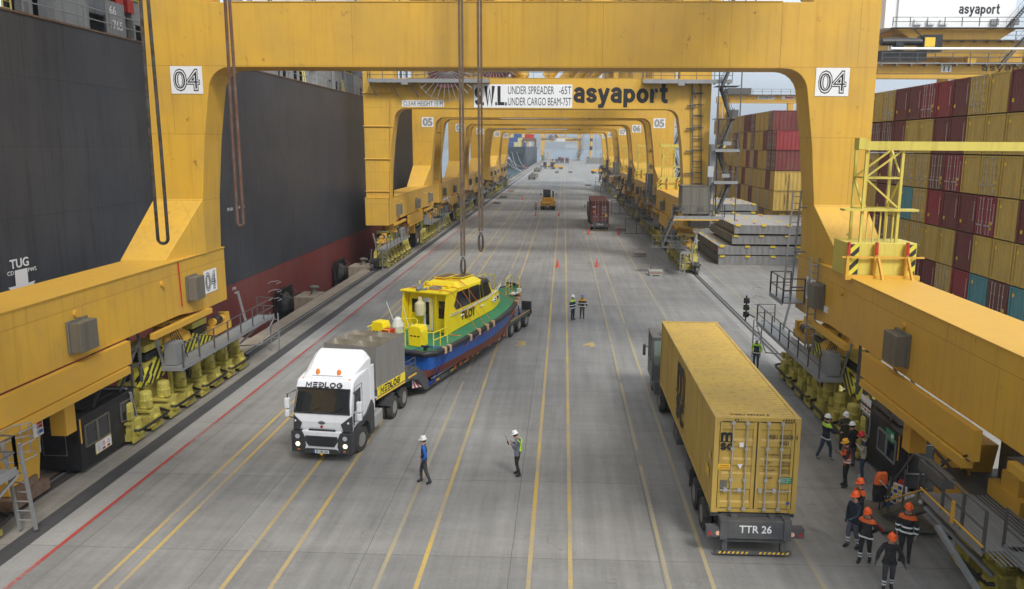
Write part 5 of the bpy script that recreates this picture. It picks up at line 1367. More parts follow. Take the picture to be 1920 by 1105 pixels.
# ================================================================ YARD TRACTORS WITH CONTAINERS
MX, MY = 4.42, 21.0
def yard_truck(loc, label, num):
    t = empty('terminal_tractor', loc, 0, label, 'yard truck', 'yard trucks carrying a container away from the camera')
    W = 2.438
    b = MB()
    for x in (.55, 1.65): b.box(x, -.2, .95, x + .2, 13.2, 1.22)
    for y in (.0, 1.3, 3.0, 5, 7, 9, 11, 12.3): b.box(.3, y, 1.0, W - .3, y + .2, 1.2)
    for y in (0.1, 11.9):
        b.box(0.0, y, 1.08, .3, y + .35, 1.24); b.box(W - .3, y, 1.08, W, y + .35, 1.24)
    for s, x in ((0, .02), (1, W - .32)):
        for y in (3.6, 6.8): b.box(x, y, .55, x + .3, y + 1.1, 1.05)
    b.bar((.5, 5.0, .25), (.5, 5.0, 1.0), .14); b.bar((W - .5, 5.0, .25), (W - .5, 5.0, 1.0), .14)
    b.build('chassis', chs, t)
    b = MB()
    b.prism([(.27, .62), (W - .27, .62), (W - .2, 1.18), (.2, 1.18)], 'y', -.38, -.1); b.box(.2, -.42, .6, .42, -.05, 1.22); b.box(W - .42, -.42, .6, W - .2, -.05, 1.22)
    b.build('rear_beam', chs, t, bevel=.015)
    text(num, .22, 'sign', t, (W / 2, -.388, .82), FRONT, bold=.012, width=.92)
    b = MB(); b.box(.3, -.3, .16, .45, -.15, .62); b.box(W - .45, -.3, .16, W - .3, -.15, .62); b.box(.42, -.28, .48, W - .42, -.22, .56); b.bar((.3, -.2, .1), (W - .3, -.2, .1), .1)
    b.box(.12, -.3, .1, W - .12, -.2, .2); o = b.build('underrun_guard', chs, t)
    b = MB()
    for i in range(16):
        x = .2 + i * .13
        if abs(i - 7.5) > 1: b.add([(x, -.303, .115), (x + .06, -.303, .115), (x + .1, -.303, .185), (x + .04, -.303, .185)], [(0, 1, 2, 3)])
    b.build('hazard_marking', decal, o)
    for x in (-.18, W - .3):
        b = MB(); b.box(x, -.36, .66, x + .48, -.18, .92); b.box(x, -.36, .92, x + .48, -.12, .95); o = b.build('lamp_box', chs, t)
        s = 1 if x > 1 else -1; cx = x + .24
        b = MB(); b.add([(cx + s * .13 - .07, -.366, .72), (cx + s * .13 + .07, -.366, .72), (cx + s * .13, -.366, .86)], [(0, 1, 2)]); b.build('red_reflector', 'red', o)
        b = MB(); b.lathe([(.07, -.37), (.07, -.36)], (cx - s * .1, 0, .78), 12, 'y'); b.build('tail_lamp', mat('tail_lamp_glow', (.8, .45, .3), .3), o)
    for s, x in ((-1, .12), (1, W - .12)):
        for y in (1.4, 2.8): wheel(t, x, y, .5, .27, 0, s, True)
        wheel(t, x, 12.1, .5, .27, 0, s, True); wheel(t, x + .0, 15.1, .5, .28, 0, s)
        b = MB(); b.box(x - .18, .9, .95, x + .18, 3.3, 1.02) if False else b.box(x - .16, 2.06, .5, x + .16, 2.14, .98); b.box(x - .16, 3.5, .4, x + .16, 3.54, 1.0); b.build('mudguard', dg, t)
    # tractor body: offset cab on the left
    b = MB(); b.box(.1, 12.9, .55, W - .1, 16.4, .95); b.box(.15, 16.0, .4, W - .15, 16.7, 1.1); b.box(1.5, 13.9, .95, W - .15, 16.3, 1.6); b.box(-.12, 12.9, .5, .3, 13.9, 1.1)
    b.box(1.6, 12.9, .95, 1.9, 13.2, 2.6); b.build('tractor_frame', chs, t, bevel=.02)
    cb = empty('cab'); cb.parent = t; cb.location = (-.2, 13.6, .95)
    b = MB(); w, d, h = 1.5, 1.75, 2.12
    b.box(0, 0, 0, w, d, .75)
    for x in (0, w - .09):
        for y in (0, d - .1, .85): b.box(x, y, .75, x + .09, y + .1, h - .12)
    b.box(-.02, -.04, h - .12, w + .02, d + .04, h); b.build('cab_shell', mat('cab_grey', (.11, .115, .12), .45, var=.2, scale=2), cb, bevel=.015)
    tg = bpy.data.materials.new('clear_glass'); n, l = nodes_of(tg); bs = n.get('Principled BSDF'); bs.inputs['Base Color'].default_value = (.6, .68, .65, 1); bs.inputs['Roughness'].default_value = .03
    tr = n.new('ShaderNodeBsdfTransparent'); tr.inputs['Color'].default_value = (.72, .8, .76, 1); ms = n.new('ShaderNodeMixShader'); ms.inputs['Fac'].default_value = .2
    l.new(tr.outputs[0], ms.inputs[1]); l.new(bs.outputs[0], ms.inputs[2]); l.new(ms.outputs[0], n.get('Material Output').inputs['Surface'])
    b = MB(); b.box(.09, .02, .75, w - .09, .035, h - .12); b.box(.02, .1, .75, .035, .85, h - .12); b.box(.02, .95, .75, .035, d - .1, h - .12); b.box(.09, d - .035, .75, w - .09, d - .02, h - .12); b.build('cab_glass', tg, cb)
    b = MB(); b.box(.45, .15, h, 1.4, .7, h + .28); b.build('air_conditioner', wp, cb, bevel=.03)
    b = MB(); b.lathe([(.07, 0), (.07, .12), (.02, .15)], (.9, 1.2, h), 10); b.build('beacon', mat('beacon_lit', (.9, .35, .03), .3, emit=(1, .45, .05, 3)), cb, smooth=True)
    b = MB(); b.box(-.42, .1, 1.2, -.3, .3, 1.7); b.box(w + .3, .1, 1.2, w + .42, .3, 1.7); b.bar((0, .2, 1.6), (-.3, .2, 1.6), .03); b.bar((w, .2, 1.6), (w + .3, .2, 1.6), .03); b.build('mirror', dg, cb)
    b = MB(); b.box(.45, .7, .5, 1.0, 1.2, .7); b.box(.45, .55, .6, 1.0, .7, 1.3); b.build('seat', 'black', cb)
    return t
yard_truck((MX, MY, 0), 'nearest yard truck, TTR 26 on its rear beam, under the big ochre container', 'TTR 26')
yard_truck((3.95, 107.4, 0), 'distant yard truck marked TTR 10 under the maroon container, hatch covers to its right', 'TTR 10')
def hero_container(c, loc, label):
    o = container_mesh(12.192, H=2.896, axis='y', fine=True, door=True).build('shipping_container', CM[c], None, loc)
    tag(o, label, 'container')
    d = door_mesh(H=2.896).build('door', CM[c], o); rods_mesh(H=2.896).build('lock_rod', gal, d)
    b = MB(); b.box(.125, .012, .13, .14, .03, 2.77); b.box(2.298, .012, .13, 2.313, .03, 2.77); b.box(1.2, -.002, .13, 1.238, .06, 2.77); b.box(.14, .01, 2.755, 2.3, .03, 2.775); b.box(.14, .01, .125, 2.3, .03, .14); b.build('door_seal', 'black', d)
    return o, d
HC, HD = hero_container('o', (MX, MY, 1.25), 'big ochre shipping container with MSC logo on the nearest yard truck')
CM['o']
yy = -.012
strokes('m', .34, .22, 'ink', HC, (.36, yy, 2.2), FRONT, width=.36); strokes('sc', .27, .22, 'ink', HC, (.36, yy, 1.93), FRONT, width=.36)
b = MB(); b.box(.14, yy - .002, 2.165, .6, yy + .002, 2.185); b.build('logo_bar', 'ink', HC)
text('MSBU', .13, 'ink', HC, (1.66, yy, 2.28), FRONT, width=.26); text('682626  6', .13, 'ink', HC, (2.12, yy, 2.28), FRONT, width=.5); text('45G1', .13, 'ink', HC, (1.98, yy, 2.1), FRONT, width=.26)
for i, (a, c1, c2) in enumerate((('MAX GROSS', '32.500 KGS', '71.650 LBS'), ('TARE', '3.700 KGS', '8.160 LBS'), ('PAYLOAD', '28.800 KGS', '63.490 LBS'), ('CU.CAP.', '76.4 CU.M.', '2.700 CU.FT.'))):
    z = 1.78 - i * .235
    text(a, .05, 'ink', HC, (1.46, yy, z), FRONT, align='LEFT'); text(c1, .05, 'ink', HC, (1.9, yy, z), FRONT, align='LEFT', width=.3); text(c2, .05, 'ink', HC, (1.9, yy, z - .08), FRONT, align='LEFT', width=.3)
def decal_box(nm, m_, x0, x1, z0, z1, par=HC):
    b = MB(); b.box(x0, yy - .002, z0, x1, yy + .001, z1); return b.build(nm, m_, par)
o = decal_box('caution_sticker', decal, .14, .49, 1.33, 1.5); text('CAUTION', .04, 'red', o, (.315, yy - .004, 1.43), FRONT); text('HIGH TRAILER', .045, 'red', o, (.315, yy - .004, 1.36), FRONT, width=.3)
decal_box('plate', 'boxg', .22, .42, .72, 1.0); decal_box('white_sticker', 'sign', .72, .84, 2.02, 2.16)
o = decal_box('green_sticker', 'green', 1.93, 2.27, .93, 1.12); text('Eco-Container', .035, 'sign', o, (2.1, yy - .004, 1.07), FRONT, width=.26); text('Surface Coating', .025, 'sign', o, (2.1, yy - .004, 1.02), FRONT, width=.26); text('Green Floor', .025, 'sign', o, (2.1, yy - .004, .97), FRONT, width=.2)
b = MB(); b.add([(.69, yy, 1.5), (.85, yy, 1.5), (.77, yy, 1.35)], [(0, 1, 2)]); b.build('warning_triangle', 'sign', HC)
b = MB(); b.add([(2.2 + .05 * math.cos(t * PI / 8), yy, .32 + .05 * math.sin(t * PI / 8)) for t in range(16)], [tuple(range(16))]); b.build('round_sticker', 'blue', HC)
for x0 in (1.9, .55):
    b = MB()
    for i in range(5 if x0 > 1 else 2): b.add([(x0 + i * .075, yy, 2.815), (x0 + .035 + i * .075, yy, 2.815), (x0 + .06 + i * .075, yy, 2.87), (x0 + .025 + i * .075, yy, 2.87)], [(0, 1, 2, 3)])
    b.build('hazard_marking', 'ink', HC)
# MSC side letters, upright on the long side
strokes('m', 1.45, .2, 'ink', HC, (-.008, 6.35, 1.45), FACENX, width=1.75); strokes('sc', 1.15, .2, 'ink', HC, (-.008, 6.35, .4), FACENX, width=1.75)
b = MB(); b.box(-.012, 5.3, 1.3, -.004, 7.4, 1.36); b.build('logo_bar', 'ink', HC)
b = MB(); b.box(-.012, .55, .85, -.006, .95, 1.12); b.build('warning_sticker', decal, HC)
b = MB(); b.add([(-.01, .35, 1.45), (-.01, .65, 1.45), (-.01, .5, 1.7)], [(0, 1, 2)]); b.build('warning_triangle', decal, HC)
text('MSBU 682626 6', .12, 'ink', HC, (1.05, .25, 2.885), (0, 0, 0), width=1.1)
RC, RD = hero_container('m', (3.95, 107.4, 1.25), 'maroon container with faded pink roof on the distant yard truck in the lane')
o = decal_box('sticker', decal, 1.9, 2.2, .75, 1.1, RC); o = decal_box('sticker', 'sign', .15, .6, 2.05, 2.17, RC); o = decal_box('sticker', decal, .25, .5, 1.35, 1.5, RC)
for z in (2.2, 2.05, 1.8, 1.65, 1.4, 1.2): decal_box('small_print', 'sign', 1.45, 2.1, z, z + .035, RC)

# ---- hatch covers piled beyond the rail
hc = mat('hatch_cover_grey', (.21, .215, .22), .6, var=.3, scale=.7, streak=.6, rust=.16, grime=(.45, .4, .34))
hct = mat('hatch_cover_top', (.32, .31, .29), .7, var=.35, scale=.6, rust=.2, rustcol=(.25, .15, .1))
def hatch(x0, y0, x1, y1, z, label, h=.86, cy=True):
    t = empty('hatch_cover', (x0, y0, z), label=label, cat='hatch cover', group='ship hatch covers piled on the apron')
    W_, D_ = x1 - x0, y1 - y0
    b = MB(); b.box(0, 0, .06, W_, D_, h - .03)
    k = int(W_ / .55)
    for i in range(k + 1): b.box(i * W_ / k - .02, -.04, .1, i * W_ / k + .02, 0, h - .05)
    k = int(D_ / 1.1)
    for i in range(k + 1): b.box(-.04, i * D_ / k - .02, .1, 0, i * D_ / k + .02, h - .05)
    b.box(-.05, -.05, .0, W_ + .05, .1, .1)
    b.build('cover_body', hc, t)
    b = MB(); b.box(-.03, -.03, h - .03, W_ + .03, D_ + .03, h); b.build('top_plate', hct, t)
    b = MB()
    for y in [.15 + i * (D_ - .4) / 3 for i in range(4)]:
        x = .1
        while x < W_ - .6: b.box(x, y, h, x + .55, y + .18, h + .06); b.box(x + .1, y + .03, h + .06, x + .2, y + .15, h + .14); b.box(x + .35, y + .03, h + .06, x + .45, y + .15, h + .14); x += 2.55
    x = .1
    while x < W_ - .5: b.box(x, -.1, h - .12, x + .45, .1, h + .02); x += 2.55
    b.build('lashing_socket', mat('socket_yellow', (.62, .47, .03), .5, var=.2, rust=.2), t)
    b = MB()
    rr = random.Random(int(x0 * 10 + z * 100))
    for i in range(10): x, y = rr.uniform(.5, W_ - .5), rr.uniform(.5, D_ - .5); b.box(x, y, h, x + .2, y + .15, h + .08)
    if z < 1.2 and z > .5: b.box(-.05, .6, .25, -.042, 1.5, .7); b.box(-.05, 4.6, .25, -.042, 5.3, .7)
    b.build('red_lug', 'red', t)
hatch(15.8, 77.2, 28.2, 89.5, 0.02, 'grey hatch cover at the bottom of the near pile')
hatch(15.74, 77.3, 28.1, 89.4, 1.02, 'hatch cover second from the bottom, red panels on its left side')
hatch(17.1, 77.3, 29.0, 89.0, 2.1, 'hatch cover third from the bottom of the near pile')
hatch(17.25, 77.2, 29.0, 89.2, 3.17, 'pale topped hatch cover on top of the near pile, yellow sockets')
hatch(17.5, 103.6, 25.9, 114, 2.2, 'hatch cover under the top one of the far pile')
hatch(17.6, 104, 26.06, 116.5, 3.3, 'rusty edged hatch cover on top of the far pile')
hatch(17.6, 103.8, 26.0, 114, 0.02, 'hatch cover at the bottom of the far pile'); hatch(17.6, 103.8, 26.0, 114, 1.1, 'hatch cover second from bottom of the far pile')

# ---- low concrete blocks, cones
def block(x, y, label, w=1.3, d=.9, h=.5):
    t = empty('concrete_block', (x, y, 0), label=label, cat='block', group='low blocks set along the lanes')
    b = MB(); b.box(-w / 2, -d / 2, .08, w / 2, d / 2, h); 
    for s in (-1, 1): b.box(s * w * .32 - .12, -d / 2 - .01, 0, s * w * .32 + .12, d / 2 + .01, .08)
    b.build('block_body', hct, t, bevel=.02)
    b = MB(); b.box(-w / 2 + .05, -d / 2 - .006, .2, w / 2 - .05, -d / 2, .4); b.build('red_text_band', mat('faded_red_text', (.25, .16, .14), .7, var=.5, scale=9), t)
block(8.6, 70.1, 'low pale block on the apron between the container truck and crane 05, nearest one')
block(8.35, 82.4, 'low pale block behind the nearest one on the right'); block(8.0, 107.5, 'low pale block beside the distant maroon container truck', 1.5)
block(7.2, 230, 'low pale block far up the right lanes before the last cranes', 1.7)
for y, s in ((155.5, 'nearest of the three low blocks by the left cranes'), (173.3, 'middle of the three low blocks by the left cranes'), (197.6, 'farthest of the three low blocks by the left cranes')): block(-13.6, y, s, 1.6)
con = mat('cone_orange', (.55, .07, .03), .55, var=.15)
def cone(x, y, label):
    t = empty('traffic_cone', (x, y, 0), random.random(), label, 'cone', 'orange traffic cones')
    b = MB(); b.box(-.2, -.2, 0, .2, .2, .04); b.lathe([(.15, .04), (.03, .85), (.01, .86)], (0, 0, 0), 14); b.build('cone_body', con, t)
    b = MB(); b.lathe([(.115, .38), (.09, .5)], (0, 0, 0), 14); b.build('cone_band', con, t)
cone(-.5, 74.3, 'orange cone on the centre yellow line, left of the pair beyond the two men'); cone(3.36, 74.6, 'orange cone right of the pair beyond the two men')
cone(3.4, 102.7, 'orange cone to the left of the maroon container truck'); cone(7.5, 103.1, 'orange cone right of the maroon container truck by a low block')
cone(-.75, 130.1, 'distant orange cone ahead of the centre line, right of the yellow machine'); cone(-4.75, 129.7, 'distant orange cone lying near the yellow machine'); cone(-9.0, 168.3, 'farthest orange cone in the left lanes')
# ================================================================ PEOPLE
skinm = mat('skin_tone', (.42, .24, .17), .55)
def cloth(name, rgb): return mat('cloth_' + name, rgb, .85, var=.25, scale=6, grime=(.5, .5, .5), bump=.2)
refl = mat('reflective_tape', (.72, .74, .74), .35)
CL = dict(navy=cloth('navy', (.014, .022, .045)), blue=cloth('bright_blue', (.01, .12, .5)), dgrey=cloth('dark_grey', (.045, .047, .055)), grey=cloth('grey', (.13, .145, .175)), black=cloth('black', (.014, .014, .016)),
          jeans=cloth('jeans', (.03, .055, .10)), brown=cloth('brown', (.07, .06, .045)), cream=cloth('cream', (.42, .40, .34)), orange=cloth('orange', (.75, .13, .02)), lime=cloth('lime', (.45, .75, .06)), yellow=cloth('amber_yellow', (.75, .42, .03)),
          work=cloth('work_grey_blue', (.10, .115, .16)), shoe=cloth('shoe_black', (.02, .018, .017)), wshoe=cloth('shoe_pale', (.45, .45, .45)), glove=cloth('glove_teal', (.03, .08, .10)), hair=cloth('hair_dark', (.018, .012, .009)))
HELM = dict(white=(.8, .8, .8), orange=(.85, .12, .02), red=(.6, .015, .015), yellow=(.8, .4, .02), blue=(.18, .22, .42))
import bmesh
def person(x, y, face, label, top='black', legs='black', shoes='shoe', helmet='white', h=1.76, pose='stand', arms=('down', 'down'), gloves=False, bands=(), shin_bands=False, vest=None, yoke=None, sleeve=None, nod=0, walk=0, z=0, carry=None, group='port workers on the quay'):
    root = empty('person', (x, y, z), R(face), label, 'person', group)
    V = []; E = []; RR = []; K = []          # positions, edges, radii, bone kinds per edge
    def v(p, r): V.append(Vector(p)); RR.append(r); return len(V) - 1
    def e(a, b, k): E.append((a, b)); K.append(k)
    hipz = .93
    if pose == 'sit': hipz = .55
    pel = v((0, 0, hipz), .15); wai = v((0, -.005, hipz + .16), .145); ch = v((0, 0, hipz + .34), .165); up = v((0, 0, hipz + .46), .13)
    nk = v((0, .01, hipz + .55), .066); hd = v((0, .03 + nod * .05, hipz + .635 - nod * .02), .084); tp = v((0, .02 + nod * .09, hipz + .74 - nod * .03), .088)
    e(pel, wai, 'torso'); e(wai, ch, 'torso'); e(ch, up, 'torso'); e(up, nk, 'neck'); e(nk, hd, 'head'); e(hd, tp, 'head')
    hem = None
    ns = v((0, .128 + nod * .07, hipz + .65 - nod * .05), .014); e(hd, ns, 'head')
    for s in (-1, 1):
        sh = v((s * .175, 0, hipz + .45), .078)
        e(up, sh, 'arm')
        m = arms[0 if s < 0 else 1]
        S = V[sh]
        if m == 'down': el = S + Vector((s * .07, -.03, -.27)); ha = el + Vector((s * .0, .06, -.24))
        elif m == 'fold': el = S + Vector((s * .06, .02, -.26)); ha = el + Vector((-s * .2, .22, .02))
        elif m == 'phone': el = S + Vector((s * .04, .05, -.26)); ha = el + Vector((-s * .12, .2, .13))
        elif m == 'out': el = S + Vector((s * .08, .14, -.22)); ha = el + Vector((s * .02, .24, -.02))
        elif m == 'side': el = S + Vector((s * .12, .0, -.245)); ha = el + Vector((s * .07, .1, -.22))
        elif m == 'back': el = S + Vector((s * .09, -.1, -.25)); ha = el + Vector((-s * .16, -.06, -.16))
        elif m == 'pocket': el = S + Vector((s * .1, -.07, -.26)); ha = el + Vector((-s * .06, .15, -.14))
        elif m == 'wheel': el = S + Vector((s * .05, .1, -.24)); ha = el + Vector((-s * .02, .26, .05))
        m1 = v(S.lerp(el, .5), .074); eb = v(el, .066); m2 = v(el.lerp(ha, .55), .058); wr = v(ha, .036)
        e(sh, m1, 'arm'); e(m1, eb, 'arm'); e(eb, m2, 'arm'); e(m2, wr, 'arm')
        d = (ha - el).normalized(); side = d.cross(Vector((0, 0, 1))); side = side.normalized() if side.length > .1 else Vector((1, 0, 0))
        if m in ('down', 'side', 'pocket', 'back'): side = Vector((0, 1, 0)); side = (side - d * side.dot(d)).normalized()
        nrm = d.cross(side).normalized() * (1 if m != 'down' else s)
        pa = v(ha + d * .055, .034); e(wr, pa, 'hand')
        for i, (off, L) in enumerate(((.030, .062), (.010, .072), (-.010, .066), (-.029, .05))):
            b0 = v(ha + d * .085 + side * off, .0115); k1 = v(ha + d * (.09 + L * .5) + side * off * 1.1 - nrm * .006, .0095); k2 = v(ha + d * (.088 + L * .85) + side * off * 1.1 - nrm * (.022 + .004 * i), .008)
            e(pa, b0, 'hand'); e(b0, k1, 'hand'); e(k1, k2, 'hand')
        t0 = v(ha + d * .045 + side * .042, .012); t1 = v(ha + d * .085 + side * .062 - nrm * .012, .010); e(pa, t0, 'hand'); e(t0, t1, 'hand')
        # legs
        hp = v((s * .095, 0, hipz - .07), .105); e(pel, hp, 'leg')
        if pose == 'sit': kn = Vector((s * .12, .42, hipz - .02)); an = Vector((s * .12, .5, hipz - .42))
        else:
            st = s * walk
            kn = Vector((s * .105, .03 + st * .16, .49)); an = Vector((s * .11, -.02 + st * .24 - (.06 if st < 0 else 0), .095))
        t_ = v(V[hp].lerp(kn, .5), .09); k_ = v(kn, .068); c_ = v(kn.lerp(an, .4), .064); a_ = v(an, .05)
        e(hp, t_, 'leg'); e(t_, k_, 'leg'); e(k_, c_, 'leg'); e(c_, a_, 'leg')
        hl = v(an + Vector((0, -.045, -.05)), .045); bl = v(an + Vector((s * .01, .1, -.05)), .05); to = v(an + Vector((s * .02, .17, -.058)), .04)
        e(a_, hl, 'foot'); e(a_, bl, 'foot'); e(bl, to, 'foot')
    me = bpy.data.meshes.new('body'); me.from_pydata([tuple(p) for p in V], E, [])
    o = bpy.data.objects.new('body', me); col.objects.link(o)
    me.skin_vertices or bpy.data
    bm = bmesh.new(); bm.from_mesh(me); lay = bm.verts.layers.skin.verify(); bm.verts.ensure_lookup_table()
    for i, vv in enumerate(bm.verts): vv[lay].radius = (RR[i], RR[i]); vv[lay].use_root = (i == 0)
    bm.to_mesh(me); bm.free()
    sk = o.modifiers.new('skin', 'SKIN'); sk.use_smooth_shade = True; sk.branch_smoothing = .4
    sb = o.modifiers.new('sub', 'SUBSURF'); sb.levels = 2; sb.render_levels = 2
    dg_ = bpy.context.evaluated_depsgraph_get(); nm = bpy.data.meshes.new_from_object(o.evaluated_get(dg_)); o.modifiers.clear(); o.data = nm; nm.name = 'body'
    def nearest(p):
        best = 9; kk = None
        for (a, b_), k in zip(E, K):
            A = V[a]; Bv = V[b_]; ab = Bv - A; t = max(0, min(1, (p - A).dot(ab) / max(1e-9, ab.length_squared)))
            dd = (p - (A + ab * t)).length - (RR[a] * (1 - t) + RR[b_] * t)
            if dd < best: best = dd; kk = k
        return kk
    # a chest is wider than deep; a jacket hangs over the hips
    for vt in nm.vertices:
        p = vt.co; 
        if p.z > hipz - .12 and p.z < hipz + .5 and abs(p.x) < .25: vt.co.y *= .80
        if nearest(p) == 'torso' or (nearest(p) == 'leg' and p.z > hipz - .1): f_ = 1.22 if p.z < hipz + .0 else 1.12; vt.co.x *= f_; vt.co.y *= 1.12 if p.z < hipz + .1 else 1.05
    top_m = CL[top]; sl = CL[sleeve or top]
    mats = [top_m, CL[legs], CL[shoes], CL['glove'] if gloves else skinm, skinm, sl]
    for m_ in mats: nm.materials.append(m_)
    jz = hipz - .10
    for pl in nm.polygons:
        k = nearest(pl.center)
        if k == 'torso': i = 0
        elif k == 'leg': i = 0 if (pl.center.z > jz and pose != 'sit') else 1
        elif k == 'arm': i = 5
        elif k == 'foot': i = 2
        elif k == 'hand': i = 3
        elif k == 'neck': i = 4 if pl.center.z > hipz + .53 else 0
        else: i = 4
        pl.material_index = i; pl.use_smooth = True
    o.parent = root
    sc = h / 1.80
    root.scale = (sc, sc, sc)
    def shell(name, m_, z0, z1, kinds, off=.008, cond=None):
        bb = bmesh.new(); bb.from_mesh(nm)
        for zz in (z0, z1): bmesh.ops.bisect_plane(bb, geom=bb.verts[:] + bb.edges[:] + bb.faces[:], plane_co=(0, 0, zz), plane_no=(0, 0, 1))
        dl = [f for f in bb.faces if not (z0 < f.calc_center_median().z < z1 and nearest(f.calc_center_median()) in kinds and (cond is None or cond(f.calc_center_median())))]
        bmesh.ops.delete(bb, geom=dl, context='FACES')
        bb.normal_update()
        for q in bb.verts: q.co += q.normal * off
        m2 = bpy.data.meshes.new(name); bb.to_mesh(m2); bb.free(); m2.materials.clear(); m2.materials.append(m_)
        for pl in m2.polygons: pl.material_index = 0; pl.use_smooth = True
        q = bpy.data.objects.new(name, m2); col.objects.link(q); q.parent = root; return q
    if vest: shell('safety_vest', CL[vest], hipz - .06, hipz + .5, ('torso', 'leg', 'arm'), .014, lambda c: abs(c.x) < .17)
    if yoke: shell('shoulder_yoke', CL[yoke], hipz + .40, hipz + .53, ('torso', 'arm'), .010)
    for z0 in bands: shell('reflective_band', refl, hipz + z0, hipz + z0 + .055, ('torso', 'arm', 'leg'), .018)
    if shin_bands:
        for z0 in (.2, .3): shell('reflective_band', refl, z0, z0 + .055, ('leg',), .01)
    # eyes, hair, helmet
    hc_ = V[hd]; tcn = V[tp]
    for s in (-1, 1):
        b = MB(); b.lathe([(.002, -.008), (.011, 0), (.002, .008)], (s * .03, hc_.y + .076, hc_.z + .028), 8); b.build('eye', CL['hair'], root)
    b = MB(); b.lathe([(.001, -.075), (.06, -.06), (.088, -.02), (.092, .03), (.08, .08)], (0, tcn.y - .018, tcn.z - .03), 14); hr = b.build('hair', CL['hair'], root, smooth=True)
    for vt in hr.data.vertices:
        if vt.co.y > tcn.y + .02 and vt.co.z < tcn.z - .01: vt.co.y = tcn.y + .02
    if helmet:
        b = MB(); b.lathe([(.128, -.004), (.118, .012), (.112, .02), (.108, .06), (.09, .1), (.055, .125), (.01, .134)], (0, 0, 0), 20)
        hl = b.build('hard_hat', mat('helmet_' + helmet, HELM[helmet], .3), root, (0, tcn.y - .005, tcn.z + .012), (-R(6) - nod * .25, 0, 0), smooth=True)
        bb = MB(); bb.prism([(-.075, .09), (.075, .09), (.055, .165), (-.055, .165)], 'z', -.006, .006); bb.build('brim', MATS['helmet_' + helmet], hl)
        r = MB(); r.box(-.01, -.1, .1, .01, .07, .138); r.build('ridge', MATS['helmet_' + helmet], hl)
    if carry:
        b = MB(); b.box(-.035, -.01, -.07, .035, .01, .07)
        if carry == 'radio': b.tube((.02, 0, .07), (.02, 0, .3), .006, n=5)
        tag(b.build('phone' if carry != 'radio' else 'radio', 'black', None, (0, 0, 0)), None)
        q = bpy.data.objects[-1] if False else None
    return root
def held(p, kind, off, label):
    """phone or radio in the hand: its own thing"""
    b = MB(); b.box(-.035, -.008, -.07, .035, .008, .07)
    if kind == 'radio': b.tube((.02, 0, .07), (.02, 0, .28), .007, n=5); b.box(-.03, .008, .0, .03, .014, .05)
    o = b.build('two_way_radio' if kind == 'radio' else 'mobile_phone', 'black', None)
    m = Matrix.Translation(p.location) @ p.rotation_euler.to_matrix().to_4x4() @ Matrix.Translation(Vector(off) * p.scale.x)
    o.location = m.translation; o.rotation_euler = (R(-25), 0, p.rotation_euler.z)
    return tag(o, label, 'radio' if kind == 'radio' else 'phone')
# facing: 0 looks away from the camera (+Y), 90 looks to -X, 180 looks at the camera, -90 looks to +X
p = person(-4.78, 25.15, 100, 'man in navy gilet with bright blue sleeves and white helmet walking alone', 'navy', 'dgrey', 'shoe', 'white', 1.76, arms=('pocket', 'pocket'), sleeve='blue', walk=.55)
p = person(-1.54, 25.95, 75, 'man in grey jacket with crossed reflective braces holding a radio', 'grey', 'black', 'shoe', 'white', 1.73, arms=('phone', 'phone'), nod=1, walk=.2)
b = MB()
for s in (-1, 1): b.bar((s * .13, -.128, 1.40), (-s * .13, -.140, 1.04), .045, .012); b.bar((s * .13, -.128, 1.40), (s * .13, -.02, 1.475), .045, .012)
b.bar((-.14, -.142, 1.03), (.14, -.142, 1.03), .05, .012); b.build('reflective_brace', CL['lime'], p)
held(p, 'radio', (-.05, .36, 1.28), 'black two-way radio in the hand of the man in grey jacket')
person(.72, 51.2, -130, 'man in dark jacket with lime shoulders, left of the pair standing in the lane', 'navy', 'navy', 'shoe', 'white', 1.75, arms=('down', 'down'), yoke='lime', bands=(-.07, .12))
person(1.38, 51.6, 172, 'man in dark jacket with amber shoulders and blue cap helmet, right of the pair', 'black', 'dgrey', 'shoe', 'blue', 1.72, arms=('side', 'down'), yoke='yellow', bands=(-.03, .2))
person(10.45, 40.1, 150, 'man with lime and black vest and jeans standing beyond the big ochre container', 'black', 'jeans', 'shoe', 'white', 1.74, arms=('pocket', 'pocket'), yoke='lime', sleeve='lime', bands=(-.02,))
person(10.12, 28.05, -75, 'man in navy jacket with lime collar and white shoes striding up to the group', 'navy', 'jeans', 'wshoe', 'white', 1.8, arms=('fold', 'out'), yoke='lime', bands=(-.09,), walk=.8)
person(11.05, 28.7, 170, 'man in brown jacket and white helmet looking down among the group by the cabin', 'brown', 'dgrey', 'shoe', 'white', 1.74, arms=('phone', 'phone'), nod=1)
person(10.85, 27.35, 20, 'man in black puffer jacket and white helmet seen from behind by the cabin', 'black', 'work', 'shoe', 'white', 1.76, arms=('fold', 'fold'), nod=.5)
p = person(10.02, 25.6, 78, 'man in orange safety vest and yellow helmet reading a phone', 'black', 'black', 'shoe', 'yellow', 1.8, arms=('phone', 'phone'), vest='orange', bands=(.02, .12), nod=.8)
held(p, 'phone', (0, .36, 1.27), 'black phone held by the man in orange vest')
person(10.86, 26.3, 70, 'man in cream and navy jacket, jeans and red helmet looking at his hands', 'cream', 'jeans', 'wshoe', 'red', 1.8, arms=('phone', 'phone'), yoke='navy', nod=1)
person(9.22, 22.35, 110, 'man in orange shouldered jacket and orange helmet mostly hidden behind a colleague', 'black', 'black', 'shoe', 'orange', 1.78, arms=('out', 'down'), yoke='orange', gloves=True)
person(8.72, 21.4, 115, 'man in dark jacket and grey-blue work trousers with shin bands, gloved hand out', 'navy', 'work', 'shoe', 'orange', 1.8, arms=('out', 'down'), gloves=True, shin_bands=True, walk=.3)
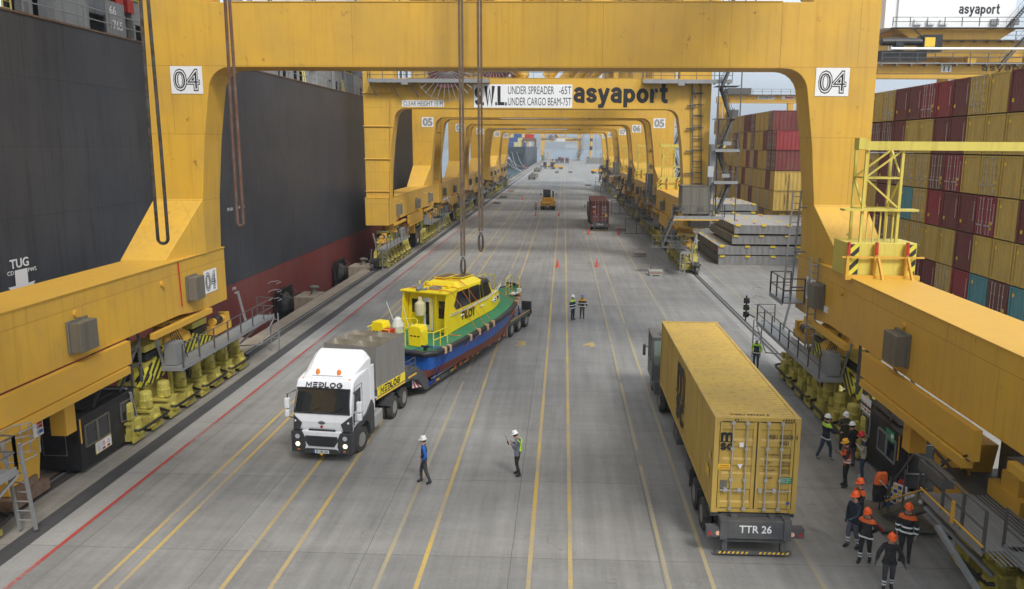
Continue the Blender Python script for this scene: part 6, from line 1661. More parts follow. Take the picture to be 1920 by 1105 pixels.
person(8.78, 20.6, 140, 'man in black jacket with orange shoulders, hands behind back, orange helmet', 'black', 'black', 'shoe', 'orange', 1.7, arms=('back', 'back'), yoke='orange', bands=(-.09,), shin_bands=True, walk=.4, nod=.4)
person(9.98, 20.75, 150, 'man in black jacket with orange chest and banded sleeves standing behind, right edge of group', 'black', 'black', 'shoe', 'orange', 1.78, arms=('down', 'down'), yoke='orange', bands=(-.02, .13))
person(8.86, 19.2, 165, 'man in black hooded fleece and orange helmet, nearest of all to the camera', 'black', 'dgrey', 'shoe', 'orange', 1.7, arms=('side', 'side'), gloves=True, shin_bands=True, walk=.3, nod=.5)
person(-4.95, 137.2, 200, 'distant worker in orange banded clothes left of the yellow machine', 'black', 'black', 'shoe', 'red', 1.8, bands=(0, .2), yoke='orange', shin_bands=True)
person(-13.2, 425, 180, 'tiny distant worker near the quay edge past the last cranes', 'black', 'navy', 'shoe', 'red', 1.8)
person(4.95, 34.8, 0, 'driver in dark jacket with orange shoulders sitting in the nearest yard truck cab', 'black', 'black', 'shoe', None, 1.75, pose='sit', arms=('wheel', 'wheel'), yoke='orange', z=1.05)
# ================================================================ SHIPS
def hull_mat(name, rgb, lines=.85, weld=(.55, .55, .55)):
    m = mat(name, rgb, .5, var=.25, scale=.22, streak=.75, rust=.04, grime=(.55, .52, .5)).copy(); m.name = name + '_plated'
    n, l = m.node_tree.nodes, m.node_tree.links; b = n.get('Principled BSDF'); src = b.inputs['Base Color'].links[0].from_socket
    tc = n.new('ShaderNodeTexCoord'); sp = n.new('ShaderNodeSeparateXYZ'); cb = n.new('ShaderNodeCombineXYZ')
    l.new(tc.outputs['Object'], sp.inputs[0]); l.new(sp.outputs['Y'], cb.inputs['X']); l.new(sp.outputs['Z'], cb.inputs['Y'])
    br = n.new('ShaderNodeTexBrick'); br.inputs['Scale'].default_value = 1; br.inputs['Brick Width'].default_value = 11.3; br.inputs['Row Height'].default_value = 2.9
    br.inputs['Mortar Size'].default_value = .02; br.inputs['Mortar Smooth'].default_value = .5
    br.inputs['Color1'].default_value = (1, 1, 1, 1); br.inputs['Color2'].default_value = (.80, .84, .92, 1); br.inputs['Mortar'].default_value = (*weld, 1)
    l.new(cb.outputs[0], br.inputs['Vector'])
    x = n.new('ShaderNodeMixRGB'); x.blend_type = 'MULTIPLY'; x.inputs['Fac'].default_value = lines
    l.new(src, x.inputs['Color1']); l.new(br.outputs['Color'], x.inputs['Color2']); l.new(x.outputs['Color'], b.inputs['Base Color'])
    bp = n.new('ShaderNodeBump'); bp.inputs['Strength'].default_value = .25; bp.inputs['Distance'].default_value = .03
    l.new(br.outputs['Fac'], bp.inputs['Height']); l.new(bp.outputs['Normal'], b.inputs['Normal'])
    return m
hb = hull_mat('ship_black', (.046, .052, .066)); hr_ = hull_mat('ship_boot_red', (.22, .045, .036))
sg = mat('ship_grey', (.27, .29, .31), .6, var=.25, scale=1.2, streak=.5, rust=.2, rustcol=(.2, .1, .05))
HX = -22.5
S1 = empty('container_ship', (HX, 0, 0), label='huge dark container ship with red boot topping moored along the left quay', cat='ship')
b = MB(); b.box(-34, -120, 2.35, 0, 140, 17.0); b.loft([[(-34, 140, 2.35), (-34, 140, 17.0), (0, 140, 17.0), (0, 140, 2.35)], [(-26, 165, 2.35), (-30, 168, 17.0), (-3, 168, 17.0), (-7, 165, 2.35)], [(-18, 188, 3), (-22, 196, 17.4), (-12, 196, 17.4), (-15, 188, 3)]]); b.build('hull_side', hb, S1)
b = MB(); b.box(-33.9, -120, -5, -.03, 140, 2.35); b.loft([[(-33.9, 140, -5), (-33.9, 140, 2.35), (-.03, 140, 2.35), (-.03, 140, -5)], [(-20, 175, -5), (-22, 180, 2.3), (-12, 180, 2.3), (-14, 175, -5)]]); b.build('hull_bottom', hr_, S1)
b = MB(); b.box(-34, -120, 17.0, .06, 140, 17.08); b.build('deck_edge', 'rusty', S1)
t = text('TUG', .36, 'sign', S1, (.03, 30.4, 6.68), FACEX, bold=.02, width=1.1)
b = MB(); b.add([(.03, 30.08, 6.58), (.03, 30.83, 6.58), (.03, 30.8, 5.95), (.03, 31.23, 5.98), (.03, 30.42, 5.1), (.03, 29.62, 5.95), (.03, 30.06, 5.95)], [(0, 1, 2, 3, 4, 5, 6)]); b.build('tug_arrow', 'sign', S1)
text('CD', .17, 'sign', S1, (.03, 29.84, 6.42), FACEX, width=.36); text('FWS', .17, 'sign', S1, (.03, 31.12, 6.4), FACEX, width=.5)
text('F.W.B.', .2, 'sign', S1, (.03, 50.6, 1.9), FACEX, width=.6); text('1000', .14, 'sign', S1, (.03, 50.8, 1.6), FACEX, width=.4)
text('FR 60', .22, 'sign', S1, (.03, 50.7, 7.3), FACEX, width=.8); text('Frd. Tank', .2, 'sign', S1, (.03, 52.5, 7.35), FACEX, width=1.2)
# deck side structures: coaming wall set back, posts, openings, rails, ladders
wl_ = MB(); dk = MB(); po = MB(); rl = MB(); yl = MB()
y = -20
k = 0
while y < 150:
    wl_.box(-2.0, y, 17.08, -1.8, y + .55, 21.0); wl_.box(-2.0, y + .55, 18.35, -1.8, y + 4.2, 19.6)
    wl_.box(-2.0, y + .55, 20.2, -1.82, y + 4.2, 21.0)
    dk.box(-2.9, y + .55, 17.08, -2.7, y + 4.2, 21)  # backing sheet coloured near black to stand for shade inside the openings
    po.box(-1.75, y + .1, 17.08, -1.45, y + .4, 24); po.box(-1.8, y + 2.2, 17.08, -1.6, y + 2.35, 18.4)
    if k % 3 == 1: wl_.box(-1.75, y + 1.2, 17.08, -.9, y + 3.6, 19.4)
    if k % 4 == 2: wl_.box(-1.7, y + .4, 19.4, -.7, y + 1.0, 25)
    if k % 3 == 0: yl.ladder((-1.2, y + 2.6, 17.1), (-1.5, y + 3.0, 18.6), .5, (0, 1, 0), .3, .035)
    yl.box(-1.95, y + .3, 19.62, -1.7, y + 4.2, 19.7)
    y += 4.2; k += 1
for zz in (19.7,):
    rl.rail([(-1.65, -20, zz), (-1.65, 150, zz)], 1.0, 2.1, .03)
rl.rail([(-.15, -20, 17.05), (-.15, 150, 17.05)], 1.05, 2.1, .03)
wl_.build('coaming', sg, S1); dk.build('painted_recess_shade', mat('recess_shade_paint', (.03, .03, .032), .8), S1); po.build('lashing_post', sg, S1); yl.build('yellow_ladder', 'hazy', S1); rl.build('deck_rail', mat('rail_rusty_grey', (.25, .26, .27), .6, var=.4, scale=6, rust=.35), S1)
b = MB(); b.box(-1.7, 41.6, 18.8, -1.4, 42.3, 19.5); b.box(-1.7, 42.7, 18.8, -1.4, 43.3, 19.5); b.build('fire_box', 'red', S1)
text('66', .42, 'sign', S1, (-.86, 40.3, 18.3), FACEX, bold=.02, width=.6); text('1765', .42, 'sign', S1, (-.86, 40.55, 17.6), FACEX, bold=.02, width=1.1)
text('6', .42, 'sign', S1, (-1.7, 40.6, 19.1), FACEX, bold=.02)
b = MB(); b.box(-.92, 39.7, 17.08, -.88, 41.4, 18.95); b.build('frame_panel', sg, S1)
# white block and masts further forward on the ship
b = MB(); b.box(-16, 96, 17.08, -3.2, 108, 34); b.build('deckhouse', 'white', S1)

S2 = empty('container_ship', (-24.4, 0, 0), label='distant dark hulled ship with blue and pale yellow containers on its stern', cat='ship')
h2 = mat('ship_navy', (.03, .045, .06), .5, var=.2, scale=.1)
b = MB(); b.loft([[(-32, 492, -2), (-34, 488, 11), (0, 488, 11), (-2, 492, -2)], [(-33, 505, -3), (-34, 505, 11), (0, 505, 11), (0, 505, -3)], [(-33, 700, -3), (-34, 700, 11), (0, 700, 11), (0, 700, -3)]]); b.build('hull_side', h2, S2)
b = MB(); b.box(-33, 494, -3, -.5, 700, .1); b.build('hull_bottom', mat('ship_red2', (.25, .06, .06), .6), S2)
b = MB()
for x in (-30, -22, -14, -6): b.box(x, 487.2, 7, x + 5, 487.9, 9)
b.build('mooring_port', 'black', S2)
text('ENNE', 1.3, 'sign', S2, (-12.2, 489.6, 3.3), (R(102), 0, 0), bold=.03, width=5)
b = MB(); b.box(-33, 560, 11, -.5, 566, 34); b.build('deckhouse', 'white', S2)
rows2 = ['wwwyyw', 'wwwwyy', 'yyywwy', 'yyyyyy', 'yyyyyo', 'yyoyyy']
# distant cargo blocks are stood across the ship: each container keeps its own object
def far_box(ch, x, y, z, label, group):
    key = ('farbox', ch)
    if key not in _cache:
        q = container_mesh(12.19, axis='y', fine=False, door=False); _cache[key] = q.build('shipping_container', CM[ch]); o = _cache[key]
    else:
        o = _cache[key].copy(); col.objects.link(o)
    o.location = (x, y, z); return tag(o, label, 'container', group)
for t in range(6):
    for k in range(6):
        ch = rows2[t][5 - k]
        far_box(ch, -24.4 - 2.5 * (k + 1), 490, 11 - 4 + t * 2.85 if False else 11.05 + t * 2.85, '%s container at the distant ship stern, %s tier up, %s from quay side' % (CN[ch], ords[t], ords[k]), 'containers on the distant ship stern')
for j, yy_ in enumerate((505, 520, 535)):
    for t in range(6):
        ch = 'ymoyyo'[(t + j * 2) % 6]
        far_box(ch, -24.4 - 2.5, yy_, 11.05 + t * 2.85, '%s container on the distant ship side, %s tier up, %s bay' % (CN[ch], ords[t], ords[j]), 'side row containers on the distant ship')
def rope(pts, r, m_, name, label, group=None, cat='rope'):
    b = MB(); b.path(pts, r, 6); return tag(b.build(name, m_), label, cat, group)
ml = mat('mooring_rope', (.4, .38, .33), .9)
def cat_pts(p, q, sag, n=14): return [tuple(Vector(p).lerp(Vector(q), i / n) - Vector((0, 0, sag * math.sin(PI * i / n)))) for i in range(n + 1)]
for i, (x, z, yq) in enumerate(((-33, 8, 340), (-36, 8, 345), (-40, 8, 352), (-30, 8, 400), (-37, 7.5, 405))):
    rope(cat_pts((x, 487.5, z), (-19.0, yq, .6), 3), .09, ml, 'mooring_line', 'pale mooring line from the distant ship stern to the quay, %s from the right' % ords[i], 'mooring lines of the distant ship', 'mooring line')

# ================================================================ LIFTING SLINGS
br1 = mat('sling_black', (.03, .028, .025), .9, var=.5, scale=5, grime=(.5, .45, .4)); br2 = mat('sling_brown', (.12, .055, .035), .95, var=.5, scale=4, grime=(.5, .45, .4)); br3 = mat('sling_tan', (.12, .085, .06), .95, var=.5, scale=4, grime=(.6, .5, .4))
def loop_sling(x, y, zb, zt, m_, r, gap, label, close=False, rzk=0):
    t = empty('lifting_sling', (x, y, zb), rzk, label, 'sling', 'slings hanging from the crane above')
    b = MB(); H_ = zt - zb
    n = 26; pl = [(-gap / 2 * max(.12, min(1, 1.15 - i / n * 1.1)), 0, gap * .5 + (H_) * i / n) for i in range(n + 1)]
    bot = [(gap / 2 * math.cos(R(a)), 0, gap / 2 + gap / 2 * math.sin(R(a))) for a in range(-30, -151, -20)]
    pts = [(-x_, y_, z_) for x_, y_, z_ in reversed(pl)] + bot + pl
    b.path(pts, r, 8); b.build('rope_loop', m_, t, smooth=True); return t
loop_sling(-11.82, 22.0, 8.85, 26, br1, .048, .27, 'black doubled rope sling hanging in front of the left 04 leg', rzk=R(20))
loop_sling(-9.46, 22.0, 9.4, 26, br2, .045, .17, 'rusty brown rope sling hanging beside the left crane leg')
def eye_sling(x, y, ze, zt, label, m_=br3):
    t = empty('lifting_sling', (x, y, 0), 0, label, 'sling', 'slings hanging from the crane above')
    b = MB(); b.bar((-.06, 0, ze + .9), (-.06, 0, zt), .09, .04); b.bar((.06, .05, ze + .9), (.06, .05, zt), .09, .04); b.build('webbing', m_, t)
    b = MB(); b.path([(.07 * math.cos(i * PI / 6), .01, ze + .82 + .09 * math.sin(i * PI / 6)) for i in range(12)], .022, 5, True); b.tube((-.1, .0, ze + .86), (.1, 0, ze + .86), .025); b.build('shackle', 'grey', t)
    b = MB(); n = 20; b.path([(.11 * math.sin(2 * PI * i / n) * (1 if i < n else 1), .02, ze + .4 - .4 * math.cos(2 * PI * i / n)) for i in range(n)], .035, 7, True)
    b.path([(.07 * math.sin(2 * PI * i / n), .07, ze + .45 - .35 * math.cos(2 * PI * i / n)) for i in range(n)], .03, 6, True); b.build('eye_loop', mat('sling_loop', (.07, .05, .035), .95, var=.5, scale=8), t)
    return t
eye_sling(-4.42, 33.3, 6.05, 27, 'left of the two centre slings, thicker, its loop ending above the boat roof')
eye_sling(-3.62, 33.3, 7.15, 27, 'right of the two centre slings with shackle and double loop above the lanes')

# ================================================================ YARD CRANES BEHIND THE STACKS
def yard_crane(y, x0, x1, z0, z1, legs, label, num):
    t = empty('yard_crane', (0, y, 0), label=label, cat='crane', group='yellow yard cranes over the container stacks')
    b = MB(); b.box(x0, 0, z0, x1, 1.2, z1); b.box(x0, 7, z0, x1, 8.2, z1); b.box(x0, -.05, z0 - .05, x1, 1.25, z0); b.build('girder', 'yel', t)
    b = MB()
    for x in legs:
        for yy in (.1, 7.1): b.box(x, yy, 0, x + 1.1, yy + 1, z0)
        b.box(x, .1, 1.2, x + 1.1, 8.1, 2.4)
    b.build('leg', 'yel', t)
    b = MB(); b.box(x0, -.8, z1 - .15, x1, -.02, z1 - .05); x = x0
    while x < x1: b.box(x, -.8, z1 - .35, x + .08, -.02, z1 - .15); x += 1.6
    b.build('walkway', 'grey', t)
    b = MB(); b.rail([(x0, -.8, z1 - .05), (x1, -.8, z1 - .05)], 1.05, 1.9, .03); b.build('handrail', 'dgrey', t)
    return t
yc1 = yard_crane(88, 34.4, 74, 19.9, 20.95, (62,), 'yellow yard crane girder marked asyaport just above the near right stack', '1')
b = MB(); b.tube((35.5, -.2, 22.45), (74, -.2, 22.45), .13, n=8)
b.build('white_pipe', 'white', yc1)
b = MB(); b.tube((34.8, .8, 23.3), (39.2, .8, 23.3), .42, n=12); b.box(34.6, .2, 21.2, 39.6, 2.2, 22.3); b.box(36.2, .2, 22.3, 37, 1, 23.2); b.box(39.2, .3, 22.2, 41.2, 2.0, 24.0); b.bar((38, .4, 24.6), (40, .4, 23), .12)
b.build('trolley', 'black', yc1)
b = MB(); b.box(51.4, -.5, 20.9, 52.1, .2, 22.1); b.box(52.5, -.5, 20.9, 53.2, .2, 22.1); b.build('air_tank', 'white', yc1)
b = MB(); b.box(39.3, .25, 22.7, 40.4, .29, 23.7); b.build('cab_panel', decal, yc1)
strokes('asyaport', .72, .17, 'ink', yc1, (48.6, -.012, 20.15), FRONT, width=6.2, sp=.1)
b = MB(); b.box(41.2, -.02, 20.0, 42.3, -.004, 20.75); o = b.build('logo_board', 'sign', yc1)
b = MB(); b.bar((41.5, -.03, 20.08), (41.5, -.03, 20.66), .12, .01); b.bar((42.0, -.03, 20.08), (42.0, -.03, 20.66), .12, .01); b.bar((41.45, -.03, 20.62), (42.05, -.03, 20.62), .1, .01); b.build('logo', 'ink', o)
b = MB(); b.box(57.2, -.02, 20.05, 59.6, -.004, 20.75); o = b.build('maker_board', 'sign', yc1); text('TEREX', .3, 'ink', o, (58.6, -.03, 20.25), FRONT, width=1.4)
b = MB(); b.box(60.2, -.02, 20.0, 64.5, -.004, 20.8); o = b.build('load_board', 'sign', yc1); text('SWL 40T', .5, 'ink', o, (62.2, -.03, 20.15), FRONT, width=3.4)
yc2 = yard_crane(104, 38, 90, 26.0, 28.0, (52, 84), 'yellow yard crane numbered 04 with big white asyaport machinery house', '2')
b = MB(); b.box(42, -1.5, 29.3, 56.5, 7, 40); b.box(40.5, -1.2, 29.3, 42, 6, 36); b.build('machinery_house', 'white', yc2)
b = MB(); b.prism([(42, 29.2), (57, 29.2), (55, 27.9), (44, 27.9)], 'y', -1.4, 7); b.build('house_floor', 'yel', yc2)
strokes('asyaport', 1.15, .17, 'ink', yc2, (52, -1.52, 31.0), FRONT, width=5.0, sp=.1)
b = MB(); 
for x in (48.4, 51.4): b.bar((x + .8, -1.53, 32.9), (x + .8, -1.53, 36.5), .45, .03); b.box(x + .4, -1.55, 32.8, x + 1.2, -1.51, 33.1)
b.bar((49.0, -1.53, 36.4), (52.4, -1.53, 36.4), .5, .03); o = b.build('logo', 'ink', yc2)
b = MB(); b.box(50.0, -1.55, 34.4, 51.4, -1.51, 34.8); b.build('logo_bar', decal, o)
for x in (44, 45.6, 47.2, 53.5, 56.0): b = MB(); b.box(x, -1.9, 29.6, x + .9, -1.5, 30.3); b.lathe([(.26, -1.93), (.26, -1.9)], (x + .45, 0, 29.95), 12, 'y'); b.build('air_unit', 'white' if x < 50 else 'grey', yc2)
b = MB(); b.rail([(41, -2.6, 29.3), (58, -2.6, 29.3)], 1.1, 2, .04); b.box(41, -2.6, 29.1, 58, -1.5, 29.2); b.stairs((53, -2.6, 22.5), (58.5, -2.6, 29.2), 1, (0, 1, 0)); b.stairs((55.2, -2.6, 29.2), (59, -2.6, 34), 1, (0, 1, 0)); b.box(57, -2.6, 29, 62, -1, 34) if False else b.bar((60, -2, 26), (60, -2, 40), .3); b.bar((61.8, -2, 26), (61.8, -2, 40), .2); b.build('house_stair', 'dgrey', yc2)
b = MB(); b.box(59.5, 0, 14, 61.2, 1.2, 34); b.tube((60, .5, 33), (72, .5, 47), .7, n=12); b.tube((60, .5, 33), (52, .5, 48), .5, n=12); b.tube((56, .5, 33), (75, .5, 40), .5, n=12); b.build('mast', 'yel', yc2)
plate_number(yc2, '04', (42.4, -.02, 27.2), FRONT, 1.2)
yc2.location.z = -2.5
yc3 = yard_crane(165, 33.2, 52.5, 21.2, 22.6, (33.4, 48.6), 'distant yellow yard crane spanning above the middle stack', '3')
b = MB(); b.box(40.3, -.02, 21.55, 43.7, -.004, 22.35); o = b.build('name_board', 'sign', yc3); strokes('asyaport', .6, .16, 'ink', o, (42, -.03, 21.75), FRONT, width=3, sp=.1)
b = MB(); b.box(45.2, -.02, 21.6, 47.8, -.004, 22.3); o = b.build('maker_board', 'sign', yc3); b = MB(); b.box(45.9, -.03, 21.75, 47.6, -.02, 22.1); b.build('red_band', 'red', o)
text('SWL40', .5, 'ink', yc3, (50.8, -.01, 21.65), FRONT, bold=.02, width=2.4)
b = MB(); b.box(33.8, -1, 22.6, 38.6, 3, 23.8); b.box(34, -1, 17.2, 36.2, 1, 19.4); b.build('trolley', 'dgrey', yc3); b = MB(); b.box(35.2, -1.1, 16.2, 37.4, .8, 17.4); b.build('spreader', 'red', yc3)

# ================================================================ FAR END OF THE QUAY
cf = copy_tree(crane0, None, KIDS); cf.location = (XC, 632, 0); tag(cf, 'small hazy gantry crane with asyaport board straddling the far end of the quay', 'crane', 'yellow ship to shore gantry cranes')
def far_tractor(x, y, label, c='hazy', tall=2.9, load=None):
    t = empty('parked_vehicle', (x, y, 0), label=label, cat='vehicle', group='vehicles at the far end of the quay')
    b = MB(); b.box(-1.15, 0, .5, 1.15, 6.5, 1.1); b.build('chassis', chs, t)
    b = MB(); b.box(-1.1, 1.0, 1.1, .5, 3, tall); b.box(-1.2, .9, tall, .6, 3.1, tall + .1); b.build('cab', 'dgrey' if c != 'hazy' else 'yel2', t)
    b = MB(); b.box(-1.0, .97, 1.8, .4, .99, tall - .1); b.build('cab_window', 'glass', t)
    if load: b = MB(); b.box(-1.2, 3.2, 1.2, 1.2, 9, 3.8); b.build('load', CM[load], t)
    for s in (-1, 1):
        for yy in (.8, 4.2, 5.5): wheel(t, s * 1.05, yy, .5, .3, 0, s)
    return t
for x, y, c, ld, lab in ((-7.5, 522, 'hazy', None, 'tiny far vehicle, leftmost of the row of four'), (-4.7, 520, 'd', None, 'tiny low far vehicle, second of the row of four'), (-1.2, 524, 'd', 'm', 'tiny far truck with maroon load, third of the row'), (2.1, 524, 'd', 'b', 'tiny far truck with brown load, rightmost of the row of four'), (-3.2, 560, 'd', 'c', 'tiny truck glimpsed behind the row of four')):
    far_tractor(x, y, lab, c, load=ld)
def machine(x, y, label, yellow=True, rz=0, tr=True):
    """yard tractor with an empty low yellow trailer, seen from behind"""
    t = empty('loading_machine', (x, y, 0), rz, label, 'machine', 'yellow machines on the quay')
    b = MB(); b.box(-1.25, 0, .75, 1.25, 4.0, 1.15); b.box(-1.35, -.1, .9, -1.1, 4.2, 1.75); b.box(1.1, -.1, .9, 1.35, 4.2, 1.75); b.box(-1.2, 3.9, 1.0, 1.2, 4.3, 2.1); b.box(-1.3, -.12, .85, 1.3, .1, 1.35)
    for i in range(4): b.box(-1.1, .4 + i * .9, 1.15, 1.1, .7 + i * .9, 1.3)
    b.bar((-.9, .3, 1.3), (-.7, 3.8, 1.9), .1); b.bar((.9, .3, 1.3), (.7, 3.8, 1.9), .1); b.build('body', 'yel2', t, bevel=.02)
    b = MB(); b.box(-.5, -.15, .3, -.2, .2, .85); b.box(.2, -.15, .3, .5, .2, .85); b.box(-1.0, 4.3, .7, 1.0, 7.5, 1.5); b.box(.75, 4.6, 1.5, 1.05, 5.0, 3.3); b.build('frame', chs, t)
    c_ = MB(); 
    for xx in (-.95, .35):
        for yy in (4.6, 6.1): c_.bar((xx, yy, 1.5), (xx, yy, 3.4), .1)
    c_.box(-1.0, 4.5, 3.35, .4, 6.2, 3.5); c_.box(-1, 4.5, 1.4, .4, 6.2, 2.0); cb = c_.build('cab', mat('cab_dark_red', (.06, .02, .015), .5), t)
    b = MB(); b.box(-.9, 4.56, 2.0, .3, 4.59, 3.35); b.box(-1.0, 4.7, 2.0, -.97, 6.0, 3.3); b.build('cab_glass', cabg, cb)
    b = MB(); b.box(-1.5, 4.6, 2.4, -1.35, 4.8, 2.9); b.box(1.4, 4.6, 2.4, 1.55, 4.8, 2.9); b.build('mirror', dg, t)
    for s in (-1, 1):
        wheel(t, s * 1.15, .7, .5, .34, 0, s, True); wheel(t, s * 1.15, 5.2, .55, .4, 0, s)
    return t
m1_ = machine(-2.9, 141.5, 'yellow flatbed machine with dark red cab driving away in mid quay'); text('YM 07', .2, 'ink', m1_, (0, -.13, 1.0), FRONT, width=.8)
machine(-.9, 396, 'far yellow machine in the middle of the quay before the four vehicles', rz=R(70)); machine(-4.6, 402, 'far grey and yellow machine left of the other mid quay machine', rz=R(85)); machine(12.4, 336, 'far yellow machine crossing the right rail beside the last crane', rz=R(-60)); machine(15.2, 330, 'yellow machine partly hidden by the last crane on the right', rz=R(-60))
def frame_item(x, y, label):
    t = empty('steel_gate', (x, y, 0), label=label, cat='frame', group='small grey frames standing on the lanes')
    b = MB(); b.box(-.8, -.4, 0, .8, .4, .9); b.build('base', 'boxg', t)
    b = MB(); b.bar((-.7, 0, .9), (-.7, 0, 2.6), .12); b.bar((.7, 0, .9), (.7, 0, 2.6), .12); b.bar((-.76, 0, 2.55), (.76, 0, 2.55), .12); b.build('hoop', 'grey', t)
frame_item(-3.1, 336, 'small grey box with hoop, left one far up the lanes'); frame_item(2.8, 337, 'small grey box with hoop, right one far up the lanes')
def beam_rack(x, y, L_, label, rz=0):
    t = empty('spreader_rack', (x, y, 0), rz, label, 'rack', 'long grey beams lying in the left lanes')
    b = MB(); b.box(-1.2, 0, .1, -.7, L_, 1.0); b.box(.7, 0, .1, 1.2, L_, 1.0)
    k = int(L_ / 1.6)
    for i in range(k): b.box(-1.1, i * 1.6, .3, 1.1, i * 1.6 + .3, 1.1); b.box(-1.25, i * 1.6, 1.0, -.65, i * 1.6 + .5, 1.5)
    b.build('beam', 'boxg', t)
beam_rack(-11.2, 268, 34, 'long grey slatted beam lying in the left lanes past the last crane', R(0)); beam_rack(-12.2, 345, 40, 'farther grey beam lying beyond the first, near the quay edge')
b = MB(); b.lathe([(.5, 0), (.45, 4.5), (.8, 4.6), (.8, 6.5), (.3, 7)], (0, 0, 0), 10); tag(b.build('yellow_post', 'yel2', None, (-13.8, 655, 0)), 'thin yellow post standing at the far end of the quay', 'post')
t = empty('mobile_crane', (18.6, 545, 0), label='distant yellow and black mobile harbour crane mast right of the far gantry', cat='crane')
b = MB(); b.box(-2, -2, 0, 3, 6, 3.5); b.box(-2.5, 6, 1, 2, 9, 4); b.build('carrier', 'dgrey', t)
b = MB(); b.tube((0, 0, 3), (.6, 0, 28), .95, n=10); b.tube((.6, 0, 27), (-5, 0, 40), .8, n=10); b.tube((.6, 0, 20), (-6, 0, 45), .4, n=8); b.build('mast', 'yel', t)
b = MB(); b.tube((.15, 0, 9), (.2, 0, 11.5), 1.0, n=10); b.tube((.3, 0, 15), (.36, 0, 17), .98, n=10); b.build('black_band', 'black', t)
t = empty('lamp_mast', (22.5, 560, 0), label='thin tall grey light mast at the far right end of the quay', cat='mast')
b = MB(); b.tube((0, 0, 0), (0, 0, 32), .25, .12, 8); b.build('pole', 'grey', t); b = MB(); b.box(-1, -.3, 31.5, 1, .3, 32.3); b.build('lamp_head', 'grey', t)
for i, (x, y, z, w_) in enumerate(((15, 520, 0, 16), (16.5, 520, 1.1, 14), (15, 521, 2.2, 16), (17, 521, 3.3, 12))):
    hatch(x, y, x + w_, y + 11, z, 'hatch cover %s from bottom in the tiny pile at the far right' % ords[i])
for i in range(6):
    far_tractor(24 + 5 * i, 600 + 12 * (i % 3), 'tiny car-like vehicle on the far right apron, %s from left' % ords[i], 'd', 1.9)
# red spreader hanging under the last crane
t = empty('container_spreader', (-13.4, 300, 12.6), label='red and brown container spreader hanging beyond the last crane', cat='spreader')
b = MB(); b.box(-1.6, -6, 2.0, 1.6, 6, 3.4); b.build('head_block', 'red', t); b = MB(); b.box(-2.4, -6, .8, 2.4, 6, 2.0); b.box(-2.8, -6, -1.2, -2.0, -5.5, 1.2); b.box(2.0, -6, -1.2, 2.8, -5.5, 1.2); b.build('frame', 'rusty', t)
b = MB(); 
for s in (-1, 1): b.tube((s, 0, 3.4), (s * 1.4, 0, 31), .06, n=5)
b.build('hoist_rope', 'dgrey', t)
# far shore town and port: pale blocks, each its own building
tw = mat('far_building', (.5, .5, .48), .8, var=.3, scale=.02); tw2 = mat('far_building_red', (.35, .2, .15), .8)
rr = random.Random(5)
for i in range(34):
    x = rr.uniform(-420, 900); y = rr.uniform(3080, 3260); w_, h_ = rr.uniform(14, 50), rr.uniform(8, 26)
    t = empty('shore_building', (x, y, 0), rr.uniform(-.3, .3), 'pale hazy building on the far shore, %s from the left' % (ords[i] if i < 20 else str(i + 1) + 'th') , 'building', 'hazy buildings on the far shore')
    b = MB(); b.box(-w_ / 2, 0, -3, w_ / 2, 20, h_); b.build('wall', tw, t); b = MB(); b.prism([(-w_ / 2, h_), (w_ / 2, h_), (0, h_ + 3)], 'y', 0, 20); b.build('roof', tw2, t)

# ================================================================ CRANE 04 LAND SIDE STEPS AND THE THINGS AROUND THEM
c4 = cranes['04']; ox, oy = XC, 11.6
def L4(x, y, z): return (x - ox, y - oy, z)
b = MB(); b.box(*L4(10.15, 17.3, 2.22), *L4(11.5, 20.4, 2.27)); b.box(*L4(10.12, 17.3, 2.12), *L4(10.16, 20.4, 2.36))
b.build('walkway', 'grey', c4)
b = MB(); b.rail([L4(10.15, 17.3, 2.27), L4(10.15, 20.35, 2.27)], 1.0, 1.2, .03); b.path([L4(10.15, 20.35, 3.27), L4(10.2, 21.2, 3.1), L4(10.35, 22.9, 1.3), L4(10.35, 23.3, .3)], .035, 6); b.path([L4(11.3, 20.35, 3.27), L4(11.3, 21.2, 3.1), L4(11.3, 22.9, 1.3)], .035, 6)
for y in (20.9, 21.8, 22.7): b.bar(L4(10.28, y, 2.2 - (y - 20.4) * .72), L4(10.28, y, 3.2 - (y - 20.6) * .72), .05)
b.bar(L4(11.3, 21, 2.6), L4(10.3, 20.4, 3.6), .06); b.bar(L4(11.3, 20.4, 3.4), L4(11.3, 21.8, 2.6), .06); b.build('handrail', 'dgrey', c4)
b = MB(); b.stairs(L4(10.8, 20.4, 2.2), L4(10.8, 23.2, .25), 1.0, (1, 0, 0), .22, False); b.box(*L4(9.95, 22.2, .12), *L4(11.6, 24.2, .2)); b.build('steps', 'boxg', c4)
b = MB(); b.bar(L4(10.1, 20.4, 2.0), L4(11.4, 22.6, 1.0), .09); b.bar(L4(9.9, 19.0, 2.0), L4(10.3, 16.5, .8), .12); b.bar(L4(10.2, 20.3, 1.9), L4(11.2, 18.5, .9), .1); b.build('stay', 'grey', c4)
b = MB(); b.path([L4(10.08, 17.2, 2.42), L4(10.08, 20.4, 2.42)], .03, 6); b.path([L4(10.28, 20.5, 2.35), L4(10.28, 22.9, .8)], .03, 6); b.bar(L4(10.05, 18.6, 2.3), L4(10.05, 18.6, 2.9), .07); b.build('yellow_conduit', 'yel2', c4)
b = MB(); b.box(*L4(10.05, 19.3, 2.9), *L4(10.4, 20.6, 3.2)); b.build('floodlight', 'dgrey', c4)
b = MB(); b.box(*L4(9.93, 22.2, .1), *L4(9.945, 22.6, .2)); b.box(*L4(9.93, 23.4, .1), *L4(9.945, 23.8, .2)); b.build('red_marker', 'red', c4)
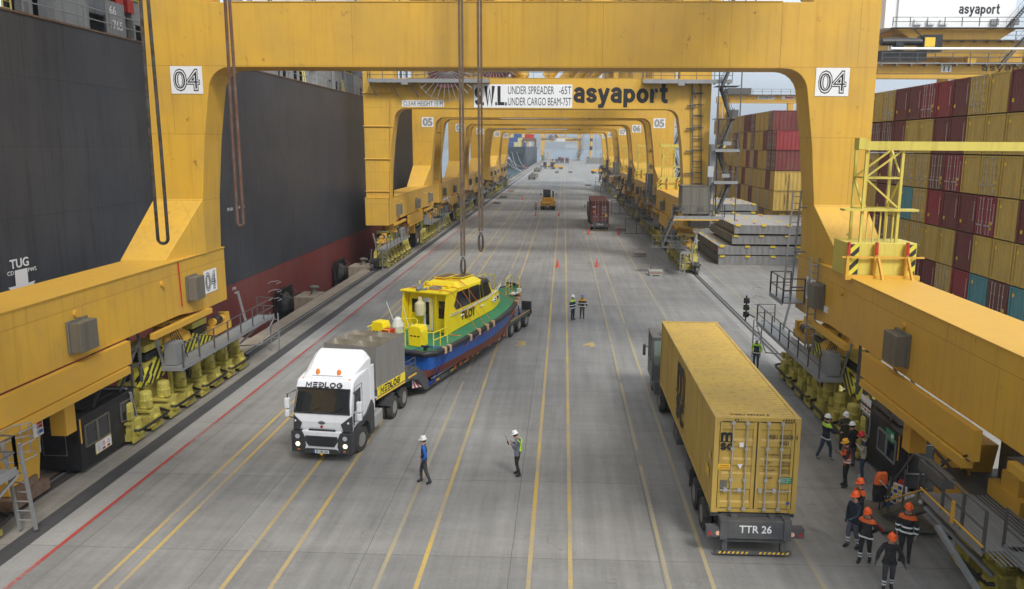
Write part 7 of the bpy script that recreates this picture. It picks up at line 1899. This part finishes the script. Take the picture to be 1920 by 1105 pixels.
b = MB(); b.box(*L4(-16.0, 17.3, 2.22), *L4(-17.2, 20.6, 2.27)); b.box(*L4(-15.97, 17.3, 2.12), *L4(-16.0, 20.6, 2.38)); b.build('walkway', 'grey', c4)
b = MB(); b.rail([L4(-16.0, 17.3, 2.27), L4(-16.0, 20.6, 2.27), L4(-17.0, 20.6, 2.27)], 1.05, 1.1, .03); b.build('handrail', 'dgrey', c4)
b = MB(); b.ladder(L4(-16.25, 21.1, .1), L4(-16.25, 20.8, 3.0), .5, (1, 0, 0), .32, .04)
for zz in (2.4, 2.9, 3.3): b.path([L4(-16.0, 20.8, zz), L4(-15.95, 21.4, zz), L4(-16.25, 21.7, zz), L4(-16.6, 21.4, zz), L4(-16.6, 20.8, zz)], .022, 5)
for dx in (-.28, 0, .3): b.bar(L4(-16.25 + dx, 21.6, 2.4), L4(-16.25 + dx, 21.6, 3.3), .02)
b.bar(L4(-16.0, 20.6, 2.1), L4(-16.5, 18.6, .8), .07); b.build('caged_ladder', 'grey', c4)
b = MB(); b.box(*L4(11.5, 16.5, 2.22), *L4(15.0, 22.2, 2.26)); b.build('walkway', 'dgrey', c4)
b = MB()
for i in range(28): b.box(*L4(10.2 + i * .115, 16.6, 2.262), *L4(10.23 + i * .115, 20.3, 2.285))
b.build('grating', 'grey', c4)
for yy_, xx_, hh_ in ((20.1, 12.5, 1.0), (19.3, 12.5, 1.15), (18.6, 12.6, .9), (20.3, 13.5, 1.5), (19.4, 13.5, 1.35), (18.5, 13.6, 1.55), (21.1, 12.9, 1.2), (17.6, 13.6, 1.5), (21.2, 13.9, 1.45)): b = MB(); b.box(*L4(xx_, yy_, 2.27), *L4(xx_ + .9, yy_ + .62, 2.27 + hh_)); b.build('junction_box', 'boxg', c4, bevel=.02)
b = MB(); b.box(*L4(11.9, 16.6, 2.3), *L4(12.9, 18.6, 2.5)); b.prism([(17.2 - oy, 2.5), (17.9 - oy, 2.5), (17.75 - oy, 3.1), (17.35 - oy, 3.1)], 'x', 11.95 - ox, 12.3 - ox); b.box(*L4(12.0, 18.0, 2.5), *L4(12.8, 18.5, 3.25)); b.box(*L4(11.9, 18.9, 2.3), *L4(12.4, 20.4, 2.75)); b.box(*L4(12.0, 19.2, 2.75), *L4(12.35, 20.0, 3.2)); b.tube(L4(12.1, 16.7, 2.85), L4(12.1, 17.3, 2.85), .25, n=12); b.build('winch', 'yel2', c4)
# green leds etc on cabin: signal lamp by the far walkway
t = empty('signal_light', (10.55, 43.3, 0), label='black signal light cluster on its bracket at the right walkway end', cat='signal')
b = MB(); b.bar((.2, -1.2, 2.4), (0, 0, 2.4), .06); b.bar((0, 0, 1.9), (0, 0, 3.4), .07)
for z in (2.3, 2.7, 3.1): b.tube((0, -.05, z), (0, -.3, z), .13, n=10); b.box(-.15, -.08, z - .15, .15, .05, z + .15)
b.build('lamp_cluster', 'black', t)
# jacket on a stand
t = empty('hanging_jacket', (10.35, 23.5, 0), R(20), 'orange and black reflective jacket draped over a low post by the steps', 'jacket')
b = MB(); rg = []
for z, rx_, ry_, ox_ in ((1.5, .05, .05, 0), (1.48, .16, .1, 0), (1.38, .22, .13, .0), (1.1, .25, .14, -.02), (.8, .27, .15, -.03), (.55, .28, .15, -.02)):
    rg.append([(ox_ + rx_ * math.cos(a) * (1 + .12 * math.sin(3 * a + z * 5)), ry_ * math.sin(a) * (1 + .15 * math.sin(4 * a)), z) for a in [2 * PI * i / 20 for i in range(20)]])
b.loft(rg); o = b.build('jacket_body', CL['orange'], t, smooth=True)
b = MB(); b.loft([[(p[0] * 1.04, p[1] * 1.05 - .004, p[2]) for p in r_] for r_ in (rg[3][:], rg[4][:], rg[5][:])]); b.v = [(x, y, z + (.02 if z > 1 else 0)) for x, y, z in b.v]; b.build('black_skirt', CL['black'], t, smooth=True)
b = MB(); b.bar((-.2, -.15, 1.3), (.1, -.16, 1.0), .06, .02); b.bar((.0, -.16, .75), (.25, -.15, .68), .07, .02); b.build('reflective_band', refl, t)
b = MB(); b.tube((0, 0, 0), (0, 0, 1.45), .03, n=6); b.build('post', 'dgrey', t)
t = empty('notice_board', (10.75, 23.2, .2), R(-55), 'small tilted board with coloured notices leaning beside the steps', 'board')
b = MB(); b.box(-.3, -.01, .35, .3, .01, 1.05); b.build('board_panel', 'sign', t); b = MB()
for i in range(4):
    for j in range(4):
        if (i + j) % 2: b.box(-.27 + i * .14, -.016, .4 + j * .16, -.15 + i * .14, -.011, .52 + j * .16)
b.build('notice_panel', 'blue', t); b = MB()
for i in range(4):
    for j in range(4):
        if not (i + j) % 2: b.box(-.27 + i * .14, -.016, .4 + j * .16, -.15 + i * .14, -.011, .52 + j * .16)
b.build('yellow_notice', decal, t); b = MB(); b.bar((-.2, .05, 0), (-.2, .02, .5), .03); b.bar((.2, .05, 0), (.2, .02, .5), .03); b.build('board_leg', 'dgrey', t)
t = empty('water_drum', (10.85, 23.8, .2), label='blue plastic drum standing behind the notice board', cat='drum')
b = MB(); b.lathe([(.2, 0), (.22, .05), (.22, .35), (.2, .38), (.22, .41), (.21, .6), (.08, .66), (.06, .72)], (0, 0, 0), 16); b.build('drum_body', mat('drum_blue', (.02, .12, .42), .35), t, smooth=True); b = MB(); b.lathe([(.06, .72), (.06, .76)], (0, 0, 0), 10); b.build('cap', 'white', t)
t = empty('fire_extinguisher', (11.35, 24.3, .3), label='red fire extinguisher beside the black cabin steps', cat='extinguisher')
b = MB(); b.lathe([(.09, 0), (.1, .04), (.1, .5), (.05, .6), (.03, .64)], (0, 0, 0), 12); b.build('cylinder', 'red', t, smooth=True); b = MB(); b.box(-.03, -.06, .64, .03, .06, .7); b.path([(0, .06, .66), (.1, .1, .5), (.11, .05, .2)], .012, 5); b.build('hose', 'black', t); b = MB(); b.box(-.06, -.105, .2, .06, -.1, .42); b.build('label_patch', 'sign', t)

# ================================================================ HAZE
hz = bpy.data.materials.new('sea_haze'); n, l = nodes_of(hz); n.remove(n.get('Principled BSDF'))
pv = n.new('ShaderNodeVolumePrincipled'); pv.inputs['Color'].default_value = (.84, .92, 1.0, 1); pv.inputs['Density'].default_value = .00048; pv.inputs['Anisotropy'].default_value = .3
l.new(pv.outputs['Volume'], n.get('Material Output').inputs['Volume'])
b = MB(); b.box(-6500, -1600, -12, 6500, 9300, 330); tag(b.build('haze', hz), kind='stuff')
